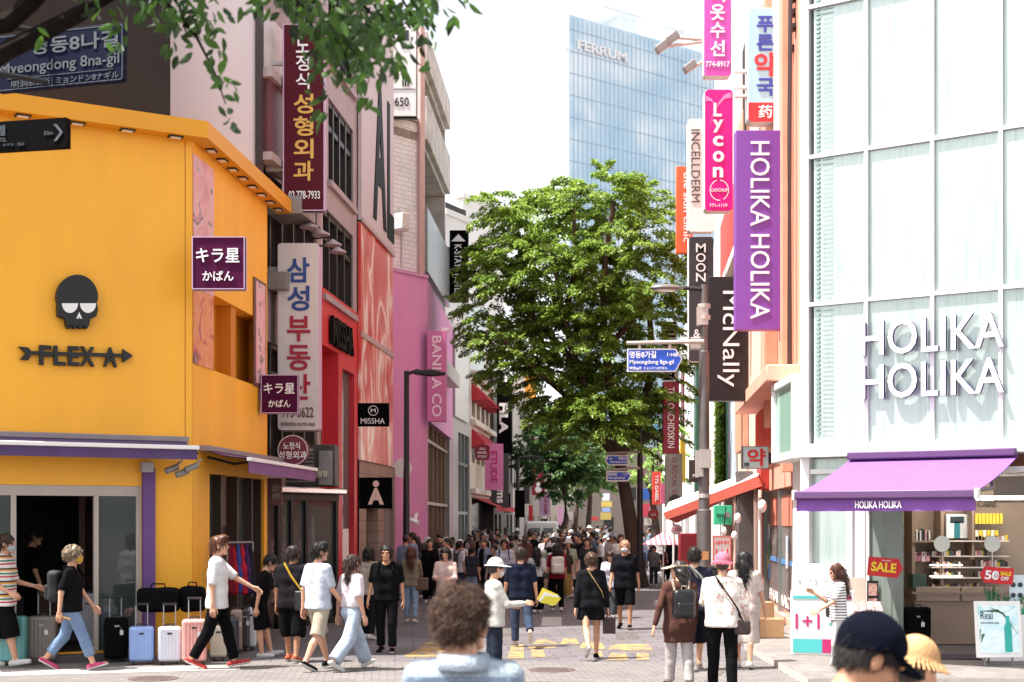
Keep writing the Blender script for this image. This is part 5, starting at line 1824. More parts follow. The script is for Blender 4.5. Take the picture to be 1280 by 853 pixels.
for i in range(m):
    a, b = sA + (sB - sA) * i / m, sA + (sB - sA) * (i + 1) / m
    w0, w1 = .012 * math.sin(i * .8), .012 * math.sin((i + 1) * .8)
    mb.quad(HF.p(a, zv - .26, .13 + OUT + w0), HF.p(b, zv - .26, .13 + OUT + w1), HF.p(b, zv - .07, .13 + OUT), HF.p(a, zv - .07, .13 + OUT))
    mb.quad(HF.p(b, zv - .26, .122 + OUT + w1), HF.p(a, zv - .26, .122 + OUT + w0), HF.p(a, zv - .07, .122 + OUT), HF.p(b, zv - .07, .122 + OUT))
val = mb.build('valance', lil, aw)
mb = MB(); HF.bx(mb, sA, sB, zv - .09, zv + .03, .09 + OUT, .2 + OUT); mb.build('front_bar', mat('dark_purple_bar', '#5a3a66', .5, var=.05), aw, bevel=.02)
mb = MB(); HF.bx(mb, sB, sB + .05, zv - .1, zv + .04, .08 + OUT, .21 + OUT); HF.bx(mb, sA - .04, sA, zv - .1, zv + .04, .08 + OUT, .21 + OUT); mb.build('bar_cap', WHITEP, aw, bevel=.01)
f = HF.off(OUT + .155)
a_, b_ = f.s(1069), f.s(1127)
mb = MB(); mb.text('HOLIKA HOLIKA', f.p(a_, zv - .22), f.u * (b_ - a_), f.z * .1, f.n * .006, .008); mb.build('lettering', TXW, aw)
mb = MB(); HF.bx(mb, sA, sB, z1 - .02, z1 + .1, .17, .3); mb.build('awning_case', mat('dark_purple_bar', '#5a3a66', .5, var=.05), hol, bevel=.02)
for q in (sA + .5, sB - .4):
    mb = MB(); mb.tube([HF.p(q, z1 - .16, .1), HF.p(q + .3, z1 - .5, 1.1), HF.p(q, zv - .05, .05 + OUT)], .03, 6); mb.build('arm', GREYM, aw)
# glazed box at the street corner
BX = Fac((979, 25.0), (1007, 22.9), n0=.15)
mb = MB()
zA, zB = BX.sz(1004, 571)[1], BX.sz(1004, 462)[1]
BX.bx(mb, .15, BX.len - .15, zA + .1, zB - .1, -1, 0)
mb.build('bay_glass', mat('bay_green_glass', '#8fb3a6', .12, var=.15, stretch=(3, 3, .1)), hol)
mb = MB()
for a, b, c, d_ in ((0, .15, zA, zB), (BX.len - .15, BX.len, zA, zB), (.15, BX.len - .15, zB - .12, zB), (.15, BX.len - .15, zA, zA + .12)):
    BX.bx(mb, a, b, c, d_, -1, .06)
mb.build('bay_frame', WFR, hol, bevel=.01)
mb = MB(); BX.bx(mb, .1, BX.len, .1, zA, -1.2, -.3); mb.build('street_wall', WHITEP, hol, smooth=False)

# ------------------------------------------------------------------ right row: salmon pharmacy building
SF = Fac((952, 32.5), (1002, 24.6))
sal = thing('pharmacy_building', 'salmon building with orange panels and a glazed pharmacy at street level', 'shop building', SF.a)
zs_ = 13.5
win = [(SF.s(984), SF.s(993), SF.sz(984, 555)[1], SF.sz(984, 486)[1]), (SF.s(958), SF.s(968), 6.2, 8.2), (SF.s(958), SF.s(968), 9.4, 11.4)]
shopwin = (SF.s(945.5) if False else .3, SF.len - .3, .25, 2.75)
mb = MB(); SF.wall(mb, 0, SF.len, 0, zs_, win + [shopwin], .25); SF.back(mb, 0, SF.len, 0, zs_, 6)
mb.build('wall', SALMON, sal, smooth=False)
for w in win:
    mb = MB(); SF.bx(mb, *w, -.24, -.2); w_ = mb.build('window', DGLASS, sal)
    mb = MB(); SF.bx(mb, w[0] - .1, w[1] + .1, w[3], w[3] + .12, .0, .25); mb.build('lintel', GREYM, w_)
ORP = mat('orange_strip', '#d99c80', .6, var=.12)
mb = MB()
SF.bx(mb, SF.s(989), SF.s(992), 3, zs_, .01, .2); SF.bx(mb, SF.s(970), SF.s(972.5), 4, zs_, .01, .25)
mb.build('orange_fin', ORP, sal)
mb = MB(); SF.bx(mb, SF.s(974), SF.s(983), 6, zs_ - .2, .01, .14); mb.build('pale_pilaster', mat('pale_salmon', '#ecc8b8', .8, var=.06), sal)
mb = MB()
for i in range(4):
    mb.tube([SF.p(SF.s(995) + .1 * i, 3.3, .1 + .05 * (i % 2)), SF.p(SF.s(994) + .12 * i, 9, .12), SF.p(SF.s(995) + .1 * i, zs_, .1)], .022, 5)
mb.build('cable', mat('dark_cable', '#3a2a28', .6), sal)
mb = MB()
for i in range(7):
    SF.bx(mb, SF.s(953) + i * .42, SF.s(953) + i * .42 + .16, SF.sz(958, 560)[1], SF.sz(958, 515)[1], .01, .16)
mb.build('red_slat', mat('coral_slat', '#d8553f', .5), sal)
mb = MB(); SF.bx(mb, 0, SF.len, SF.sz(958, 513)[1], SF.sz(958, 497)[1], .02, .6); mb.build('canopy', SALMON, sal, bevel=.02)
mb = MB(); SF.bx(mb, .3, SF.len - .3, .2, 2.8, -.9, -.86); mb.build('shop_back', mat('warm_shop_back', '#c0806a', .7, var=.35, scale=3), sal)
mb = MB(); SF.bx(mb, .3, SF.len - .3, .25, 2.75, -.12, -.1); mb.build('window', glass('pharmacy_glass', '#d8c8c0', alpha=.3), sal)
mb = MB()
for q in (.3, .45 * SF.len, SF.len - .36):
    SF.bx(mb, q, q + .06, .25, 2.75, -.14, -.02)
mb.build('window_frame', mat('alu', '#8f9694'), sal)
mb = MB(); SF.bx(mb, .32, SF.len - .35, 1.23, 1.33, -.098, -.09); mb.build('blue_band', mat('blue_band', '#5f8fc4', .4), sal)
mb = MB(); a, z = SF.sz(957, 716); SF.text(mb, 'PHARMACY', 957, 748, 985, 735, -.095, .01, .01); mb.build('lettering', mat('pale_letters', '#f0e6e0', .5, var=0), sal)
mb = MB(); SF.bx(mb, SF.s(958), SF.s(984), 2.0, 2.6, -.095, -.088)
a0 = SF.s(960)
mb.build('pale_panel', mat('peach_panel', '#d9826a', .5, var=.1), sal)
for i, (x, y, c) in enumerate(((977, 680, '#c4d8e4'), (969, 702, '#3f9fb5'), (977, 700, '#e8e6e4'), (955, 664, '#d9eef0'), (954, 676, '#8fb5c9'), (955, 690, '#5fa86a'), (954, 702, '#d9d49a'), (955, 714, '#3c6aa0'))):
    mb = MB(); a, z = SF.sz(x, y); SF.bx(mb, a, a + .42, z - .16, z + .16, -.09, -.082)
    mb.build('sticker', paint(c), sal)
# boxes stacked outside
for i, (x, y, w, hh_, lb) in enumerate(((944, 806, .5, .32, 'brown cardboard carton lying on the kerb outside the pharmacy'), (939, 800, .42, .55, 'upright brown cardboard carton behind the flat one outside the pharmacy'))):
    o = G(x, F * H / (y - HY)); mb = MB(); mb.obox(o + Vector((0, 0, .11)), (w, .05, 0), (-.03, .35, 0), (0, 0, hh_))
    tag(mb.build('carton', mat('cardboard', '#a8825e', .8, var=.15), bevel=.008), lb, 'carton')

# right row further back
def rblock(name, label, x0, x1, ztop, m, holes=(), depth=6):
    f = Fac(GR(x0), GR(x1)); t = thing(name, label, 'building', f.a)
    mb = MB(); f.wall(mb, 0, f.len, 0, ztop, holes, .25); f.back(mb, 0, f.len, 0, ztop, depth); mb.build('wall', m, t, smooth=False)
    for h_ in holes:
        mb = MB(); f.bx(mb, *h_, -.24, -.2); mb.build('window', DGLASS, t)
    return f, t
f, t = rblock('coral_building', 'coral and pale pink building behind the magenta and grey vertical signs', 905, 951, 14.5, mat('pale_coral_wall', '#e8bfae', .8, var=.08), [(.6, 4, .2, 3), (5, 9, .2, 3), (10, 13, .2, 3)])
mb = MB(); f.bx(mb, f.s(908), f.s(934), f.sz(915, 345)[1], f.sz(915, 262)[1], .02, .2); mb.build('red_panel', mat('brick_red_panel', '#b8392c', .6, var=.06), t)
mb = MB(); f.bx(mb, .2, f.len, f.sz(915, 355)[1], f.sz(915, 345)[1], .02, .3); mb.build('ledge', WHITEP, t)
mb = MB()
for i in range(5):
    q = f.s(935) + i * .18
    mb.tube([f.p(q, 8, .12), f.p(q + .05, 14.6, .12)], .03, 5)
mb.build('cable', mat('dark_cable', '#3a2a28', .6), t)
mb = MB(); f.bx(mb, f.s(926), f.s(936), 4, 13, .02, .16); mb.build('orange_fin', ORP, t)
gf = f
f, t = rblock('striped_building', 'pale building with dark green and blue striped cladding behind the street pole', 868, 905, 12.5, mat('pale_grey_cladding', '#cfcac6', .6, var=.1), [(1, 5, .2, 3), (7, 12, .2, 3)])
mb = MB(); f.bx(mb, f.s(862) if False else .5, f.s(876), 5.2, 9.6, .02, .12); mb.build('cladding', stripes_mat('blue_stripes', ['#c9ced6', '#8f9fb4'], 5, 2), t)
mb = MB(); f.bx(mb, f.s(876), f.s(879), 3, 12.6, .02, .3); mb.build('green_fin', mat('dark_green_fin', '#1f4a3a', .5), t)
f, t = rblock('white_building', 'white shop building with tall narrow signs far down the right side', 850, 868, 13.5, mat('bright_white_wall', '#e2dedb', .7, var=.08), [(2, 6, .2, 3), (9, 15, .2, 3)])
mb = MB(); f.bx(mb, 4, 8, 5, 11, .02, .1); mb.build('maroon_panel', mat('maroon_panel', '#5f1226', .5), t)
f, t = rblock('white_building', 'distant white building at the bend on the right behind the tree', 828, 850, 11, mat('far_white_wall', '#d9d5d2', .7, var=.1), [(4, 8, 4, 6), (12, 16, 4, 6), (4, 16, .2, 3)])
# green wall and tall posters on the coral shopfront
mb = MB(); gf.bx(mb, .1, 2.6, 3.2, gf.sz(906, 500)[1], .02, .12)
tag(mb.build('planter_frame', mat('dark_green_fin', '#1f4a3a')), 'dark green planting frame fixed on the coral wall', 'planter')
def leaves(name, pts, nrm, size, m, parent=None, seed=1, aspect=.5, droop=.3):
    """one mesh of leaf blades: pts (n,3), nrm (n,3) lie direction"""
    rg = np.random.default_rng(seed)
    n = len(pts)
    d = nrm + rg.normal(0, .45, (n, 3)); d[:, 2] -= droop; d /= np.linalg.norm(d, axis=1)[:, None]
    up = np.array((0, 0, 1.)) + rg.normal(0, .45, (n, 3))
    sd = np.cross(d, up); sd /= np.linalg.norm(sd, axis=1)[:, None] + 1e-9
    u2 = np.cross(sd, d)
    L = size * rg.uniform(.7, 1.25, n)[:, None]
    w = L * aspect * .5
    p0 = pts; p1 = pts + d * L * .45 + sd * w + u2 * L * .06; p2 = pts + d * L - u2 * L * .12; p3 = pts + d * L * .45 - sd * w + u2 * L * .06
    v = np.stack([p0, p1, p2, p3], 1).reshape(-1, 3)
    f_ = np.arange(n * 4).reshape(n, 4)
    return mesh_np(name, [(v, f_, 0)], m, parent, True)
rg = np.random.default_rng(3)
q = np.array([tuple(gf.p(rg.uniform(.1, 2.6), rg.uniform(3.2, gf.sz(906, 500)[1]), .12 + rg.uniform(0, .12))) for _ in range(2600)])
IVY = leaf_mat('ivy_leaf', '#4a6a1e', '#86a83a', .25)
tag(leaves('ivy', q, np.tile(np.array(gf.n), (len(q), 1)), .16, IVY, seed=5, droop=.6), 'strip of sunlit yellow green ivy on the coral wall', 'climbing plant')
mb = MB(); gf.bx(mb, 3.0, 6.2, 2.9, gf.sz(912, 500)[1], .03, .1)
t = thing('banner', 'tall white and green advertising banner with soft blue and pink print beside the ivy', 'banner', gf.p(4.5, 2.9, .1))
mb.build('cloth', blotch_mat('pastel_print', [(.3, '#8fd0b4'), (.45, '#d7e9ef'), (.55, '#9fc4e2'), (.65, '#e6b9cf'), (.72, '#e8eef2')], .5, (1, 1, .5), .8), t, smooth=False)
mb = MB(); gf.bx(mb, 3.0, 3.5, 2.9, gf.sz(912, 500)[1], .102, .12); mb.build('edge', mat('mint_edge', '#5fc49a', .5), t)
# ------------------------------------------------------------------ hanging signs, left side
MAR = mat('maroon_board', '#52081e', .6, var=.08, spec=.2)
GOLD = mat('gold_letters', '#d9a94a', .45, var=0)
PLUM = mat('plum_board', '#4a0434', .6, var=.06, spec=.15)
LILE = mat('pale_lilac_edge', '#c3a3bd', .5, var=.03)
SGW = mat('aged_white_board', '#d5c9c4', .55, var=.07)
NAVYL = mat('navy_letters', '#1f3f86', .5, var=0)
CRIML = mat('crimson_letters', '#a01432', .5, var=0)
BURG = mat('burgundy_board', '#6e1c34', .45, var=.06)
BLKB = mat('black_board', '#060506', .7, var=.1, spec=.05)
sign('vertical_sign', 'tall dark maroon vertical sign with white and gold Korean letters', 'shop sign', 353.5, 30, 406, 264, 27.6, MAR, LILE, .22,
     texts=[('노정식', 370, 45, 387, 113, TXW, 'v', .012), ('성형외과', 367, 116, 392, 228, GOLD, 'v', .02), ('02.778-7933', 361, 239, 400, 249, TXW, 'h', .008)],
     frame=(1.6, LILE), bracket=[(333, 78, 354, 82), (333, 210, 354, 215)])
sign('vertical_sign', 'tall white vertical sign with blue and crimson Korean letters below the maroon one', 'shop sign', 347, 304, 398, 538, 27.8, SGW, LILE, .5, 4,
     texts=[('삼성', 359, 320, 387, 391, NAVYL, 'v', .022), ('부동산', 359, 393, 388, 502, CRIML, 'v', .024), ('775-3622', 353, 509, 392, 522, mat('brown_letters', '#5d3b3c', .5, var=0), 'h', .01),
            ('중개사무소 02-775-3622', 351, 528, 394, 533, mat('brown_letters', '#5d3b3c'), 'h', 0)], bracket=[(333, 335, 348, 360)])
for (x0, y0, x1, y1, d, lab) in ((240, 296, 306, 362, 21.6, 'square plum sign with white Japanese letters at the corner of the orange wall'), (326, 468.5, 373, 517, 26.2, 'square plum sign with white Japanese letters in front of the tall white sign')):
    w, h = x1 - x0, y1 - y0
    sign('square_sign', lab, 'shop sign', x0, y0, x1, y1, d, PLUM, LILE, .18, frame=(1.2, LILE), group='plum shop signs',
         texts=[('キラ星', x0 + w * .08, y0 + h * .22, x0 + w * .9, y0 + h * .49, TXW, 'h', .012), ('かばん', x0 + w * .2, y0 + h * .65, x0 + w * .79, y0 + h * .84, TXW, 'h', .012)])
def round_extra(t, o, ux, uz, n, k):
    pass
def disc_sign(name, label, cx, cy, r, d, m, rim, texts, th=.2, post=None):
    k = d / F
    c = W(cx, cy, d); t = thing(name, label, 'shop sign', W(cx, cy + r, d))
    circ = lambda q: [(q * math.cos(R(i * 9)), q * math.sin(R(i * 9))) for i in range(40)]
    mb = MB(); mb.prism(circ(r * k), c + Vector((0, th, 0)), (1, 0, 0), (0, 0, 1), (0, -th, 0)); mb.build('panel', m, t)
    mb = MB()
    a, b = circ(r * k * .97), circ(r * k * .91)
    for i in range(40):
        j = (i + 1) % 40
        mb.quad(c + Vector((a[i][0], -.012, a[i][1])), c + Vector((a[j][0], -.012, a[j][1])), c + Vector((b[j][0], -.012, b[j][1])), c + Vector((b[i][0], -.012, b[i][1])))
    mb.build('rim', rim, t, smooth=False)
    for m_, q in texts:
        mb = MB()
        for body, x0, y0, x1, y1, bo in q:
            mb.text(body, W(x0, y1, d) + Vector((0, -.004, 0)), ((x1 - x0) * k, 0, 0), (0, 0, (y1 - y0) * k), (0, -.012, 0), bo)
        mb.build('lettering', m_, t)
    if post:
        mb = MB(); mb.tube([W(*post[0], d + .1), W(*post[1], d + .1)], .03, 8); mb.build('bracket', GREYM, t)
    return t
disc_sign('round_sign', 'round burgundy sign with white Korean letters above the side awning', 366, 563, 19.5, 27.3, BURG, SGW,
          [(TXW, [('노정식', 354, 553, 375, 562, .012), ('성형외과', 348.5, 564, 383, 574, .012)])], post=((366, 563), (390, 563)))
sign('plaque', 'small brown plaque with a pale square print beside the black booth', 'sign', 334, 598, 352, 632, 27.2, mat('brown_plaque', '#6e4a48', .5), None, .1,
     texts=[('診療', 340, 605, 350, 626, mat('grey_print', '#a89a9a', .5, var=0), 'v', .01)])
sign('fold_sign', 'small grey plate with pale Korean letters on the steel box', 'sign', 393, 586, 411, 598, 28.2, mat('grey_plate', '#77706a', .5), None, .08,
     texts=[('성형', 397, 588, 409, 596, mat('cream_print', '#d9cfb4', .5, var=0), 'h', .012)])
def missha_logo(t, o, ux, uz, n, k):
    mb = MB(); c = o + ux * (19.5 * k) + uz * (19.5 * k)
    for i in range(36):
        a, b = R(i * 10), R(i * 10 + 10)
        P_ = lambda q, rr: c + ux * (rr * k * math.cos(q)) + uz * (rr * k * math.sin(q)) + n * .01
        mb.quad(P_(a, 5.6), P_(a, 6.3), P_(b, 6.3), P_(b, 5.6))
    mb.text('M', c - ux * (3 * k) - uz * (2.4 * k) + n * .004, ux * (6 * k), uz * (4.8 * k), n * .01)
    mb.build('emblem', TXW, t, smooth=False)
sign('square_sign', 'black sign with a circled white emblem over white capitals on the red printed wall', 'shop sign', 447, 504, 486, 533, 33.0, BLKB, None, .16,
     texts=[('MISSHA', 451, 523, 481, 530, TXW, 'h', 0)], extra=missha_logo)
def a_logo(t, o, ux, uz, n, k):
    mb = MB()
    mb.text('A', o + ux * (11 * k) + uz * (5 * k) + n * .004, ux * (20 * k), uz * (21 * k), n * .015, .045)
    c = o + ux * (21 * k) + uz * (31 * k)
    mb.prism([(4 * k * math.cos(R(i * 15)), 4 * k * math.sin(R(i * 15))) for i in range(24)], c + n * .003, ux, uz, n * .015)
    mb.build('emblem', mat('peach_emblem', '#e8c9b8', .5, var=0), t)
sign('square_sign', 'black square sign with a large pale letter A under a dot', 'shop sign', 449, 597, 490, 636, 33.4, BLKB, None, .16, extra=a_logo)
BPK = mat('rose_pink_board', '#c96f9f', .5, var=.05)
sign('vertical_sign', 'rose pink vertical sign with white capitals turned sideways beside the bronze shop front', 'shop sign', 534, 414, 558, 527, 43.2, BPK, None, .3,
     texts=[('BANILA CO', 540, 420, 552, 521, mat('pale_pink_letters', '#f0d8e4', .5, var=0), 'r', .012)], bracket=[(552, 410, 562, 414)])
def khotel(t, o, ux, uz, n, k):
    mb = MB()
    P_ = lambda a, b: o + ux * (a * k) + uz * (b * k) + n * .004
    mb.prism([(2 * k, 72 * k), (20 * k, 72 * k), (11 * k, 81 * k)], o + n * .003, ux, uz, n * .012)
    mb.build('gable', TXW, t)
sign('vertical_sign', 'black vertical hotel sign with white letters half hidden by the tree', 'hotel sign', 562, 288, 585, 374, 52, BLKB, None, .9,
     texts=[('K-STAY', 568, 306, 577, 335, TXW, 'r', .01), ('HOTEL', 568, 343, 577, 368, TXW, 'r', .01)], extra=khotel, bracket=[(556, 310, 562, 318), (556, 352, 562, 360)])
ETP = mat('candy_pink_board', '#dc7cab', .5, var=.05)
sign('vertical_sign', 'candy pink vertical sign with magenta capitals turned sideways', 'shop sign', 606, 555, 629, 613, 59, ETP, None, .3,
     texts=[('ETUDE', 613, 564, 621.5, 604, mat('magenta_letters', '#c8207a', .5, var=0), 'r', .016)])
sign('plaque', 'small rounded maroon plaque with white capitals in front of the candy pink sign', 'shop sign', 594, 556, 612, 575, 56, mat('maroon_plaque', '#8c2438', .5), None, .2, 3,
     texts=[('ALL', 599, 559.5, 607, 562.5, TXW, 'h', .02), ('MASK', 597, 564.5, 609, 567.5, TXW, 'h', .02), ('STORY', 597, 569.5, 609, 572.5, TXW, 'h', .02)], bracket=[(590, 562, 595, 570)])
sign('vertical_sign', 'tall black banner sign with white capitals turned sideways far down the left', 'shop sign', 621, 478, 640, 567, 66, BLKB, None, .3,
     texts=[('FILA', 624, 504, 635, 542, TXW, 'r', .05)])
sign('vertical_sign', 'dark grey vertical sign with white lower case letters under the candy pink one', 'shop sign', 614, 567, 636, 635, 64, mat('charcoal_board', '#3a3a3e', .5), None, .3,
     texts=[('ms', 621, 612, 628.5, 629, TXW, 'r', .03)])
sign('vertical_sign', 'narrow black vertical sign with small white sideways writing', 'shop sign', 630, 617, 638, 641, 68, BLKB, None, .2, texts=[('Olanda', 632.5, 619, 635, 639, TXW, 'r', .01)])
RDB = mat('bright_red_board', '#b81f30', .5, var=.06)
sign('vertical_sign', 'red vertical sign with white sideways lettering far down the left', 'shop sign', 664, 571, 678, 598, 92, RDB, None, .3, texts=[('LITTLE', 670, 574, 674, 595, TXW, 'r', .01)])
def snowman(t, o, ux, uz, n, k):
    mb = MB()
    for cx, cy, r in ((8, 7, 4.2), (8, 13.5, 2.8)):
        mb.prism([(cx * k + r * k * math.cos(R(i * 20)), cy * k + r * k * math.sin(R(i * 20))) for i in range(18)], o + n * .003, ux, uz, n * .02)
    mb.build('emblem', TXW, t)
sign('square_sign', 'dark red sign with a white rounded figure under the red vertical sign', 'shop sign', 665, 599, 681, 619, 90, mat('dark_red_board', '#8a2030', .5), None, .3, extra=snowman)
sign('vertical_sign', 'pale lilac vertical sign with red sideways capitals far down the left', 'shop sign', 674, 617, 688, 645, 96, mat('pale_lilac_board', '#cfa6cf', .5), None, .3, texts=[('THE SAEM', 680, 620, 684.5, 642, CRIML, 'r', .015)])
sign('vertical_sign', 'slim red vertical sign above the red ones beside the trees', 'shop sign', 663, 535, 668, 571, 93, RDB, None, .3)
sign('vertical_sign', 'slim red sign low on the far left wall', 'shop sign', 661, 632, 666, 652, 86, RDB, None, .2)
sign('vertical_sign', 'dark round-marked sign low beside the far lilac sign', 'shop sign', 676, 649, 684, 657, 97, BLKB, None, .2, texts=[('>', 678, 651, 682, 655, TXW, 'h', .04)])
sign('vertical_sign', 'soft pink vertical sign in front of the far beige stone shop', 'shop sign', 697, 634, 704, 656, 112, mat('dusty_pink_board', '#c08fae', .5), None, .3)
sign('square_sign', 'small pink sign held low above the crowd by the cream building', 'shop sign', 607, 671, 625, 682, 57, mat('dusty_pink_board2', '#c78aa6', .5), None, .1, texts=[('SALE', 610, 674, 622, 679, mat('dark_pink_letters', '#8a3a5e', .5, var=0), 'h', .02)])
for i, (x, y, x1, y1, c, lb) in enumerate(((753, 617, 762, 626, '#dfe6f2', 'pale blue sign on the far end building'), (752, 627, 765, 634, '#c9b05a', 'dull yellow sign on the far end building'), (753, 635, 763, 640, '#8fa6d9', 'light blue sign under the dull yellow one'), (751, 641, 764, 650, '#b8a25a', 'ochre sign just above the far crowd'), (736, 646, 748, 651, '#b03a3a', 'small dark red sign near the far shop door'))):
    sign('shop_sign', lb, 'shop sign', x, y, x1, y1, 146, mat('far_sign_%d' % i, c, .5, var=.1), None, .3)
for i, (x, y, x1, y1, d, c, lb) in enumerate(((642, 560, 650, 588, 84, '#2f5a8a', 'steel blue vertical sign on the pale grey far left building'), (652, 590, 661, 604, 88, '#d8d2cc', 'white sign just left of the far red vertical sign'), (655, 606, 662, 630, 90, '#3a3034', 'dark brown vertical sign below the far white one on the left'),
        (684, 598, 692, 612, 104, '#c9903a', 'amber sign beside the pale lilac far vertical sign'), (690, 616, 696, 632, 108, '#4a6a5a', 'dull green sign between the lilac and the soft pink far signs'), (706, 640, 716, 650, 120, '#d0c8c4', 'small white sign low on the far beige stone shop'),
        (826, 604, 832, 630, 56, '#c05a7a', 'rose vertical sign just right of the far poppy red one'), (806, 648, 815, 657, 68, '#e0d6cc', 'cream sign low between the trunk and the coral disc'), (838, 520, 846, 556, 62, '#e6e2de', 'white vertical sign behind the dark crimson one on the right'), (818, 520, 825, 548, 78, '#4a7a9a', 'grey blue vertical sign seen through the right edge of the tree'))):
    sign('shop_sign', lb, 'shop sign', x, y, x1, y1, d, mat('street_sign_%d' % i, c, .5, var=.12, scale=4), None, .25, bracket=[(x - 2.5, y + 2, x, y + 3.2)] if x < 720 else [(x1, y + 2, x1 + 2.5, y + 3.2)])
# gooseneck lamps over the white sign
GN = mat('lamp_shade_pale', '#b9a6a8', .4, .2)
lp = None
for i, (x, y) in enumerate(((386, 284), (401, 293), (416, 306), (422, 315))):
    d = 28.4 + i * .7
    lab = ['nearest', 'second', 'third', 'farthest'][i] + ' of four pale disc lamps on arms above the tall white sign'
    t = thing('wall_lamp', lab, 'lamp', W(x, y, d), 'disc lamps over the white sign')
    c = W(x, y, d)
    mb = MB(); mb.lathe([(.19, -.02), (.18, .01), (.07, .07), (.03, .11)], c, 20); mb.build('lamp_shade', GN, t)
    mb = MB(); mb.tube([c + Vector((0, 0, .1)), c + Vector((-.05, 0, .16)), c + Vector((-.45, .1, .14))], .018, 6); mb.build('arm', BLACK, t)

# street name board on a mast arm near the camera and the black direction board
BLUE = mat('shaded_navy_sign', '#060d28', .65, var=.08, spec=.1)  # navy darkened: tree shade put into the board colour
MUT = mat('shaded_white_ink', '#4c5258', .5, var=0)  # white ink greyed: the same tree shade put into its colour
def rot_board(name, label, cat, x0, y0, x1, y1, d, yaw, m, th, rad, lines, frame=None, extra=None, post=None):
    k = d / F
    c = W((x0 + x1) / 2, y1, d)
    t = thing(name, label, cat, c)
    ux = Vector((math.cos(yaw), math.sin(yaw), 0)); n = Vector((ux.y, -ux.x, 0)); uz = Vector((0, 0, 1))
    w, h = (x1 - x0) * k / math.cos(yaw), (y1 - y0) * k
    o = c - ux * (w / 2)
    mb = MB(); mb.prism(rrect(w, h, rad * k + .001), o - n * th, ux, uz, n * th); mb.build('panel', m, t, bevel=.004)
    P_ = lambda x, y: o + ux * ((x - x0) * k / math.cos(yaw)) + uz * ((y1 - y) * k) + n * .003
    if frame:
        mb = MB(); pad = 2 * k
        a = rrect(w - 2 * pad, h - 2 * pad, max(.001, rad * k - pad)); b = rrect(w - 2 * pad - 2 * k, h - 2 * pad - 2 * k, max(.001, rad * k - pad - k))
        for i in range(len(a)):
            j = (i + 1) % len(a)
            q = [o + ux * (s_[0] + p_) + uz * (s_[1] + p_) + n * .004 for s_, p_ in ((a[i], pad), (a[j], pad), (b[j], pad + k), (b[i], pad + k))]
            mb.quad(*q)
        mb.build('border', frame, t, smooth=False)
    mb = MB()
    for body, a0, b0, a1, b1, bo in lines:
        mb.text(body, P_(a0, b1), ux * ((a1 - a0) * k / math.cos(yaw)), uz * ((b1 - b0) * k), n * .006, bo)
    if lines:
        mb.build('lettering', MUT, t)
    if extra: extra(t, o, ux, uz, n, k, P_)
    return t
def arrow_rule(t, o, ux, uz, n, k, P_):
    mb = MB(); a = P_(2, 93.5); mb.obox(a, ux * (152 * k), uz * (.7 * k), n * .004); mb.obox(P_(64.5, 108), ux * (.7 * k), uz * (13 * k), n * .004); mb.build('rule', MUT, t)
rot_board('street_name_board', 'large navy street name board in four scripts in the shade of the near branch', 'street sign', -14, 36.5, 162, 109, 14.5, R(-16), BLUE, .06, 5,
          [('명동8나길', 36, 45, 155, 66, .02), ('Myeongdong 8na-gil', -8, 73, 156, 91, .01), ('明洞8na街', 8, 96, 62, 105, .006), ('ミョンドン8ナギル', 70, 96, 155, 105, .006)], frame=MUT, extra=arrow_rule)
def chevron(t, o, ux, uz, n, k, P_):
    mb = MB()
    q = [(70, 158), (74, 158), (82.5, 168.5), (74, 179), (70, 179), (78.5, 168.5)]
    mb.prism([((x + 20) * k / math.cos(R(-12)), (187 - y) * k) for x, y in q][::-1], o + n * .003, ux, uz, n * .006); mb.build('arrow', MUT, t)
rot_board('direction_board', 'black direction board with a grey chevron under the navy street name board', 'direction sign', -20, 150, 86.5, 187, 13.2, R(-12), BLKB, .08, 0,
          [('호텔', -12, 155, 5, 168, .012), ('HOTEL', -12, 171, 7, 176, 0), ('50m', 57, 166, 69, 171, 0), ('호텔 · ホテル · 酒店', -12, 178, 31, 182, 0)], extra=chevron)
mp_ = W(-60, 180, 14.0)
t = thing('sign_mast', 'grey mast at the left edge carrying the two boards over the shop corner', 'mast', (mp_.x, mp_.y, 0))
mb = MB(); mb.tube([(mp_.x, mp_.y, 0), (mp_.x, mp_.y, 8.2)], [.11, .08], 12); mb.build('pole', GREYM, t)
for y, d in ((42, 14.55), (103, 14.55), (160, 13.35), (180, 13.35)):
    e = W(60 if d > 14 else 30, y, d); mb = MB(); mb.tube([Vector((mp_.x, mp_.y, e.z)), e], .03, 8); mb.build('arm', BLACK, t)

# ------------------------------------------------------------------ hanging signs, right side
PUB = mat('purple_board', '#7d45a2', .45, var=.04)
sign('vertical_sign', 'tall purple vertical sign with white capitals turned sideways', 'shop sign', 920, 163, 980, 412, 26.8, PUB, mat('purple_board_side', '#7b4a9c', .5), .3,
     texts=[('HOLIKA HOLIKA', 938, 177, 962, 399, TXW, 'r', .004)], bracket=[(978, 212, 992, 249), (978, 325, 992, 362)], brmat=PUB)
PHB = mat('pale_blue_board', '#a6ccd8', .4, var=.03)
PHR = mat('signal_red', '#d8303a', .45, var=.04)
PHV = mat('indigo_letters', '#3a3f9c', .5, var=0)
def ph_extra(t, o, ux, uz, n, k):
    mb = MB(); mb.prism([(x * k + .4 * k, y * k + .4 * k) for x, y in [(0, 5), (2, 1), (5, 0), (37, 0), (40, 1), (42, 5), (42, 24), (0, 24)]], o + n * .002, ux, uz, n * .012); mb.build('red_field', PHR, t)
    mb = MB(); mb.text('药', o + ux * (13 * k) + uz * (5 * k) + n * .016, ux * (17 * k), uz * (16 * k), n * .01, .015); mb.build('red_field_lettering', TXW, t)
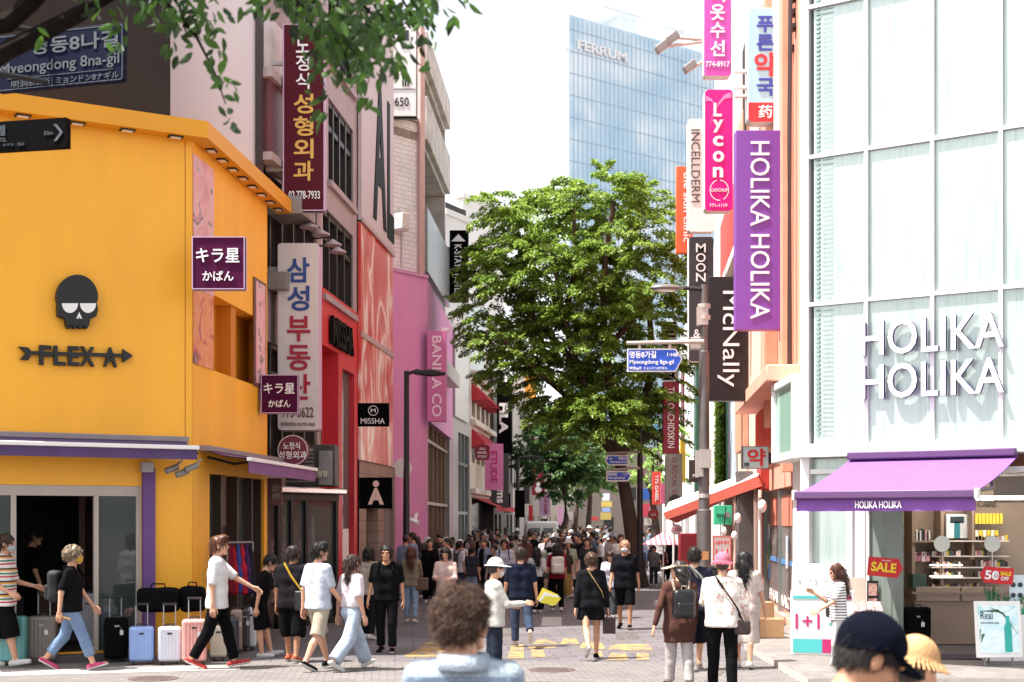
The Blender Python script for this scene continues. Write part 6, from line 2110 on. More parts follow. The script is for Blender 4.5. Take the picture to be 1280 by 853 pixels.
sign('vertical_sign', 'pale blue pharmacy sign with indigo and red Korean letters and a red foot', 'pharmacy sign', 935, 10, 978, 153, 28.2, PHB, WHITEP, .35, 7,
     texts=[('푸른', 946, 19, 967, 65, PHV, 'v', .026), ('약', 943, 66, 970, 96, PHR, 'h', .028), ('국', 946, 98, 968, 120, PHV, 'h', .026)], extra=ph_extra, frame=None,
     bracket=[(918, 88, 936, 91), (918, 108, 936, 111), (918, 119, 936, 122)], brmat=WHITEP)
MGT = mat('orchid_board', '#d24fae', .45, var=.05)
sign('vertical_sign', 'orchid pink vertical sign with white Korean letters at the top of the picture', 'shop sign', 880, -40, 914, 95, 34, MGT, WHITEP, .35, 4,
     texts=[('서옷수선', 888, -18, 906, 72, TXW, 'v', .022), ('774-8917', 882, 77, 912, 84, TXW, 'h', .014)])
MG2 = mat('hot_magenta_board', '#dd0f8c', .4, var=.05)
def ly_extra(t, o, ux, uz, n, k):
    mb = MB()
    c = o + ux * (18 * k) + uz * (26 * k)
    for i in range(34):
        if 26 <= i <= 27 or 8 <= i <= 9: continue
        a, b = R(i * 10.6), R(i * 10.6 + 10.6)
        P_ = lambda q, rr: c + ux * (rr * k * math.cos(q)) + uz * (rr * 1.1 * k * math.sin(q)) + n * .012
        mb.quad(P_(a, 11), P_(a, 12), P_(b, 12), P_(b, 11))
    mb.text('CATCHUP', c - ux * (10.5 * k) - uz * (2 * k) + n * .004, ux * (21 * k), uz * (4 * k), n * .01, .016)
    mb.build('emblem', TXW, t, smooth=False)
    mb = MB()
    for pts, w in (([(33, 145), (25, 143), (17, 134), (10, 120), (5, 104)], 3.2), ([(1, 141), (8, 139), (13, 132)], 3.0)):
        m_ = len(pts)
        for i in range(m_ - 1):
            wa, wb = w * (1 - i / (m_ - 1)) + .2, w * (1 - (i + 1) / (m_ - 1)) + .2
            (xa_, ya_), (xb_, yb_) = pts[i], pts[i + 1]
            P_ = lambda x, y: o + ux * (x * k) + uz * (y * k) + n * .006
            mb.quad(P_(xa_, ya_ - wa), P_(xa_, ya_ + wa), P_(xb_, yb_ + wb), P_(xb_, yb_ - wb))
    mb.build('leaf_print', mat('pale_pink_print', '#e88cc4', .5, var=0), t, smooth=False)
sign('vertical_sign', 'hot magenta vertical sign with rounded white letters and a ringed emblem', 'shop sign', 881, 112, 916, 264, 33.2, MG2, WHITEP, .35, 5,
     texts=[('L', 892, 129, 902, 146, TXW, 'h', .03), ('y', 891, 150, 904, 166, TXW, 'h', .03), ('c', 891, 170, 904, 183, TXW, 'h', .03), ('o', 891, 189, 905, 203, TXW, 'h', .03), ('n', 891, 209, 904, 222, TXW, 'h', .03),
            ('771-1119', 887, 255, 909, 259, TXW, 'h', .01)], extra=ly_extra)
sign('vertical_sign', 'tall white rounded vertical sign with thin dark sideways capitals', 'shop sign', 860, 149, 893, 290, 36.5, WHITEP, WHITEP, .3, 4, texts=[('INCELLDERM', 864, 162, 875, 253, mat('grey_letters', '#4c4542', .5, var=0), 'r', -.004)])
ORB = mat('orange_board', '#e8643a', .5, var=.04)
sign('vertical_sign', 'orange vertical sign with white sideways lettering behind the white one', 'shop sign', 846, 208, 866, 316, 42, ORB, None, .3, texts=[('the skin clinic', 854.5, 215, 863, 303, TXW, 'r', .016)])
CHB = mat('charcoal_board2', '#333136', .55, var=.05)
sign('vertical_sign', 'tall charcoal vertical sign with widely spaced white capitals', 'shop sign', 861, 296, 892, 452, 37.5, CHB, WHITEP, .3, 4, texts=[('MOON', 870, 304, 882, 353, TXW, 'v', .006), ('&', 867, 412, 875, 422, TXW, 'h', 0)])
MCB = mat('brown_black_board', '#140d0f', .55, var=.1)
sign('vertical_sign', 'black vertical sign with heavy white sideways lettering behind the purple one', 'shop sign', 885, 346, 935, 501, 29.4, MCB, None, .3, texts=[('McNally', 897, 364, 924, 484, TXW, 'r', 0)])
sign('vertical_sign', 'dark crimson vertical sign with white sideways capitals beside the big tree', 'shop sign', 829, 477, 849, 567, 44, mat('dark_crimson_board', '#8a1230', .45, var=.05), None, .3, texts=[('THE ORCHIDSKIN', 834.5, 484, 843, 560, TXW, 'r', .008)])
sign('vertical_sign', 'white vertical sign with pink sideways capitals under the crimson one', 'shop sign', 832, 567, 853, 642, 47, WHITEP, None, .3, texts=[('O ROYAL SKIN', 840, 572, 846, 630, mat('rose_letters', '#c26a80', .5, var=0), 'r', 0)])
sign('vertical_sign', 'narrow yellow vertical sign beside the white and pink one', 'shop sign', 851, 549, 857, 603, 49, mat('yellow_board', '#d9b43c', .5), None, .3)
sign('vertical_sign', 'narrow red vertical sign with white marks far down the right', 'shop sign', 816, 590, 826, 631, 60, mat('poppy_board', '#d8453a', .5), None, .3, texts=[('Y75 GABEL', 819, 594, 823, 627, TXW, 'r', .01)])
sign('square_sign', 'dark brown square sign with pale capitals behind the street pole', 'shop sign', 862, 575, 880, 603, 40, mat('dark_brown_board', '#3a2e30', .5), None, .2, texts=[('PILK', 866, 593, 877, 597, TXW, 'h', .01)])
sign('square_sign', 'black and white striped poster board under the big blue street sign', 'poster', 828, 462, 848, 476, 44.5, WHITEP, None, .1, texts=[('ZEK', 829, 464, 846, 475, TXB, 'h', .05)])
sign('square_sign', 'striped black and white vertical banner seen through the tree edge', 'banner', 828, 402, 846, 436, 46, stripes_mat('barcode', ['#e6e3e0', '#1c1b1c'], 7, 2), None, .1)
for i, (x0, y0, x1, y1, d, c, lb) in enumerate(((802, 611, 812, 625, 70, '#3c6ac0', 'blue sign low behind the tree trunk on the right'), (804, 630, 813, 646, 72, '#c8485a', 'red striped sign under the blue one behind the trunk'), (812, 634, 824, 644, 66, '#c8a0c0', 'pale violet sign right of the trunk'), (797, 580, 806, 601, 74, '#7a4a50', 'brown sign behind the small blue street signs'))):
    sign('shop_sign', lb, 'shop sign', x0, y0, x1, y1, d, mat('far_sign_r%d' % i, c, .5, var=.1), None, .2)
disc_sign('round_sign', 'round dark brown sign above the red and white awning', 844, 626, 8, 44, mat('dark_brown_board', '#3a2e30'), GREYM, [])
disc_sign('round_sign', 'round pale pink sign hanging under the end of the red and white awning', 846, 662, 6.5, 36, mat('pale_pink_disc', '#e3c4c8', .5), GREYM, [(CRIML, [('CLIO', 841, 660, 851, 664, .01)])])
t = disc_sign('round_sign', 'round coral red sign beside the awning tip', 817, 643, 6.5, 48, mat('coral_disc', '#d8453a', .5), GREYM, [(TXW, [('ok', 813, 641, 821, 645, .02)])])
AQ = mat('aqua_board', '#bfe0e2', .4, var=.03)
sign('square_sign', 'pale aqua sign with one big red Korean syllable beside the salmon wall', 'pharmacy sign', 928, 558, 961, 586, 29.6, AQ, WHITEP, .2, texts=[('약', 934, 561, 957, 583, PHR, 'h', .02), ('위치', 930, 578, 936, 584, TXB, 'h', .01)], frame=(.7, GREYM), bracket=[(960, 566, 978, 580)], brmat=mat('dark_brown_board', '#3a2e30'))
sign('square_sign', 'mint green sign with dark writing hanging below the awning', 'shop sign', 893, 632, 915, 656, 29.8, mat('mint_board', '#3fbf8c', .45, var=.04), None, .15, texts=[('innis', 896, 642, 907, 646, mat('dark_green_letters', '#104030', .5, var=0), 'h', .02)])
t = disc_sign('wall_disc', 'grey metal disc at the edge of the mint green sign', 910, 644, 3.4, 29.6, GREYM, GREYM, [])
# festoon of pale globe lights by the salmon shop
for i, (x, y, r) in enumerate(((922, 648, 4.5), (918, 670, 4), (905, 664, 3.5), (953, 633, 5.5))):
    t = thing('globe_lamp', ['white globe lamp right of the mint sign', 'white globe lamp lowest by the dark pillar', 'small white globe lamp under the mint sign', 'large white globe lamp near the awning root'][i], 'lamp', W(x, y, 29.4), 'white globe lamps by the salmon shop')
    mb = MB(); k = 29.4 / F; mb.ell(W(x, y, 29.4), (r * k, r * k, r * 1.5 * k)); mb.build('globe', mat('milk_glass', '#e8e4e2', .2, var=0), t)
    mb = MB(); c = W(x, y, 29.4); mb.tube([c + Vector((0, 0, r * k)), c + Vector((.05, .05, .5))], .012, 5); mb.build('cord', BLACK, t)
# floodlight arms high on the right
for i, (x, y, x1, y1) in enumerate(((833, 58, 880, 52), (846, 47, 882, 50), (868, 83, 884, 74))):
    t = thing('floodlight', ['lowest slanted floodlight on a pink arm against the tower', 'upper slanted floodlight on a pink arm against the tower', 'grey square floodlight beside the orchid sign'][i], 'floodlight', W(x, y, 38), 'floodlights on the right roof edge')
    a, b = W(x, y, 38), W(x1, y1, 38)
    mb = MB(); mb.tube([a, b], .045, 6); mb.build('arm', mat('pale_pink_steel', '#cfb4ae', .5), t)
    mb = MB(); mb.obox(a + Vector((-.22, -.1, -.2)), (.3, 0, .22), (0, .25, 0), (-.1, 0, .16)); mb.build('head', mat('grey_lamp_head', '#8a7f7c', .4), t, bevel=.02)
t = thing('antenna_box', 'cluster of dark wall lights beside the glass building near the top', 'lamp cluster', W(996, 50, 25.4))
mb = MB()
for i in range(9):
    c = W(988 + (i % 3) * 5, 6 + i * 6, 25.6 + .1 * (i % 2)); mb.obox(c, (.09, 0, .03), (0, -.2, .03), (0, .02, .09))
mb.build('lamp_head', mat('dark_lamp', '#241d1e', .3), t)
mb = MB(); mb.tube([W(1001, -5, 25.8), W(996, 60, 25.8)], .04, 6); mb.obox(W(988, 64, 25.7), (.14, 0, 0), (0, .1, 0), (0, 0, .12)); mb.build('rail', mat('dark_lamp', '#241d1e'), t)

# ------------------------------------------------------------------ lamp posts, poles, street signs
def lamp_post(label, x, ytop, d, head_x, head_y, m=BLACK, banner=None):
    b = G(x, d); top = W(x, ytop, d); hd = W(head_x, head_y, d)
    t = thing('street_lamp', label, 'street lamp', b)
    mb = MB(); mb.tube([b, Vector((b.x, b.y, 1.2)), Vector((b.x, b.y, 1.25)), top], [.15, .14, .1, .075], 12); mb.build('pole', m, t)
    mb = MB(); s_ = 1 if hd.x > top.x else -1
    mb.tube([top + Vector((0, 0, -.1)), top + Vector((.3 * s_, 0, .02)), hd], [.05, .045, .04], 8); mb.build('arm', m, t)
    mb = MB(); w = .42
    mb.prism([(-.1 * s_, .0), (w * s_, -.06), (w * 1.9 * s_, -.02), (w * 2 * s_, .04), (w * s_, .14), (0, .1)][::s_], hd + Vector((-.25 * s_, .13, -.05)), (1, 0, 0), (0, 0, 1), (0, -.26, 0)); mb.build('lamp_head', m, t, bevel=.03)
    mb = MB(); mb.obox(hd + Vector((-.05, -.09, -.075)), (.45 * s_, 0, 0), (0, .18, 0), (0, 0, .02)); mb.build('lens', mat('lamp_lens', '#d9d4cc', .2, var=0), t)
    return t
lamp_post('black street lamp standing in front of the plain pink wall', 508, 464, 40.6, 532, 466)
lamp_post('slim black street lamp with a black banner far down the left', 647, 571, 64, 662, 572)
sign('pole_banner', 'plain black banner hung on the far left lamp post', 'banner', 643.5, 613, 656, 647, 63.8, BLKB, None, .05)
PG = mat('grey_pole', '#6a6462', .5, .4, var=.2, scale=6)
b = G(880, 27.0)
t = thing('signal_pole', 'tall grey steel pole carrying a street lamp and blue street name sign', 'pole', b)
mb = MB(); z1 = W(880, 440, 27)[2]; mb.tube([b, Vector((b.x, b.y, 2.3)), Vector((b.x, b.y, 2.32)), Vector((b.x, b.y, z1)), Vector((b.x, b.y, z1 + .02)), W(880, 356, 27)], [.14, .135, .105, .095, .07, .06], 14); mb.build('pole', PG, t)
mb = MB(); mb.tube([W(880, 362, 27), W(852, 360, 27)], [.05, .035], 8); mb.build('lamp_arm', BLACK, t)
mb = MB(); c = W(832, 360, 27)
mb.ell(c, (.3, .13, .07), 16, 8); mb.obox(c + Vector((.2, -.05, -.03)), (.14, 0, 0), (0, .1, 0), (0, 0, .06)); mb.build('lamp_head', mat('lamp_head_grey', '#6e6663', .4), t)
mb = MB(); mb.ell(c + Vector((-.02, 0, -.05)), (.22, .1, .03), 14, 6); mb.build('lens', mat('lamp_lens', '#d9d4cc'), t)
mb = MB(); mb.tube([W(880, 427, 26.85), W(783, 429, 26.85)], [.04, .035], 8); mb.obox(W(863, 436, 26.98), (.32, 0, 0), (0, .26, 0), (0, 0, .22)); mb.build('sign_arm', mat('pale_bracket', '#b4aaa4', .5, .2), t, bevel=.01)
for y in (383, 397, 620, 662):
    mb = MB(); mb.lathe([(.12, -.04), (.12, .04)], W(880, y, 27), 14); mb.build('clamp', mat('pale_bracket', '#b4aaa4', .5, .2), t)
mb = MB()
mb.obox(W(872, 406, 26.9), (.2, 0, 0), (0, .2, 0), (0, 0, .35)); mb.build('control_box', mat('pale_bracket', '#b4aaa4'), t)
mb = MB(); mb.obox(W(870, 596, 26.85), (.14, 0, 0), (0, .12, 0), (0, 0, .5)); mb.obox(W(876, 585, 26.8), (.2, 0, 0), (0, .12, 0), (0, 0, .35))
mb.build('control_box', mat('pale_bracket', '#b4aaa4'), t)
mb = MB(); mb.obox(W(875, 700, 26.83), (.16, 0, 0), (0, .01, 0), (0, 0, .16)); mb.build('sticker', mat('peel_sticker', '#c98a5a', .6, var=.4, scale=20), t)
RB = mat('road_blue', '#1f4fc0', .4, var=.04)
def arrow_sign(label, x0, y0, x1, y1, d, lines, right=True, hook=True):
    k = d / F; w, h = (x1 - x0) * k, (y1 - y0) * k
    t = thing('street_name_sign', label, 'street sign', W((x0 + x1) / 2, y1, d))
    o = W(x0, y1, d); a = .12 * w
    pl = [(0, 0), (w - a, 0), (w, h * .55), (w - a, h), (0, h)] if right else [(a, 0), (w, 0), (w, h), (a, h), (0, h * .5)]
    mb = MB(); mb.prism(pl, o + Vector((0, .05, 0)), (1, 0, 0), (0, 0, 1), (0, -.05, 0)); mb.build('panel', WHITEP, t)
    cx_, cz_ = w / 2, h / 2
    f_ = 1 - 1.6 * k / h * 1.6
    pl2 = [(cx_ + (p_ - cx_) * (1 - 3 * k / w), cz_ + (q_ - cz_) * (1 - 3 * k / h)) for p_, q_ in pl]
    mb = MB(); mb.prism(pl2, o + Vector((0, -.002, 0)), (1, 0, 0), (0, 0, 1), (0, -.006, 0)); mb.build('blue_field', RB, t)
    mb = MB()
    for body, a0, b0, a1, b1, bo in lines:
        mb.text(body, W(a0, b1, d) + Vector((0, -.01, 0)), ((a1 - a0) * k, 0, 0), (0, 0, (b1 - b0) * k), (0, -.006, 0), bo)
    mb.build('lettering', TXW, t)
    if hook:
        mb = MB()
        for q in (.2, .75):
            mb.obox(o + Vector((w * q, .01, h)), (.05, 0, 0), (0, .03, 0), (0, 0, .14))
        mb.build('hanger', mat('pale_bracket', '#b4aaa4'), t)
    return t
arrow_sign('blue arrow shaped street sign hanging from the tall grey pole', 784, 436, 853, 465, 26.85,
           [('명동8가길', 787, 439, 820, 448, .02), ('1→68', 834, 441, 847, 446, .015), ('Myeongdong 8ga-gil', 787, 450, 842, 456.5, .012), ('明洞8ga街  ミョンドン8ガギル', 787, 458.5, 834, 463, .012)])
b = G(800, 44.2)
t = thing('sign_pole', 'thin dark pole with two small blue street signs in front of the big tree trunk', 'pole', b)
mb = MB(); mb.tube([b, W(800, 530, 44.2)], [.11, .08], 10); mb.build('pole', mat('dark_pole', '#2f2a2b', .5, .3), t)
mb = MB(); mb.tube([W(800, 565, 44.1), W(758, 567, 44.1)], .045, 6); mb.tube([W(800, 585, 44.1), W(758, 588, 44.1)], .045, 6); mb.build('arm', mat('pale_bracket', '#b4aaa4'), t)
arrow_sign('upper small blue street sign pointing left on the thin dark pole', 756, 569, 786, 582, 44.0, [('명동6길', 773, 571, 784, 575, .02), ('Myeongdong 6-gil', 763, 576, 784, 579.5, .01), ('1←', 759, 572, 766, 575, .01)], False, False)
arrow_sign('lower small blue street sign pointing right on the thin dark pole', 758, 589, 789, 602, 44.0, [('명동8길', 760, 591, 771, 595, .02), ('Myeongdong 8-gil', 761, 596, 781, 599.5, .01), ('→27', 777, 591.5, 785, 594.5, .01)], True, False)
# bollard, cabinet and steel loop rail at the right pole
t = thing('utility_cabinet', 'dark street cabinet at the foot of the tall grey pole', 'cabinet', G(876, 28.3))
mb = MB(); o = G(858, 28.2); mb.obox(o, (.75, 0, 0), (0, .55, 0), (0, 0, 1.15)); mb.build('body', mat('dark_green_grey', '#3f4442', .5, var=.2), t, bevel=.02)
mb = MB(); mb.obox(o + Vector((-.04, -.04, 1.15)), (.83, 0, 0), (0, .63, 0), (0, 0, .06)); mb.build('lid', mat('dark_green_grey', '#3f4442'), t, bevel=.01)
mb = MB()
for i in range(8):
    mb.obox(o + Vector((.1, -.012, .25 + i * .06)), (.5, 0, 0), (0, .01, 0), (0, 0, .025))
mb.build('vent', BLACK, t)
o = G(935, F * H / (806 - HY)); RAILM = mat('rail_steel', '#8d8682', .35, .6)
t = thing('barrier_rail', 'rounded grey steel guard rail on the kerb beside the pharmacy', 'barrier', o)
mb = MB(); mb.tube([o + Vector((.14, 0, .1)), o + Vector((.2, .05, .9)), o + Vector((.12, .1, 1.02)), o + Vector((-.45, .35, 1.02)), o + Vector((-.55, .4, .9)), o + Vector((-.55, .4, .1))], .045, 10)
mb.tube([o + Vector((.14, 0, .35)), o + Vector((-.55, .4, .35))], .03, 8); mb.build('rail', RAILM, t)
# red and white folding awning of the stall beside the pharmacy
A_, B_ = W(957, 592, 31), W(842, 640, 37)
t = thing('stall_awning', 'sloping red and white awning over the street stall beside the pharmacy', 'awning', Vector((A_.x, A_.y, 0)))
A2, B2 = A_ + Vector((-.5, -.2, -.12)), B_ + Vector((-.5, -.3, -.12))
def sheet(mb, a, b, c, d_, th=.02):
    n_ = (b - a).cross(d_ - a).normalized() * th
    mb.quad(a, b, c, d_); mb.quad(a - n_, d_ - n_, c - n_, b - n_)
wa, wb_ = W(953, 584, 32.2), W(836, 628, 38)
mb = MB(); sheet(mb, wa, wb_, W(829, 641, 36.4), W(947, 595, 30.2)); mb.build('cloth', mat('white_canvas', '#e6deda', .85, var=.06), t)
mb = MB(); sheet(mb, W(947, 595, 30.2), W(829, 641, 36.4), W(833, 650, 36.3), W(952, 608, 30.1)); mb.build('valance', mat('coral_canvas', '#dc6a58', .85, var=.05), t)
mb = MB(); sheet(mb, W(950, 606, 30.4), W(834, 649, 36.5), W(846, 654, 37.6), W(960, 600, 31.8)); mb.build('underside', mat('red_canvas', '#b8423a', .85, var=.05), t)
for x, d in ((842, 37), (900, 33), (950, 31)):
    e = W(x, 645 if x < 860 else 622, d); mb = MB(); mb.tube([Vector((e.x, e.y, 0)), e], .03, 8); mb.build('post', WHITEP, t)
mb = MB(); mb.obox(W(950, 612, 30.6), (.25, 0, 0), (0, .5, 0), (0, 0, .5)); mb.build('root_box', mat('red_canvas', '#b8423a'), t, bevel=.02)
# dark storefront pillar between the stall and the pharmacy
t = thing('pillar', 'dark grey pillar between the stall and the pharmacy window', 'pillar', G(934, 31.5))
mb = MB(); o = G(923, 31.5); mb.obox(o, (.34, 0, 0), (0, .4, 0), (0, 0, 3.2)); mb.build('shaft', mat('dark_grey_pillar', '#5d5654', .6), t, bevel=.01)
sign('poster_board', 'white and red price poster standing below the mint sign', 'poster', 891, 670, 914, 712, 29.2, WHITEP, None, .05, texts=[('오늘의 특가', 894, 676, 911, 681, PHR, 'h', .015), ('1+1', 895, 686, 910, 694, PHR, 'h', .015)], frame=(1.5, mat('coral_canvas', '#dc6a58')))
# parasol and vendor panel
c = W(829, 672, 42)
t = thing('parasol', 'pink and white striped parasol over a far stall', 'parasol', G(829, 42))
mb = MB(); mb.tube([G(829, 42), c + Vector((0, 0, .3))], .025, 8); mb.build('pole', WHITEP, t)
mb = MB(); n = 10; rim = [c + Vector((.42 * math.cos(2 * math.pi * i / n), .42 * math.sin(2 * math.pi * i / n), -.22)) * 1 for i in range(n)]
rim = [c + Vector((.62 * math.cos(2 * math.pi * i / n), .62 * math.sin(2 * math.pi * i / n), -.2)) for i in range(n)]
v = [c + Vector((0, 0, .16))] + rim
mb.add(v, [(0, 1 + i, 1 + (i + 1) % n) for i in range(n)]); mb.add([q - Vector((0, 0, .015)) for q in v], [(0, 1 + (i + 1) % n, 1 + i) for i in range(n)])
mb.build('canopy', stripes_mat('pink_stripes', ['#c9606e', '#e3bcbc'], 7, 0), t)
tag((lambda mb: (mb.obox(G(850, 39), (.62, 0, 0), (0, .5, 0), (0, 0, 1.75)), mb.build('stall_cabinet', mat('dark_red_cabinet', '#7d1c26', .5), bevel=.02))[1])(MB()), 'dark red stall cabinet behind the man in the navy tee', 'cabinet')
# ------------------------------------------------------------------ trees
BARK = mat('grey_brown_bark', '#54433a', .9, var=.4, scale=9, bump=.6, stretch=(2, 2, .4))
LEAF = leaf_mat('tree_leaf', '#385419', '#7d983f', .36)
LEAF2 = leaf_mat('far_tree_leaf', '#263f1e', '#4a6a38', .3)
LEAF3 = leaf_mat('pale_tree_leaf', '#5a7a34', '#8aa85a', .4)
LEAFN = leaf_mat('shaded_near_leaf', '#15280c', '#3a5c1e', .34)  # greens darkened: shade on the near leaves put into the colour

def crown(name, lobes, d, nsp, nleaf, size, m, parent, seed=1, sprl=(.5, 1.0), depth=1.0):
    """drooping leaf sprays spread over and inside uneven lobes; lobes are (column, row, radius px)"""
    rg = np.random.default_rng(seed)
    k = d / F
    P_, D_ = [], []
    for (x, y, r) in lobes:
        c = np.array(W(x, y, d)); c[1] += rg.uniform(-1, 1) * 1.6 * depth
        rr = r * k
        n = int(nsp * (r / 60) ** 2) + 2
        for _ in range(n):
            u = rg.normal(0, 1, 3); u /= np.linalg.norm(u)
            if u[2] < -.55:
                u[2] *= -.5; u /= np.linalg.norm(u)
            q = c + u * rr * (rg.uniform(.45, 1.0) ** .6) * np.array((1, depth, .9))
            out = np.array((u[0], u[1], u[2] * .35 - .1)); out /= np.linalg.norm(out)
            L = rg.uniform(*sprl)
            side = np.cross(out, (0, 0, 1)); side /= np.linalg.norm(side) + 1e-9
            t = rg.uniform(0, 1, nleaf) ** .8
            w = rg.uniform(-1, 1, nleaf) * (.12 + .5 * t * (1.15 - t)) * L * .75
            p = q + out * (t * L)[:, None] + side * w[:, None]
            p[:, 2] += -.28 * L * t ** 2 - np.abs(w) * .28 + rg.normal(0, .035, nleaf)
            P_.append(p); D_.append(out + side * np.sign(w)[:, None] * .55)
    p, dd = np.concatenate(P_), np.concatenate(D_)
    return leaves(name, p, dd, size, m, parent, seed, .5, .35)

b = G(799, 45.2)
T = thing('street_tree', 'large leafy street tree with a dark leaning trunk in the middle of the street', 'tree', b)
mb = MB()
tr = [(799, 736), (793, 690), (786, 640), (779, 600), (773, 572)]
mb.tube([W(x, y, 45.2) for x, y in tr], [.33, .25, .22, .19, .17], 14)
mb.build('trunk', BARK, T)
limbs = [[(774, 576), (752, 545), (735, 505), (715, 440), (700, 380), (690, 310)], [(773, 574), (770, 530), (760, 470), (752, 400), (755, 320), (765, 260)], [(772, 576), (795, 530), (812, 480), (815, 420), (810, 350)],
         [(745, 530), (700, 490), (650, 450), (610, 410)], [(720, 455), (670, 400), (630, 340), (600, 310)], [(756, 440), (790, 400), (825, 360)], [(706, 400), (720, 330), (715, 270)], [(790, 540), (815, 545), (832, 555)]]
for i, l in enumerate(limbs):
    mb = MB(); n = len(l); dy = rnd.uniform(-1.6, 1.6)
    mb.tube([W(x, y, 45.2) + Vector((0, dy * j / n, 0)) for j, (x, y) in enumerate(l)], [(.2 if i < 3 else .11) * (1 - .8 * j / n) for j in range(n)], 8); mb.build('limb', BARK, T)
lobes = [(652, 285, 46), (695, 268, 46), (745, 262, 46), (792, 275, 42), (826, 325, 32), (632, 330, 42), (622, 378, 32), (665, 345, 54), (715, 340, 60), (775, 345, 58), (826, 385, 32),
         (636, 420, 42), (685, 420, 56), (742, 420, 60), (798, 420, 50), (662, 470, 38), (708, 482, 48), (765, 488, 50), (816, 468, 34), (738, 530, 30), (798, 520, 34), (616, 440, 20), (828, 540, 16), (694, 528, 20), (764, 232, 24), (694, 236, 18), (655, 256, 26), (606, 345, 16), (600, 405, 15), (630, 468, 18), (630, 278, 18), (590, 372, 9), (612, 310, 12), (745, 522, 34), (702, 515, 26), (788, 548, 26), (768, 522, 34), (722, 548, 16), (812, 505, 26), (760, 552, 16)]
crown('crown', lobes, 45.2, 95, 120, .125, LEAF, T, 4)
# the trees beyond it
def small_tree(label, trunk, lobes, d, m, seed, nsp=40, nleaf=46, size=.2):
    t = thing('street_tree', label, 'tree', G(trunk[0][0], d))
    mb = MB(); mb.tube([Vector(tuple(G(trunk[0][0], d)))] + [W(x, y, d) for x, y in trunk[1:]], [.22 * (1 - .6 * i / len(trunk)) for i in range(len(trunk))], 8); mb.build('trunk', BARK, t)
    x, y = trunk[-1]
    for dx, dy in ((-16, -34), (14, -38), (2, -50)):
        mb = MB(); mb.tube([W(x, y, d), W(x + dx * .5, y + dy * .6, d), W(x + dx, y + dy, d)], [.1, .07, .03], 6); mb.build('limb', BARK, t)
    crown('crown', lobes, d, nsp, nleaf, size, m, t, seed, (.5, 1.1))
small_tree('dark crowned smaller tree with a twisted trunk left of the big one', [(696, 700), (700, 672), (708, 650), (706, 620)], [(690, 570, 30), (712, 588, 28), (672, 560, 22), (726, 568, 26), (700, 545, 26), (738, 592, 22), (680, 594, 18), (664, 580, 14), (720, 608, 18), (692, 612, 14)], 74, LEAF2, 11, 150, 60, .24)
small_tree('pale sunlit tree seen between the dark crown and the big trunk', [(733, 690), (736, 650), (738, 620)], [(716, 525, 22), (738, 545, 24), (752, 525, 20), (728, 570, 20), (755, 585, 18), (700, 520, 18), (748, 610, 16), (690, 545, 18), (764, 560, 18), (742, 585, 18), (768, 600, 14)], 92, LEAF3, 12, 170, 60, .28)
small_tree('slim dark tree in the middle of the far crowd', [(716, 690), (719, 660), (722, 630)], [(716, 612, 14), (730, 605, 14), (704, 606, 12)], 98, LEAF2, 13, 120)
small_tree('light green tree behind the big trunk on the right of the street', [(822, 700), (820, 660), (815, 620)], [(815, 560, 20), (826, 585, 18), (806, 590, 16), (838, 560, 14), (820, 535, 16), (812, 610, 10)], 66, LEAF3, 14, 90)
small_tree('small tree behind the far left signs', [(668, 690), (668, 655), (670, 620)], [(674, 548, 16), (684, 540, 14), (690, 525, 14)], 104, LEAF2, 15, 120)

# near branch hanging in at the top left
b = Vector((-3.6, 6.9, 0))
NBARK = mat('shaded_near_bark', '#1f1815', .95, var=.4, scale=14, bump=.6, spec=.1)  # bark darkened: shade under the canopy put into its colour
t = thing('overhanging_tree', 'dark branch with drooping leaves hanging in at the top left', 'tree', b)
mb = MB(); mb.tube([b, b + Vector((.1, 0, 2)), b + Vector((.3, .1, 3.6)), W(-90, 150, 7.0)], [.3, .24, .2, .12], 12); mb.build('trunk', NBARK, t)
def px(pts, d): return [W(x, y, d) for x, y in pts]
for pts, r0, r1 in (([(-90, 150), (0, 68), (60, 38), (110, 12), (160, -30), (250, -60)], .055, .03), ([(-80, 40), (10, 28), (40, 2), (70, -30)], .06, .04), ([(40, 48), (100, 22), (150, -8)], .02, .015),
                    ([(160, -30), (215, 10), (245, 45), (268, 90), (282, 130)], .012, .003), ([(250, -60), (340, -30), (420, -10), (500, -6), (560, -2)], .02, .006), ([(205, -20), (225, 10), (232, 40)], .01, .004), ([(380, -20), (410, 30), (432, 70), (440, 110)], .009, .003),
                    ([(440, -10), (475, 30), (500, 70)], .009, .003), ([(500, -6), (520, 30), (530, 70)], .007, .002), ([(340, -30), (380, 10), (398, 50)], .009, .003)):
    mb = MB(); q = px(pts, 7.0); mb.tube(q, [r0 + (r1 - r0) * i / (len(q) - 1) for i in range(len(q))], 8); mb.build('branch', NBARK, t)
rg = np.random.default_rng(8)
P_, D_ = [], []
def spray(x, y, sx, sy, n, dz=.25):
    for _ in range(n):
        a, c = rg.normal(0, 1), rg.normal(0, 1)
        d = 7.0 + rg.normal(0, dz)
        P_.append(tuple(W(x + a * sx, y + c * sy, d))); D_.append((rg.normal(.0, .55), rg.normal(0, .5), -.6))
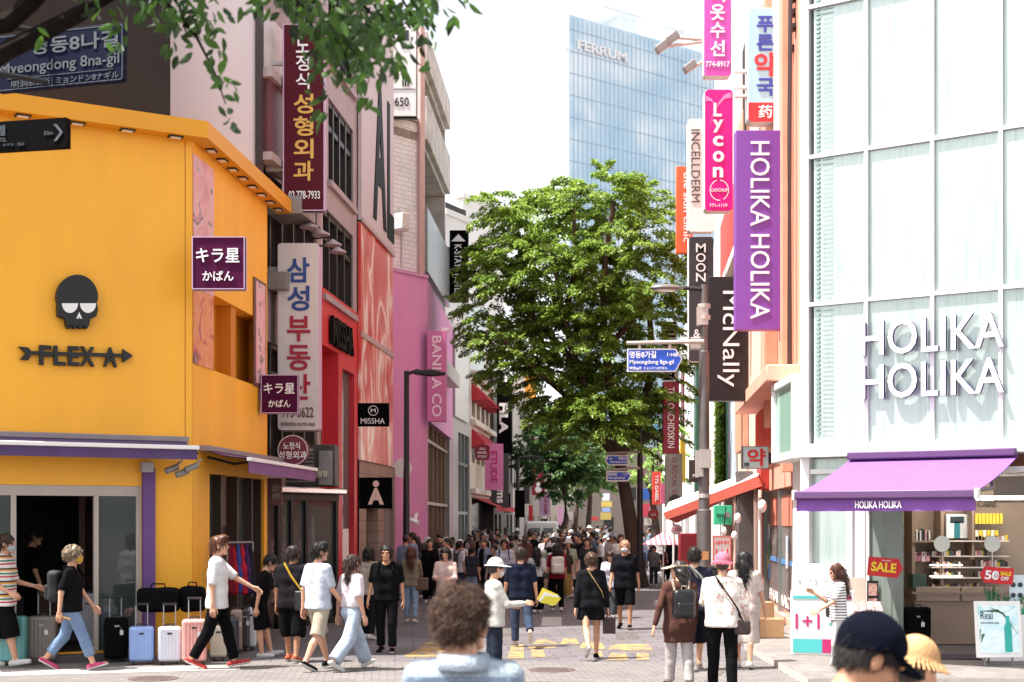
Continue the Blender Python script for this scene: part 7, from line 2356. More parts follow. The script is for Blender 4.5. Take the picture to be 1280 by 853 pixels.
for q in ((430, 20, 26, 26, 130), (405, 60, 14, 26, 34), (470, 40, 18, 26, 80), (460, 75, 12, 14, 26), (432, 95, 14, 10, 12), (395, 10, 16, 16, 40), (500, 80, 5, 12, 10), (535, 40, 8, 22, 16), (535, 5, 22, 10, 24), (565, 12, 5, 14, 7), (405, 130, 5, 16, 8), (450, 125, 6, 8, 5), (520, 12, 14, 10, 14),
          (205, 12, 16, 14, 26), (240, 10, 16, 16, 34), (262, 30, 12, 16, 26), (270, 70, 8, 16, 12), (282, 105, 6, 16, 9), (290, 145, 3, 10, 4), (215, 55, 12, 12, 8), (160, 25, 20, 10, 10), (150, 45, 8, 6, 4), (440, 50, 24, 22, 70), (415, 25, 18, 18, 40), (480, 15, 16, 16, 40), (40, 40, 14, 4, 4), (110, 3, 26, 5, 10), (335, 2, 20, 8, 12), (180, -4, 40, 8, 24), (360, 0, 20, 8, 16)):
    spray(*q)
nvis = len(P_)
for _ in range(3000):                              # unseen rest of the canopy, added to shade the boards and branch
    d = rg.uniform(5.6, 8.6) if _ % 3 else rg.uniform(9.5, 14.5); zz = rg.uniform(.35, 1.9)
    P_.append(((rg.uniform(-640, -250)) * 7 / F if rg.random() < .5 else rg.uniform(-1000, -300) * 7 / F, d, 2.12 + 650 * d / F + zz)); D_.append((rg.normal(0, .6), rg.normal(0, .6), -.4))
v0 = np.array(P_); dd = np.array(D_)
n = len(v0); dd /= np.linalg.norm(dd, axis=1)[:, None]
sd = np.cross(dd, rg.normal(0, 1, (n, 3)) + np.array((0, 1.2, 0))); sd /= np.linalg.norm(sd, axis=1)[:, None]
up_ = np.cross(sd, dd)
L = rg.uniform(.06, .1, n)[:, None]; L[nvis:] *= 2.3; w = L * .2
ring = [(0, 0, 0), (.22, .8, .05), (.5, 1, .08), (.78, .55, .04), (1, 0, -.06), (.78, -.55, .04), (.5, -1, .08), (.22, -.8, .05)]
vv = np.stack([v0 + dd * L * a + sd * w * b_ + up_ * L * c for a, b_, c in ring] + [v0 + dd * L * .5], 1)
fv, ff = vv.reshape(-1, 3), []
base = (np.arange(n) * 9)[:, None]
for q in ((0, 1, 2, 8), (8, 2, 3, 4), (8, 4, 5, 6), (0, 8, 6, 7)):
    ff.append(base + np.array(q)[None, :])
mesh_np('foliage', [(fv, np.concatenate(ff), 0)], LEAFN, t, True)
# ------------------------------------------------------------------ suitcases in front of the luggage shop
def suitcase(name, label, x, y, w, hgt, col, yaw=0., handle=.0, soft=False, depth=.24, group='suitcases outside the luggage shop', d=None, cat='suitcase'):
    d = d or F * H / (y - HY)
    t = thing(name, label, cat, G(x, d), group, R(yaw))
    m = cloth(col) if soft else mat('shell_' + col.lstrip('#'), col, .32, var=.06, scale=6, coat=.2)
    z0 = .055
    s = SDF((-w / 2 - .03, -depth / 2 - .03, z0 - .03), (w / 2 + .03, depth / 2 + .03, hgt + .03), .011)
    s.rbox((0, 0, (z0 + hgt) / 2), (w / 2, depth / 2, (hgt - z0) / 2), .045, 0)
    if not soft:
        X = s.ax[0][:, None, None]; Z = s.ax[2][None, None, :]
        s.v = (s.v + np.where((np.abs(X) < w * .42) & (Z > z0 + .06) & (Z < hgt - .06), .004 * (np.cos(X * 2 * math.pi / (w / 7)) > .2), 0)).astype(np.float32)
    else:
        s.noise(.004, 16, w * 9)
    shell('shell', s, m, t)
    dk = mat('suitcase_trim', '#1b1a1c', .45, var=.1)
    mb = MB()
    mb.box(-w / 2 - .003, w / 2 + .003, -.008, .008, z0 + .02, hgt - .02)
    mb.build('zip_band', dk, t, bevel=.003, local=True)
    for sx in (-1, 1):
        for sy in (-1, 1):
            mb = MB(); mb.tube([(sx * (w / 2 - .06) - .012, sy * (depth / 2 - .05), .027), (sx * (w / 2 - .06) + .012, sy * (depth / 2 - .05), .027)], .027, 12)
            mb.box(sx * (w / 2 - .06) - .022, sx * (w / 2 - .06) + .022, sy * (depth / 2 - .05) - .02, sy * (depth / 2 - .05) + .02, .042, .07)
            mb.build('wheel', dk, t, local=True)
    mb = MB(); mb.tube([(-.07, 0, hgt - .005), (-.06, 0, hgt + .03), (.06, 0, hgt + .03), (.07, 0, hgt - .005)], .011, 8); mb.build('grip', dk, t, local=True)
    if handle:
        a = .085
        mb = MB(); mb.tube([(-a, depth / 2 - .06, hgt - .02), (-a, depth / 2 - .06, hgt + handle)], .009, 6); mb.build('handle_tube', mat('alu_tube', '#9a9a9c', .3, .8), t, local=True)
        mb = MB(); mb.tube([(a, depth / 2 - .06, hgt - .02), (a, depth / 2 - .06, hgt + handle)], .009, 6); mb.build('handle_tube', mat('alu_tube', '#9a9a9c'), t, local=True)
        mb = MB(); mb.tube([(-a - .02, depth / 2 - .06, hgt + handle), (a + .02, depth / 2 - .06, hgt + handle)], .018, 8); mb.build('handle', dk, t, local=True)
    if w * 1000 % 3 < 2 and handle == 0 or hgt > .6:
        mb = MB(); mb.box(w * .12, w * .12 + .05, -depth / 2 - .012, -depth / 2 - .008, hgt * .62, hgt * .62 + .07); mb.tube([(w * .12 + .025, -depth / 2 - .01, hgt * .62 + .07), (w * .05, -depth * .2, hgt + .02)], .002, 4); mb.build('price_tag', mat('tag_paper', '#d9d4cc', .8, var=0), t, local=True)
    mb = MB(); mb.box(-.035, .035, -depth / 2 - .004, -depth / 2 + .006, hgt * .8, hgt * .8 + .025); mb.build('badge', dk if col > '#777777' else mat('alu_tube', '#9a9a9c'), t, local=True)
    return t
def sc(label, x0, x1, yt, yb, col, yaw=6, handle=0., soft=False, dd=0.):
    d = F * H / (yb - HY) + dd
    k = d / F
    return suitcase('suitcase', label, (x0 + x1) / 2, yb, (x1 - x0) * k * .95, H - (yt - HY) * k, col, yaw, handle, soft, d=d)
sc('teal hard shell suitcase at the left edge beside the man in the striped shirt', -6, 34, 770, 832, '#5f9e9c', 4)
sc('taupe hard shell suitcase with a raised handle behind the woman with a backpack', 36, 72, 770, 830, '#6f665f', 5, .34)
sc('white hard shell suitcase half hidden behind the walking woman', 100, 121, 741, 816, '#c9c9d4', 8, 0, False, .5)
sc('pale lavender suitcase right of the shop door', 122, 158, 757, 812, '#b9bdd4', 8, 0, False, .45)
sc('black soft suitcase between the lavender and the light blue one', 130, 160, 772, 828, '#19181b', 22, .3, True)
sc('light blue hard shell suitcase with a raised handle', 161, 193, 783, 831, '#8ba6dc', 14, .32)
sc('small white hard shell suitcase with a raised handle beside the light blue one', 197, 227, 783, 831, '#d3d7e2', 14, .32)
sc('navy suitcase in the second row behind the light blue and white ones', 176, 218, 764, 815, '#24345f', 4, 0, False, .42)
sc('lavender suitcase in the second row behind the pink one', 218, 256, 764, 815, '#a9aecb', 4, 0, False, .42)
sc('pink hard shell suitcase with a raised handle', 227, 259, 774, 831, '#d99a92', 10, .3)
sc('cream suitcase just behind the walking man in the white tee', 262, 284, 782, 826, '#d4c9b4', 10)
sc('slate grey suitcase behind the legs of the man in the white tee', 276, 299, 772, 822, '#3d4048', 12, 0, False, .25)
sc('rosy brown suitcase right of the man in the white tee', 288, 303, 762, 820, '#a5877d', 12, 0, False, .4)
sc('dark brown suitcase with a tall narrow face', 301, 312, 761, 818, '#3a312e', 10, 0, False, .5)
sc('ribbed white suitcase beside the leaning man', 309, 321, 759, 817, '#d5d6dc', 10, 0, False, .55)
sc('charcoal suitcase in the back row between the black and the navy ones', 158, 180, 766, 816, '#2b2b30', 3, 0, False, .45)
sc('dark plum suitcase in the back row beside the doorway', 84, 104, 762, 812, '#3a2a38', 5, 0, False, .6)
sc('steel blue suitcase in the back row left of the lavender one', 104, 126, 766, 815, '#4a5f7a', 6, 0, False, .5)
sc('black suitcase in the back row behind the cream one', 252, 276, 764, 812, '#1c1b1f', 6, .3, False, .6)
sc('brown suitcase directly behind the leaning man', 319, 334, 768, 812, '#7d6456', 8, 0, False, .8)
def bag_lump(name, label, x, y0, y1, w, col, d, cat='bag', group=None, dep=.28):
    k = d / F
    z1, z0 = H - (y0 - HY) * k, H - (y1 - HY) * k
    t = thing(name, label, cat, (W(x, y1, d).x, d, z0), group)
    s = SDF((-w / 2 - .04, -dep / 2 - .04, -.03), (w / 2 + .04, dep / 2 + .04, z1 - z0 + .03), .012)
    s.rbox((0, 0, (z1 - z0) / 2), (w / 2, dep / 2, (z1 - z0) / 2), .07, 0); s.noise(.008, 13, x)
    shell('body', s, cloth(col), t)
    mb = MB(); mb.tube([(-w * .2, -.02, z1 - z0 - .03), (-w * .15, -.02, z1 - z0 + .06), (w * .15, -.02, z1 - z0 + .06), (w * .2, -.02, z1 - z0 - .03)], .012, 6); mb.build('handle', cloth(col), t, local=True)
    return t
bag_lump('travel_bag', 'black travel bag lying on the second row of suitcases', 198, 735, 765, .62, '#1a191b', 21.35, group='black travel bags on the suitcases')
bag_lump('travel_bag', 'black backpack standing on the suitcases by the orange corner', 241, 733, 765, .36, '#17171a', 21.5, group='black travel bags on the suitcases')
# scarf and bag rack
t = thing('clothes_rack', 'rail of red and violet cloth bags beside the leaning man', 'clothes rack', G(298, 22.9))
mb = MB(); o = G(284, 23); e = G(316, 23.6)
for q in (o, e):
    mb.tube([q, q + Vector((0, 0, 1.75))], .016, 6)
mb.tube([o + Vector((0, 0, 1.75)), e + Vector((0, 0, 1.75))], .016, 6); mb.build('frame', GREYM, t)
for i, c in enumerate(('#7a1f30', '#a3222e', '#3f4a8a', '#b8283a', '#4a2f5c', '#2e2a33')):
    q = o + (e - o) * ((i + .5) / 6)
    s = SDF((-.12, -.1, -1.0), (.12, .1, .05), .014)
    s.cap((0, 0, -.02), (.0, 0, -.5), .02, .075, .02); s.cap((0, 0, -.5), (.02, 0, -.8), .075, .06, .03); s.noise(.01, 22, i)
    v, f = s.mesh()
    ob = mesh_np('hanging_bag', [(v + np.array(q + Vector((0, 0, 1.75))), f, 0)], cloth(c), None)
    tag(ob, ['deep wine', 'red', 'blue', 'bright red', 'violet', 'blackish'][i] + ' cloth bag hanging on the rail beside the leaning man', 'bag', 'cloth bags on the rail')

# ------------------------------------------------------------------ things outside the glass shop
def gpt(x, y): return G(x, F * H / (y - HY))
k_ = 21.3 / F
t = thing('promo_stand', 'white bargain stand with turquoise and pink corner blocks and a big 1+1', 'display stand', gpt(1026, 828))
x0, x1, d = 988, 1064, 21.3
a = W(x0, 830, d); up_ = Vector((0, 0, 1)); ux = Vector((1, -.25, 0)).normalized(); nn = Vector((ux.y, -ux.x, 0))
wd = (x1 - x0) * k_ * 1.02; hh_ = 78 * k_
base = Vector((a.x, a.y, .1))
mb = MB(); mb.obox(base + nn * -.45, ux * wd, nn * .45, up_ * hh_); mb.build('cabinet', WHITEP, t, bevel=.01)
P_ = lambda p, q, n=.004: base + ux * (wd * p) + up_ * (hh_ * q) + nn * n
mb = MB(); mb.obox(P_(.04, .04), ux * (wd * .46), up_ * (hh_ * .22), nn * .004); mb.build('turquoise_block', mat('turquoise_print', '#4fb8b8', .4, var=0), t)
mb = MB(); mb.obox(P_(.04, .9), ux * (wd * .46), up_ * (hh_ * .05), nn * .004); mb.build('turquoise_block', mat('turquoise_print', '#5fcfcf', .4, var=0), t)
mb = MB(); mb.obox(P_(.5, .04), ux * (wd * .3), up_ * (hh_ * .22), nn * .004); mb.build('pink_block', mat('pink_print', '#b8286a', .4, var=0), t)
mb = MB(); mb.obox(P_(.5, .9), ux * (wd * .46), up_ * (hh_ * .05), nn * .004); mb.build('pink_block', mat('pink_print', '#d9307a', .4, var=0), t)
mb = MB(); mb.text('1+1', P_(.08, .42), ux * (wd * .38), up_ * (hh_ * .24), nn * .004, .01); mb.build('lettering', mat('pink_print', '#d9307a'), t)
mb = MB(); mb.text('4', P_(.6, .44), ux * (wd * .1), up_ * (hh_ * .14), nn * .004, .01); mb.build('lettering', mat('turquoise_print', '#5fcfcf'), t)
for p in (.1, .9):
    mb = MB(); q = P_(p, 0, -.08); mb.lathe([(.03, -.095), (.03, -.01)], q, 8); mb.build('castor', BLACK, t)
mb = MB(); mb.obox(P_(0, 1.0, -.44), ux * wd, nn * .44, up_ * .02 + nn * 0); mb.build('tray', WHITEP, t)
# a tilted white card with numbers on it
mb = MB(); mb.obox(P_(.02, 1.05, -.06), ux * (wd * .75), up_ * .38 + nn * -.14, nn * .012); ca = mb.build('price_board', WHITEP, t)
mb = MB()
for i in range(5):
    mb.text('2', P_(.1 + i * .13, 1.16 + (i % 2) * .12, -.07), ux * .05, up_ * .07 - nn * .02, nn * .012, 0)
mb.build('lettering', mat('grey_print2', '#77777a', .5, var=0), t)
t = thing('poster_stand', 'small turquoise poster with a pink print behind the bargain stand', 'poster', W(1022, 748, 21.9))
mb = MB(); o = W(1011, 748, 21.7); mb.obox(o, (.27, 0, 0), (0, .02, 0), (0, 0, .45)); mb.build('board', mat('turquoise_poster', '#9fdde6', .5, var=.05), t)
mb = MB(); mb.obox(o + Vector((.04, -.006, .1)), (.17, 0, 0), (0, .004, 0), (0, 0, .22)); mb.build('print', blotch_mat('foot_print', [(.4, '#9fdde6'), (.5, '#d9707c'), (.6, '#e8b0b0')], 9), t)
mb = MB(); mb.obox(o + Vector((.1, .01, -1.0)), (.05, 0, 0), (0, .02, 0), (0, 0, 1.0)); mb.build('leg', WHITEP, t)
t = thing('display_table', 'cream display table with sample cards and red valance beside the shop door', 'display table', gpt(1090, 822))
o = W(1063, 770, 21.6); o.z = .1
mb = MB(); mb.obox(o, (.52, 0, 0), (0, .45, 0), (0, 0, .58)); mb.build('body', mat('cream_table', '#ddd2c6', .5), t, bevel=.008)
mb = MB(); mb.obox(o + Vector((.0, -.008, .5)), (.3, 0, 0), (0, .008, 0), (0, 0, .1)); mb.build('valance', PHR, t)
mb = MB(); mb.obox(o + Vector((.02, .35, .58)), (.3, 0, 0), (0, .02, 0), (0, 0, .55)); mb.build('back_board', mat('peach_board', '#ecdccb', .5, var=.1), t)
mb = MB(); mb.obox(o + Vector((.34, .34, .58)), (.17, 0, 0), (0, .02, 0), (0, 0, .5)); bk_ = mb.build('picture_board', BLACK, t)
for q in range(2):
    mb = MB(); mb.obox(o + Vector((.36, .33, .62 + q * .23)), (.13, 0, 0), (0, .006, 0), (0, 0, .19)); mb.build('picture', blotch_mat('face_print', [(.35, '#c9807c'), (.5, '#e0b5a8'), (.65, '#7d4a48')], 7), bk_)
for q in range(4):
    mb = MB(); mb.obox(o + Vector((.03 + q * .12, .02, .6)), (.11, 0, 0), (.0, .16, .14), (0, -.02, .03)); tag(mb.build('sample_tray', blotch_mat('tray_print_%d' % (q % 2), [(.4, '#d8cfc8'), (.5, '#7d6a66'), (.62, '#c29a92')], 14), bevel=.004), ['leftmost', 'second', 'third', 'rightmost'][q] + ' of four slanted sample trays on the cream table', 'tray', 'sample trays on the cream table')
def sale_sign(name, label, x0, y0, x1, y1, d, tilt, left, lines):
    k = d / F; w, h = (x1 - x0) * k, (y1 - y0) * k * .82
    c = W((x0 + x1) / 2, (y0 + y1) / 2, d)
    t = thing(name, label, 'sale sign', (c.x, c.y, 0.1))
    ux = Vector((math.cos(tilt), 0, math.sin(tilt))); uz = Vector((-math.sin(tilt), 0, math.cos(tilt)))
    pl = [(-w / 2, -h / 2), (w * .36, -h / 2), (w / 2, 0), (w * .36, h / 2), (-w / 2, h / 2)]
    if left: pl = [(-p, q) for p, q in pl][::-1]
    mb = MB(); mb.prism(pl, c + Vector((0, .03, 0)), ux, uz, (0, -.03, 0)); mb.build('board', mat('sale_red', '#c8141e', .4, var=.03), t, bevel=.003)
    for m_, body, p0, q0, p1, q1, bo in lines:
        mb = MB(); mb.text(body, c + ux * (w * p0) + uz * (h * q0) + Vector((0, -.004, 0)), ux * (w * (p1 - p0)), uz * (h * (q1 - q0)), (0, -.006, 0), bo); mb.build('lettering', m_, t)
    mb = MB(); mb.tube([Vector((c.x + .1, c.y + .04, .1)), c + Vector((.1, .04, 0))], .012, 6); mb.build('post', GREYM, t)
SY = mat('sale_yellow', '#f0d02a', .4, var=0)
sale_sign('sale_sign', 'red arrow shaped sign with yellow SALE lettering beside the grey glass door', 1085, 695, 1129, 724, 20.9, R(-5), False, [(SY, 'SALE', -.42, -.25, .3, .25, .03), (TXW, 'HOLIKA', -.12, .33, .14, .39, .01)])
sale_sign('sale_sign', 'red arrow shaped sign with a white 50 in front of the shelves', 1225, 707, 1267, 732, 20.4, R(-4), True, [(TXW, '50', -.36, -.28, .06, .28, .03), (SY, 'SALE', .1, .02, .42, .27, .03), (TXW, 'OFF', .12, -.28, .36, -.04, .02), (TXW, '%', -.08, -.1, .04, .12, .03)])
t = thing('easel_board', 'white framed poster board with a turquoise bottle and long leaves at the shop entrance', 'poster board', gpt(1250, 850))
dB = 19.6; k = dB / F
o = Vector((W(1221, 850, dB).x, dB, .1)); w, h = 58 * k, 70 * k; back = Vector((0, .16, 0))
def eb(p, q, n=0.): return o + Vector((w * p, -n + .12 * q, h * q + .12))
mb = MB(); mb.obox(eb(0, 0), (w, 0, 0), eb(0, 1) - eb(0, 0), (0, .03, 0)); mb.build('board', WHITEP, t, bevel=.006)
mb = MB(); mb.quad(eb(.07, .08, .006), eb(.93, .08, .006), eb(.93, .93, .006), eb(.07, .93, .006)); mb.build('print', blotch_mat('pale_cyan_print', [(.3, '#bfe3ee'), (.55, '#e3f1f2'), (.7, '#9fd6de')], 3), t, smooth=False)
mb = MB(); bt = [(.62, .1), (.78, .1), (.78, .55), (.74, .62), (.74, .74), (.66, .74), (.66, .62), (.62, .55)]
mb.add([eb(p, q, .009) for p, q in bt], [tuple(range(len(bt)))]); mb.build('bottle_print', mat('turquoise_bottle', '#1fa79a', .3, var=.15), t, smooth=False)
mb = MB()
for q in ([(.1, .82), (.5, .86), (.92, .52), (.55, .8)], [(.3, .9), (.62, .8), (.93, .4), (.6, .76)], [(.1, .25), (.2, .42), (.13, .42)], [(.08, .3), (.12, .5), (.09, .5)]):
    mb.add([eb(p, r_, .008) for p, r_ in q], [tuple(range(len(q)))])
mb.build('leaf_print', mat('leaf_print_green', '#3a6a4a', .5, var=.2), t, smooth=False)
mb = MB(); mb.text('Real', eb(.12, .68, .009), (w * .26, 0, 0), eb(0, .14) - eb(0, 0), (0, -.003, 0), 0); mb.text('SOOTHING GEL', eb(.12, .6, .009), (w * .4, 0, 0), eb(0, .03) - eb(0, 0), (0, -.003, 0), 0); mb.build('lettering', mat('dark_ink', '#23303a', .5, var=0), t)
mb = MB(); mb.tube([eb(.2, 0, -.05) - Vector((0, 0, .12)), eb(.2, .5, -.06)], .015, 6); mb.tube([eb(.8, 0, -.05) - Vector((0, 0, .12)), eb(.8, .5, -.06)], .015, 6); mb.tube([eb(.5, .6, -.05), o + Vector((w * .5, .5, 0))], .015, 6); mb.build('leg', GREYM, t)
# plants and bottles on the table behind it
t = thing('display_table', 'white display table behind the turquoise bottle poster', 'display table', gpt(1258, 842))
o = W(1233, 800, 20.3); o.z = .1
mb = MB(); mb.obox(o, (.75, 0, 0), (0, .4, 0), (0, 0, .66)); mb.build('body', WHITEP, t, bevel=.01)
for i in range(3):
    c = o + Vector((.12 + i * .2, .2, .66))
    t = thing('potted_plant', ['left', 'middle', 'right'][i] + ' spiky green plant in a glass pot above the bottle poster', 'plant', c, 'spiky plants above the bottle poster')
    mb = MB(); mb.lathe([(.05, 0), (.065, .02), (.07, .12), (.065, .14)], c, 14); mb.build('pot', mat('pale_pot', '#c8d4cc', .2, var=.05), t)
    mb = MB()
    for j in range(16):
        a = rnd.uniform(0, 6.28); r_ = rnd.uniform(.05, .14); hgt = rnd.uniform(.2, .36) if i == 0 else rnd.uniform(.12, .22)
        b = c + Vector((.03 * math.cos(a), .03 * math.sin(a), .13)); sd = Vector((-math.sin(a), math.cos(a), 0)) * .014
        m_ = b + Vector((r_ * .4 * math.cos(a), r_ * .4 * math.sin(a), hgt * .6)); e = b + Vector((r_ * math.cos(a), r_ * math.sin(a), hgt))
        mb.add([b - sd, b + sd, m_ + sd * .8, e, m_ - sd * .8], [(0, 1, 2, 3, 4)])
    mb.build('leaves', mat('spiky_leaf', '#4f7f5a', .4, var=.3, scale=20), t, smooth=False)
for i in range(9):
    c = o + Vector((.05 + i * .075, .06 + .05 * (i % 2), .66))
    mb = MB(); mb.lathe([(.022, 0), (.024, .01), (.024, .08), (.01, .1), (.01, .13)], c, 10)
    tag(mb.build('gel_bottle', mat('green_bottle', '#3f9a72', .15, var=.1)), 'small green bottle in the row in front of the spiky plants', 'bottle', 'green bottles before the spiky plants')
t = thing('sunglasses_card', 'pale blue card rack with dark round prints at the right edge above the green bottles', 'display card', W(1272, 740, 20.5))
mb = MB(); o2 = W(1262, 752, 20.5); mb.obox(o2, (.3, 0, 0), (0, .03, 0), (0, 0, .38)); mb.build('board', mat('pale_blue_card', '#cfe0e6', .4, var=.05), t)
mb = MB()
for i in range(6):
    q = o2 + Vector((.05 + .1 * (i % 3), -.004, .09 + .15 * (i // 3))); mb.tube([q, q + Vector((0, -.01, 0))], .035, 12)
mb.build('print', mat('dark_ink', '#23303a'), t)
suitcase('suitcase', 'black soft suitcase standing in the doorway of the cosmetics shop', 1146, 0, .4, .78, '#17161a', -8, 0, True, group=None, d=21.9)
mb = MB(); mb.obox(Vector((W(1140, 820, 21.2).x, 20.6, .105)), (1.15, -.2, 0), (.3, .7, 0), (0, 0, .012))
tag(mb.build('door_mat', mat('plum_mat', '#3f2b38', .9, var=.2, scale=20), bevel=.004), 'dark plum door mat at the cosmetics shop entrance', 'door mat')
# van far away
t = thing('van', 'white van parked far down the street at the left edge of the crowd', 'van', G(676, 72))
o = G(676, 72); s = SDF((-.95, -2.0, .2), (.95, 2.0, 2.2), .05); s.rbox((0, 0, 1.1), (.85, 1.8, .75), .2, 0); s.rbox((0, -1.1, 1.55), (.82, .9, .5), .12, .04)
v, f = s.mesh(); mesh_np('body', [(v, f, 0)], mat('van_white', '#dcdad6', .3, coat=.4, var=.04), t)
for sx in (-1, 1):
    mb = MB(); mb.box(sx * .32 - .24, sx * .32 + .24, -2.02, -1.95, 1.42, 1.72); mb.build('windscreen', mat('van_glass', '#6f787b', .3, var=.2), t, local=True)
for sx in (-1, 1):
    mb = MB(); mb.box(sx * .62 - .12, sx * .62 + .12, -1.84, -1.78, .8, .95); mb.build('headlight', LAMPM, t, local=True)
    for yy in (-1.1, 1.1):
        mb = MB(); mb.tube([(sx * .7, yy, .33), (sx * .9, yy, .33)], .33, 16); mb.build('wheel', BLACK, t, local=True)
mb = MB(); mb.box(-.3, .3, -1.84, -1.79, .52, .66); mb.build('number_plate', WHITEP, t, local=True)
# ------------------------------------------------------------------ people
BLK = '#1d1b1d'
STR = stripes_mat('multi_stripes', ['#e6e0da', '#c0394a', '#e3ddd6', '#3f7a5a', '#e0d8d0', '#e0a13a', '#26303f', '#ddd6cf'], 5.5, 2)
BRET = stripes_mat('breton_stripes', ['#e9e6e4', '#3a3f4c'], 26, 2, width=[0, .62])
FLOR = blotch_mat('floral_cloth', [(.2, '#efe9e2'), (.52, '#efe6de'), (.57, '#d8766a'), (.62, '#ece4da'), (.66, '#7fae9a'), (.72, '#f0e8e0'), (.8, '#cf5a5a')], 16, rough=.9, obj=True)
DENIM = cloth('#7d94b4'); DENIML = cloth('#b3c0d2'); DENIMD = cloth('#3a4558')

def walk(a, s=1, arm=22):
    """mid stride: s=1 left foot forward"""
    if s > 0:
        return dict(lt=a, rt=-a * .75, lk=4, rk=a * .9, la=-arm, ra=arm, re=18, le=14)
    return dict(lt=-a * .75, rt=a, lk=a * .9, rk=4, la=arm, ra=-arm, re=14, le=18)

def strap(name, label, cat, p, pts, r, col, bag=None, group=None):
    """a cross-body strap through trunk points (x,y,z in body heights) and a bag box hanging at the end"""
    q = [p['up'](*a) for a in pts]
    base = q[-1]
    t = thing(name, label, cat, base, group)
    mb = MB(); mb.tube(q + ([q[0]] if len(q) > 3 else []), r, 6); mb.build('strap', cloth(col), t)
    if bag:
        w, dp, hh_, bc = bag
        yaw = p['yaw']
        ux = Vector((math.cos(yaw), math.sin(yaw), 0)); uy = Vector((-math.sin(yaw), math.cos(yaw), 0))
        s = SDF((-w / 2 - .03, -dp / 2 - .03, -hh_ - .03), (w / 2 + .03, dp / 2 + .03, .03), .01)
        s.rbox((0, 0, -hh_ / 2), (w / 2, dp / 2, hh_ / 2), .025, 0)
        v, f = s.mesh()
        v = v[:, :1] * np.array(ux) + v[:, 1:2] * np.array(uy) + v[:, 2:] * np.array((0, 0, 1.))
        mesh_np('body', [(v, f, 0)], bc if not isinstance(bc, str) else mat('bag_' + bc.lstrip('#'), bc, .5, var=.1), t)
    return t

def backpack(label, p, col, w=.3, hh_=.42, dp=.16, z=.69, trim='#111113', off=.085, side=1, rough=.75):
    up, yaw = p['up'], p['yaw']
    c = up(0, -side * (off + dp / 2 / p['h']), z)
    t = thing('backpack', label, 'backpack', c)
    ux = Vector((math.cos(yaw), math.sin(yaw), 0)); uy = Vector((-math.sin(yaw), math.cos(yaw), 0)) * side
    X = lambda v: v[:, :1] * np.array(ux) + v[:, 1:2] * np.array(uy) + v[:, 2:] * np.array((0, 0, 1.))
    s = SDF((-w / 2 - .05, -dp - .06, -hh_ / 2 - .05), (w / 2 + .05, dp + .02, hh_ / 2 + .06), .012)
    s.rbox((0, 0, 0), (w / 2, dp / 2, hh_ / 2), .06, 0); s.noise(.004, 18, w * 20)
    v, f = s.mesh(); m = mat('pack_' + col.lstrip('#'), col, rough, var=.15, scale=10)
    mesh_np('body', [(X(v), f, 0)], m, t)
    s = SDF((-w / 2, -dp - .06, -hh_ / 2 - .02), (w / 2, 0, .04), .01)
    s.rbox((0, -dp / 2 - .01, -hh_ * .18), (w * .38, .035, hh_ * .24), .025, 0)
    v, f = s.mesh(); mesh_np('pocket', [(X(v), f, 0)], m, t)
    mb = MB(); q = lambda x, y, z_: ux * x + uy * y + Vector((0, 0, z_))
    mb.tube([q(-.03, 0, hh_ / 2 - .01), q(-.03, 0, hh_ / 2 + .035), q(.03, 0, hh_ / 2 + .035), q(.03, 0, hh_ / 2 - .01)], .01, 6); mb.build('grip', cloth(trim), t, local=True)
    for sx in (-1, 1):
        mb = MB()
        pts = [up(sx * .05, -side * off, z + .06), up(sx * .066, -side * .045, .852), up(sx * .068, side * .03, .846), up(sx * .072, side * .075, .77), up(sx * .085, side * .06, .69), up(sx * .09, -side * .05, .635)]
        mb.tube(pts, .016, 6); mb.build('strap', cloth(trim), t)
    return t

# left, in front of the luggage shop
person('man in a multicoloured striped shirt and black shorts walking in from the left edge', 6, 834, 668, -88, pose=dict(walk(14, -1, 15), re=75, le=60, hy=-4), top=('loose', STR), bot=('long_shorts', BLK), shoes='#d8d4d0', hair=('short', '#3a2a20'), mask='#b9c4c8')
p = person('man in a black polo standing in the dark shop doorway', 41, 812, 668, -70, pose=dict(la=4, ra=8), top=('polo', '#1f1e22'), bot=('pants', '#191719'), hair=('crop', '#15110f'), lift=.1)
p = person('woman in a black tee and cropped jeans with a yellow mask walking to the right', 90, 838, 680, -84, pose=dict(walk(24, -1, 18), hp=4), top=('tee', '#1d1c20'), bot=('crop', DENIM), shoes='#c84f78', hair=('perm', '#7d6d58'), mask='#c9a640', build=1.08)
backpack('black backpack on the woman in cropped jeans', p, '#1b1b1e', .3, .45, .17)
mb = MB(); q = p['wrist']('r'); mb.obox(q, (.16, 0, -.05), (.0, .02, 0), (0, 0, .02)); tag(mb.build('folded_fan', mat('fan_wood', '#b98a4a')), 'folded yellow fan in the hand of the woman with the backpack', 'fan')
person('man in a white tee and black trousers striding right with one arm out', 272, 836, 669, -86, pose=dict(lt=16, rt=-16, lk=3, rk=14, la=46, le=14, ra=-6, re=8, lo=4), top=('loose', '#e6e4e4'), bot=('pants', '#171619'), shoes='#b8433f', hair=('tuft', '#5a3322'))
person('man in black leaning forward beside the suitcases with a hand at his face', 324, 822, 691, -88, pose=dict(lean=14, lt=14, rt=4, lk=2, la=35, le=120, ra=-2, re=6, hp=-10), top=('tee', '#1c1b1e'), bot=('shorts', '#19181b'), shoes='#d5d2d0', hair=('short', '#15110f'))
p = person('man in a charcoal tee and black shorts walking away with a yellow strap', 366, 828, 683, -14, pose=walk(9, 1, 6), top=('loose', '#2d2a30'), bot=('long_shorts', '#1b191c'), shoes='#b05a3f', hair=('crop', '#2a211d'), build=1.12, skin=SKIN2)
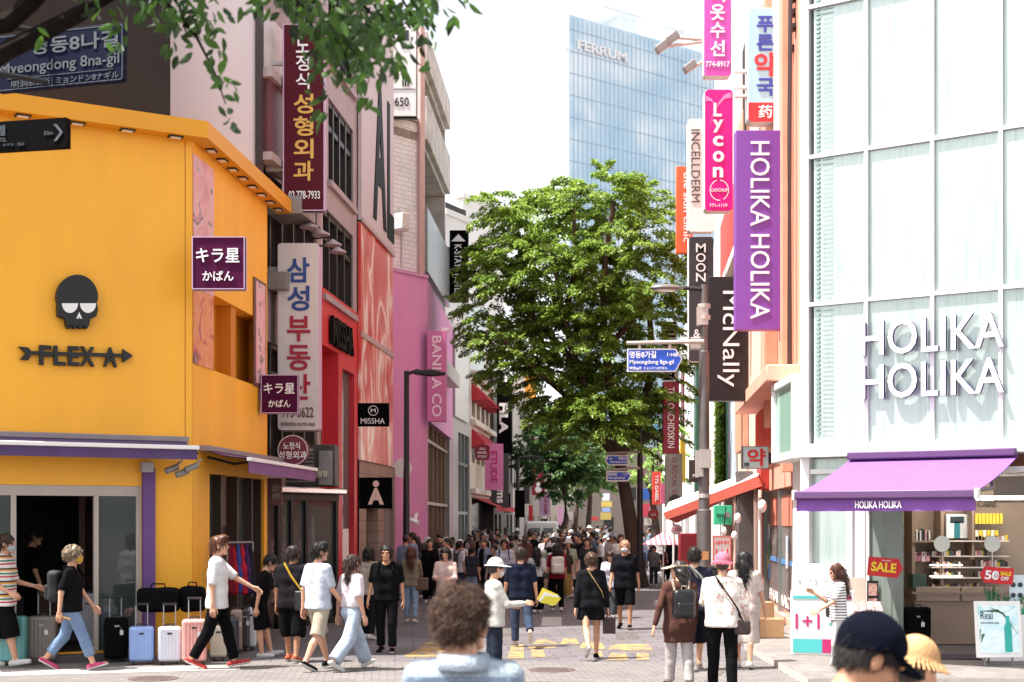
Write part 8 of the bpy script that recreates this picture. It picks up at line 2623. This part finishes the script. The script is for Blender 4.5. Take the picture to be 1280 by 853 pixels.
strap('sling_bag', 'black knitted sling bag on a yellow strap of the man in the charcoal tee', 'bag', p, [(-.05, -.07, .86), (.02, -.09, .75), (.11, -.07, .62)], .016, '#c9a23c', (.2, .1, .3, '#1a191b'))
person('young man in a pale grey tee and beige shorts stepping away to the right', 398, 838, 677, -40, pose=dict(walk(20, 1, 12), hy=-22, re=30), top=('tee', '#c3c9d6'), bot=('shorts', '#b8ab98'), shoes='#2a2a2c', hair=('tuft', '#15110f'))
person('woman in a white tee and wide pale jeans with a dark ponytail striding right', 440, 838, 689, -46, pose=dict(walk(26, 1, 14), ra=-4, hy=10), top=('tee', '#e3d8de', 'tucked'), bot=('wide', DENIML), shoes='#dedbd9', hair=('pony', '#3a2822'))
person('woman in a beige top with a dark bob behind the ponytail woman', 461, 800, 684, -20, pose=walk(8, 1, 5), top=('tee', '#b8a79a'), bot=('pants', '#2b2a30'), hair=('bob', '#1d1513'))
p = person('man in a black tee and dark jeans walking towards the camera', 483, 817, 682, 176, pose=dict(walk(7, 1, 4), le=16, re=16, lo=10, ro=10), top=('tee', '#19181b'), bot=('pants', '#232228'), shoes='#1c1a1b', hair=('short', '#241b17'), skin=SKIN2, build=1.06)
backpack('blue grey backpack worn by the man in the black tee', p, '#4a5666', .3, .4, .14)
mb = MB(); mb.text('···', p['up'](.05, .075, .755), p['up'](-.05, .075, .755) - p['up'](.05, .075, .755), Vector((0, 0, .02)), Vector((0, -.005, 0)), .01); o = mb.build('print', TXW, p['o'], local=False); bpy.data.objects.remove(o)
p = person('woman with long auburn hair in an olive top and light jeans seen from behind', 514, 779, 684, -6, pose=walk(6, 1, 4), top=('long', '#8a7a66'), bot=('jeans', cloth('#8fa3bc')), shoes='#cfc6be', hair=('long', '#4a241a'))
strap('tote_bag', 'brown tote bag hanging at the side of the auburn haired woman', 'bag', p, [(.1, -.03, .83), (.13, -.05, .7), (.15, -.03, .6)], .01, '#4a352c', (.26, .1, .26, '#5a4034'))
p = person('man in a grey shirt with a pale backpack standing with his back turned', 531, 748, 678, 12, pose=dict(la=6, ra=4), top=('tee', '#55565c'), bot=('pants', '#26252a'), hair=('crop', '#5a5148'))
backpack('pale grey brown backpack on the man in the grey shirt', p, '#a09488', .3, .4, .16)
person('person in a light blue shirt just left of the pale backpack', 521, 742, 671, 20, pose=dict(), top=('long', '#8fb3d4'), bot=('pants', '#2a2b33'), hair=('short', '#1a1412'))
person('woman in a pink blouse looking down at her phone behind the curly haired man', 557, 790, 684, 172, pose=dict(la=18, le=70, li=30, ra=16, re=74, ri=30, bend=-4, hp=-22), top=('shirt', '#d9bdb4'), bot=('pants', '#40383a'), hair=('bob', '#1a1412'))
p = person('man in a white tee with a dark backpack turned to the right', 574, 752, 676, -48, pose=dict(la=20, le=55), top=('tee', '#d8d6d8'), bot=('jeans', DENIMD), hair=('short', '#15110f'))
backpack('dark navy backpack on the man in the white tee', p, '#23262f', .28, .38, .14)
person('person in a slate tee and light jeans at the clothes stall', 590, 755, 683, -30, pose=dict(la=12, le=40), top=('tee', '#3a3b44'), bot=('jeans', cloth('#8fa3bc')), hair=('short', '#1a1412'))
person('person in a grey cap and white top behind the man with the dark backpack', 560, 742, 675, 30, pose=dict(), top=('tee', '#cfccd0'), bot=('pants', '#3a3a44'), hat=('cap', '#7a7486'), hair=('short', '#1a1412'))
# centre
p = person('man in a light lilac shirt with black straps facing the camera', 630, 757, 674, 180, pose=dict(walk(6, 1, 4)), top=('shirt', '#c3c2d2'), bot=('pants', '#2f3038'), hair=('short', '#241b17'), skin=SKIN2)
backpack('black backpack worn by the man in the lilac shirt', p, '#202126', .3, .4, .14)
person('person in black at the left of the man in the lilac shirt', 618, 756, 681, 150, pose=dict(), top=('tee', '#1f1e22'), bot=('pants', '#1d1c20'), hair=('short', '#15110f'))
person('man in a navy tee and dark jeans walking away behind the white hat', 651, 809, 684, 6, pose=dict(lt=-4, rt=-24, lk=2, rk=34, la=8, ra=-4, lo=10, ro=10), top=('tee', '#1e2334'), bot=('jeans', DENIMD), shoes='#6a625c', hair=('short', '#2f231d'), build=1.06)
p = person('woman in a white sun hat and mask holding yellow leaflets', 618, 857, 699, -72, pose=dict(la=8, le=78, li=10, ra=26, re=66, ri=14, hy=8, hp=-4), top=('shirt', '#dcd8cf'), bot=('pants', '#2c3340'), hat=('sun', '#e3e1da'), mask='#d8d8da', hair=('short', '#2a211d'))
q = p['wrist']('r') + Vector((.1, -.02, .05))
for i, c in enumerate(('#e6d23a', '#e3e0da', '#d8c93a')):
    mb = MB(); mb.obox(q + Vector((.02 * i, -.02 * i, -.02 * i)), (.2, .02, -.09 + .03 * i), (.0, .003, 0), (.07, 0, .15 - .03 * i))
    tag(mb.build('leaflet', paint(c)), ['upper yellow leaflet held by the woman in the white hat', 'white leaflet held between two yellow ones by the woman in the white hat', 'lower yellow leaflet held by the woman in the white hat'][i], 'leaflet', 'leaflets in the hat woman\'s hand')
p = person('woman in a white blouse and black wide trousers walking away', 671, 767, 685, 8, pose=walk(8, -1, 5), top=('tee', '#cfcac8', 'tucked'), bot=('wide', '#1b1a1d'), hair=('long', '#15110f'))
strap('shoulder_bag', 'thin black strap bag of the woman in the white blouse', 'bag', p, [(-.06, -.06, .86), (.03, -.08, .74), (.12, -.05, .62)], .008, '#151416', (.16, .06, .12, '#201c1d'))
p = person('woman in a dark red top and black trousers walking away with a cream backpack', 696, 765, 680, 4, pose=walk(9, 1, 5), top=('tee', '#7d1f2c'), bot=('pants', '#18171a'), shoes='#d8d6d4', hair=('long', '#15110f'))
backpack('cream backpack on the woman in the dark red top', p, '#c9c0b2', .3, .4, .17)
person('woman in a dark cape and yellow patterned trousers', 717, 747, 681, 10, pose=walk(7, 1, 4), top=('loose', '#2a292e'), bot=('pants', blotch_mat('yellow_print', [(.4, '#d8b84a'), (.55, '#e6dcc0'), (.65, '#6a5a34')], 12, obj=True, rough=.9)), hair=('bob', '#15110f'))
person('person in tan trousers left of the yellow patterned trousers', 707, 748, 684, 170, pose=walk(6, 1, 4), top=('tee', '#4a3f3a'), bot=('wide', '#a8884a'), hair=('long', '#2a1c17'))
person('woman in a white dress facing the camera in the mid crowd', 732, 750, 682, 178, pose=walk(6, 1, 4), top=('long', '#dad6d6'), bot=('skirt', '#d6d2d2', .3), hair=('long', '#4a342a'))
person('woman in a white cardigan over pink walking towards the camera left of the red top', 685, 742, 678, 176, pose=walk(6, -1, 4), top=('cardigan', '#e0d8ce'), bot=('wide', '#cfc6bc'), hair=('long', '#3a2822'))
p = person('woman all in black with a bun and bare legs walking away', 739, 824, 689, 4, pose=dict(lt=-20, rt=12, lk=30, rk=3, la=-8, ra=-2, lo=9, ro=10, re=6, le=8), top=('long', '#26252a'), bot=('skirt', '#1c1b1f', .14), shoes='#17161a', hair=('bun', '#4a342a'))
strap('cross_body_strap', 'thin gold chain strap across the back of the woman in black', 'bag', p, [(-.05, -.06, .862), (.0, -.088, .78), (.09, -.085, .64), (.115, -.03, .58)], .007, '#b9a06a')
q = p['wrist']('r')
t = thing('shopping_bag', 'small brown paper bag hanging from the hand of the woman in black', 'bag', q - Vector((0, 0, .32)))
mb = MB(); mb.obox(q + Vector((-.08, -.04, -.34)), (.19, 0, 0), (0, .09, 0), (0, 0, .24)); mb.build('body', mat('brown_bag', '#3a2826', .6, var=.15), t, bevel=.006)
mb = MB(); mb.tube([q + Vector((-.04, 0, -.1)), q + Vector((0, 0, -.01)), q + Vector((.06, 0, -.1))], .006, 6); mb.build('handle', cloth('#2a1c1a'), t)
p = person('woman with a pink strap looking at her phone beside the man in black shorts', 763, 773, 690, 168, pose=dict(walk(8, 1, 0), la=16, le=74, li=26, ra=14, re=76, ri=26, hp=-24), top=('loose', '#c8c6d4'), bot=('wide', '#4a4c50'), shoes='#b8aea6', hair=('long', '#2a1c17'))
person('man in a black shirt and black shorts walking towards the camera', 781, 787, 676, 172, pose=dict(walk(11, 1, 8), lo=10, ro=10), top=('loose', '#222127'), bot=('shorts', '#1a191d'), shoes='#1a191c', hair=('short', '#a07a60'), mask='#c9ced6', skin=SKIN2, build=1.05)
# right
person('man in grey work clothes standing by the parasol stall', 817, 733, 682, 170, pose=dict(la=10, le=60, lo=16, ro=14), top=('polo', '#7d7d80'), bot=('pants', '#3c444e'), hair=('short', '#1a1412'))
person('person in dark red sitting low behind the stall', 832, 728, 690, 150, pose=dict(), top=('tee', '#7d2a30'), bot=('pants', '#2a2428'), hair=('bob', '#1a1412'))
p = person('woman in a brown cardigan and pale trousers with a straw visor', 849, 863, 702, 8, pose=dict(walk(9, 1, 8), la=-16, lo=20, hy=50), top=('cardigan', '#5a3d36'), bot=('pants', '#bdb4b2'), shoes='#2b2a2c', hair=('wavy', '#1d1714'), hat=('visor', '#d9c4a0'), build=1.05)
backpack('shiny black flap backpack on the woman in the brown cardigan', p, '#141417', .28, .36, .15, .68, '#b0a090', .095, 1, .3)
p = person('man in a navy tee and navy shorts walking ahead of the visor woman', 868, 838, 684, 4, pose=walk(16, -1, 8), top=('tee', '#2e2d3e'), bot=('long_shorts', '#23242e'), shoes='#8a7a68', hair=('short', '#1d1714'), build=1.06)
strap('cross_body_strap', 'grey strap across the back of the man in the navy tee', 'bag', p, [(-.05, -.06, .862), (.03, -.09, .78), (.1, -.085, .66), (.12, -.03, .6)], .016, '#a8a49c')
p = person('woman in a pink bucket hat and floral blouse seen from behind', 903, 866, 694, -4, pose=dict(walk(8, 1, 4), la=22, le=74, li=10, ro=16), top=('shirt', FLOR), bot=('pants', '#1b1a1c'), shoes='#2a2729', hair=('crop', '#3a2a22'), hat=('bucket', '#e2788e'), build=1.12)
strap('shoulder_bag', 'dark brown strap bag across the floral blouse', 'bag', p, [(-.06, -.06, .86), (.0, -.09, .77), (.1, -.1, .62), (.14, -.04, .53)], .012, '#3a2a26', (.2, .08, .18, '#3a2826'))
person('woman with very long black hair in a pale peach dress', 930, 836, 690, -14, pose=dict(walk(10, 1, 6), ro=14, re=14), top=('tee', '#dcc8bf'), bot=('skirt', '#d8c6bd', .3), shoes='#d6d2ce', hair=('long', '#141011'))
p = person('woman in a black and white striped tee and white jeans at the bargain stand', 1047, 840, 705, 92, pose=dict(lt=6, rt=-6, la=28, le=34, ra=26, re=95, ri=10, hp=-10), top=('tee', BRET), bot=('pants', '#dad7da'), shoes='#dedbd9', hair=('long', '#3d231b'))
strap('shoulder_bag', 'small black bag hanging from the striped woman\'s shoulder', 'bag', p, [(.0, -.06, .86), (.06, .03, .72), (.08, .06, .63)], .007, '#151416', (.16, .07, .19, '#1a1718'))

# ------------------------------------------------------------------ the far crowd: twelve figures and their copies
tops = ['#d6d3d3', '#1e1d20', '#c9c9cf', '#34343c', '#d9cfc6', '#8a98b0', '#e0dcda', '#26252a', '#b06a72', '#a8b4a0', '#d8d4d4', '#6f4a44']
kinds = ['tee', 'long', 'tee', 'tee', 'loose', 'shirt', 'tee', 'loose', 'tee', 'tee', 'long', 'cardigan']
bots = ['pants', 'wide', 'shorts', 'pants', 'skirt', 'jeans', 'wide', 'pants', 'pants', 'skirt', 'pants', 'jeans']
bcol = ['#26262a', '#1d1c20', '#54524f', '#1b1b1e', '#38343a', '#4a5870', '#b8b0a6', '#2a2a30', '#222126', '#d0c8c0', '#2e2c33', '#7f93ad']
hairs = ['short', 'long', 'crop', 'bob', 'long', 'short', 'pony', 'short', 'bob', 'long', 'short', 'long']
hats = {2: ('cap', '#dcdad8'), 6: ('sun', '#e2e0dc'), 9: ('bucket', '#d8d5d2')}
cname = ['white', 'black', 'pale grey', 'charcoal', 'cream', 'blue grey', 'white', 'dark', 'dusty red', 'sage', 'white', 'brown']
bname = ['dark trousers', 'wide black trousers', 'grey shorts', 'black trousers', 'a dark skirt', 'blue jeans', 'wide pale trousers', 'dark trousers', 'black trousers', 'a pale skirt', 'dark trousers', 'light jeans']
hname = ['short dark hair', 'long dark hair', 'a white cap', 'a dark bob', 'long dark hair', 'short dark hair', 'a white sun hat', 'short dark hair', 'a dark bob', 'a white bucket hat', 'short hair', 'long dark hair']
protos = []
GRP = 'people in the distant crowd'
for i in range(12):
    lab = 'far crowd person with %s, %s top and %s' % (hname[i], cname[i], bname[i])
    p = person(lab, 0, 0, 0, 0, d=1, hh=1.56 + .02 * (i % 8), pose=walk(9 + i % 4, 1 if i % 2 else -1, 6), top=(kinds[i], tops[i]), bot=(bots[i], bcol[i]), hair=(hairs[i], ['#15110f', '#1d1614', '#2a1f1a'][i % 3]), hat=hats.get(i), res=.03, group=GRP, place=Vector((0, 0, 0)))
    protos.append(p['o'])
first = set()
crowd = random.Random(21)
spots = []
for r_, (d, n, xa, xb) in enumerate(((47, 7, 655, 772), (53, 10, 652, 772), (60, 12, 650, 770), (68, 13, 655, 768), (77, 14, 660, 766), (88, 14, 665, 764), (100, 14, 672, 762), (114, 14, 680, 758))):
    for i in range(n):
        spots.append((xa + (xb - xa) * (i + .5 + crowd.uniform(-.35, .35)) / n, d * crowd.uniform(.97, 1.03)))
for i in range(58):
    spots.append((crowd.uniform(585, 778), crowd.uniform(39, 64)))
for i in range(34):
    xq = crowd.choice((crowd.uniform(498, 612), crowd.uniform(655, 735), crowd.uniform(500, 600)))
    spots.append((xq, crowd.uniform(37, 46) if xq > 620 else crowd.uniform(39.5, 46) if xq > 560 else crowd.uniform(35.5, 39.5)))
spots += [(605, 50), (598, 56), (640, 52), (612, 62), (646, 60), (632, 66), (804, 58), (812, 66), (826, 55), (840, 48), (588, 49), (548, 47), (508, 40)]
for i, (x, d) in enumerate(spots):
    k = crowd.choice((0, 1, 3, 4, 5, 7, 8, 10, 11, 0, 1, 3, 4, 5, 0, 8, 10, 11, 0, 10, 2, 6, 4, 10, 0, 5, 9))
    if i < 12: k = i
    g = G(x, d)
    yaw = crowd.choice([0, 180, 0, 180, 90]) + crowd.uniform(-25, 25)
    if k not in first:
        first.add(k); o = protos[k]; o.location = g; o.rotation_euler.z = R(yaw)
    else:
        o = dup(protos[k], g, R(yaw), group=GRP)
    s_ = crowd.uniform(.88, 1.09); o.scale = (s_, s_, s_)

# ------------------------------------------------------------------ the two people close to the camera
d1 = 5.9
p = person('man with curly brown hair in a pale denim jacket in the near foreground', 580, 0, 0, 0, d=d1, hh=1.85, pose=dict(hy=-38, hp=-4, la=4, ra=4), top=('shirt', mat('pale_denim', '#9aa5b0', .95, var=.3, scale=55, bump=.5, spec=.08)), bot=('jeans', DENIMD), hair=None, res=.0115, place=G(580, d1), build=1.02)
hc = p['head']; hyw = R(-30)
rc = random.Random(4)
s = SDF((-.2, -.2, -.2), (.2, .2, .22), .008)
s.ell((0, -.02, .05), (.1, .115, .098), .01); s.ell((0, -.06, -.02), (.085, .07, .075), .02)
s.ell((0, .13, -.05), (.085, .09, .105), 0, sub=True)
s.noise(.012, 60, 2.)
v, f = s.mesh()
HM = np.array(Matrix.Rotation(R(-38), 3, 'Z'))
sk_ = 1.835 / 1.7 * .86
CURL = mat('curly_brown_hair', '#5f4433', .5, var=.45, scale=30, spec=.35)
P_, N_ = surf_samples(v, f, 5200, 3)
keep = ~((P_[:, 1] > .06) & (P_[:, 2] < .07))
sv, sf = strands(P_[keep], N_[keep], .042, .0019, .011, 1.3, (.8, (0, -.1, -.3), .45), 9, 12)
XF = lambda q: (q * sk_) @ HM.T + np.array(hc) - np.array(p['o'].location)
mesh_np('hair', [(XF(v), f, 0), (XF(sv), sf, 0)], hair_mat('#4a3529'), p['o'])
# jacket collar and seams
mb = MB()
cc = p['up'](0, -.004, .853)
ring = []
for i in range(62):
    ca, sa = math.cos(R(90) + R(30 + 300 * i / 61)), math.sin(R(90) + R(30 + 300 * i / 61))
    ring.append((Vector((ca * .082, sa * .078 - .004, .0)), Vector((ca * .098, sa * .094 - .006, .002)), Vector((ca * .118, sa * .118 - .012, -.05))))
for i in range(61):
    a, b = ring[i], ring[i + 1]
    mb.quad(cc + a[0], cc + b[0], cc + b[1] + Vector((0, 0, .008)), cc + a[1] + Vector((0, 0, .008)))
    mb.quad(cc + a[1] + Vector((0, 0, .008)), cc + b[1] + Vector((0, 0, .008)), cc + b[2], cc + a[2])
cl = mb.build('collar', mat('pale_denim_collar', '#a0abb6', .95, var=.3, scale=55, bump=.5, spec=.08), p['o']); sm = cl.modifiers.new('thick', 'SOLIDIFY'); sm.thickness = .006
tp = [o for o in p['o'].children if o.name.startswith('top')][0]
tv = np.zeros(len(tp.data.vertices) * 3, np.float32); tp.data.vertices.foreach_get('co', tv); tv = tv.reshape(-1, 3)
SEAM = mat('denim_seam', '#5f7690', .95, var=.2, scale=60, spec=.08)
for zq, off in ((1.475, 0), (1.463, 0)):            # double stitched yoke across the back
    b_ = tv[(np.abs(tv[:, 2] - zq) < .012) & (tv[:, 1] < .01)]
    pts = []
    for xq in np.linspace(-.24, .24, 34):
        q = b_[np.abs(b_[:, 0] - xq) < .014]
        if len(q):
            m_ = q[q[:, 1].argmin()]; pts.append(Vector((xq, float(m_[1]) - .001, zq)))
    if len(pts) > 4:
        mb = MB(); mb.tube(pts, .0022, 5); mb.build('yoke_seam', SEAM, p['o'], local=True)
for sx in (-1, 1):                                  # shoulder seams
    pts = []
    for xq in np.linspace(.085, .215, 14):
        q = tv[(np.abs(tv[:, 0] - sx * xq) < .012) & (np.abs(tv[:, 1] + .03) < .03)]
        if len(q):
            m_ = q[q[:, 2].argmax()]; pts.append(Vector((sx * xq, float(m_[1]), float(m_[2]) + .001)))
    if len(pts) > 4:
        mb = MB(); mb.tube(pts, .0025, 5); mb.build('shoulder_seam', SEAM, p['o'], local=True)
d2 = 5.3
p = person('man in a navy baseball cap and white tee bending over in the near foreground', 1062, 0, 0, -74, d=d2, hh=1.97, pose=dict(lean=44, bend=-22, hp=-8, hy=-8, la=50, le=40, ra=50, re=40), top=('tee', '#e2e2e6'), bot=('pants', '#2a2c34'), hair=('under', '#1f1814'), hat=('cap', '#0f1526'), res=.0115, place=G(1058, d2), skin=SKIN2, aim=(1088, d2))
CAPMAN = p
p2 = person('person in a peach knitted hat right behind the man in the navy cap', 1142, 0, 0, -60, d=6.3, hh=1.6, pose=dict(hp=-10), top=('tee', '#d8c9bf'), bot=('pants', '#3a3a40'), hair=('crop', '#2a211d'), hat=('bucket', '#d9a878'), res=.0115, place=G(1142, 6.3), aim=(1146, 6.1))
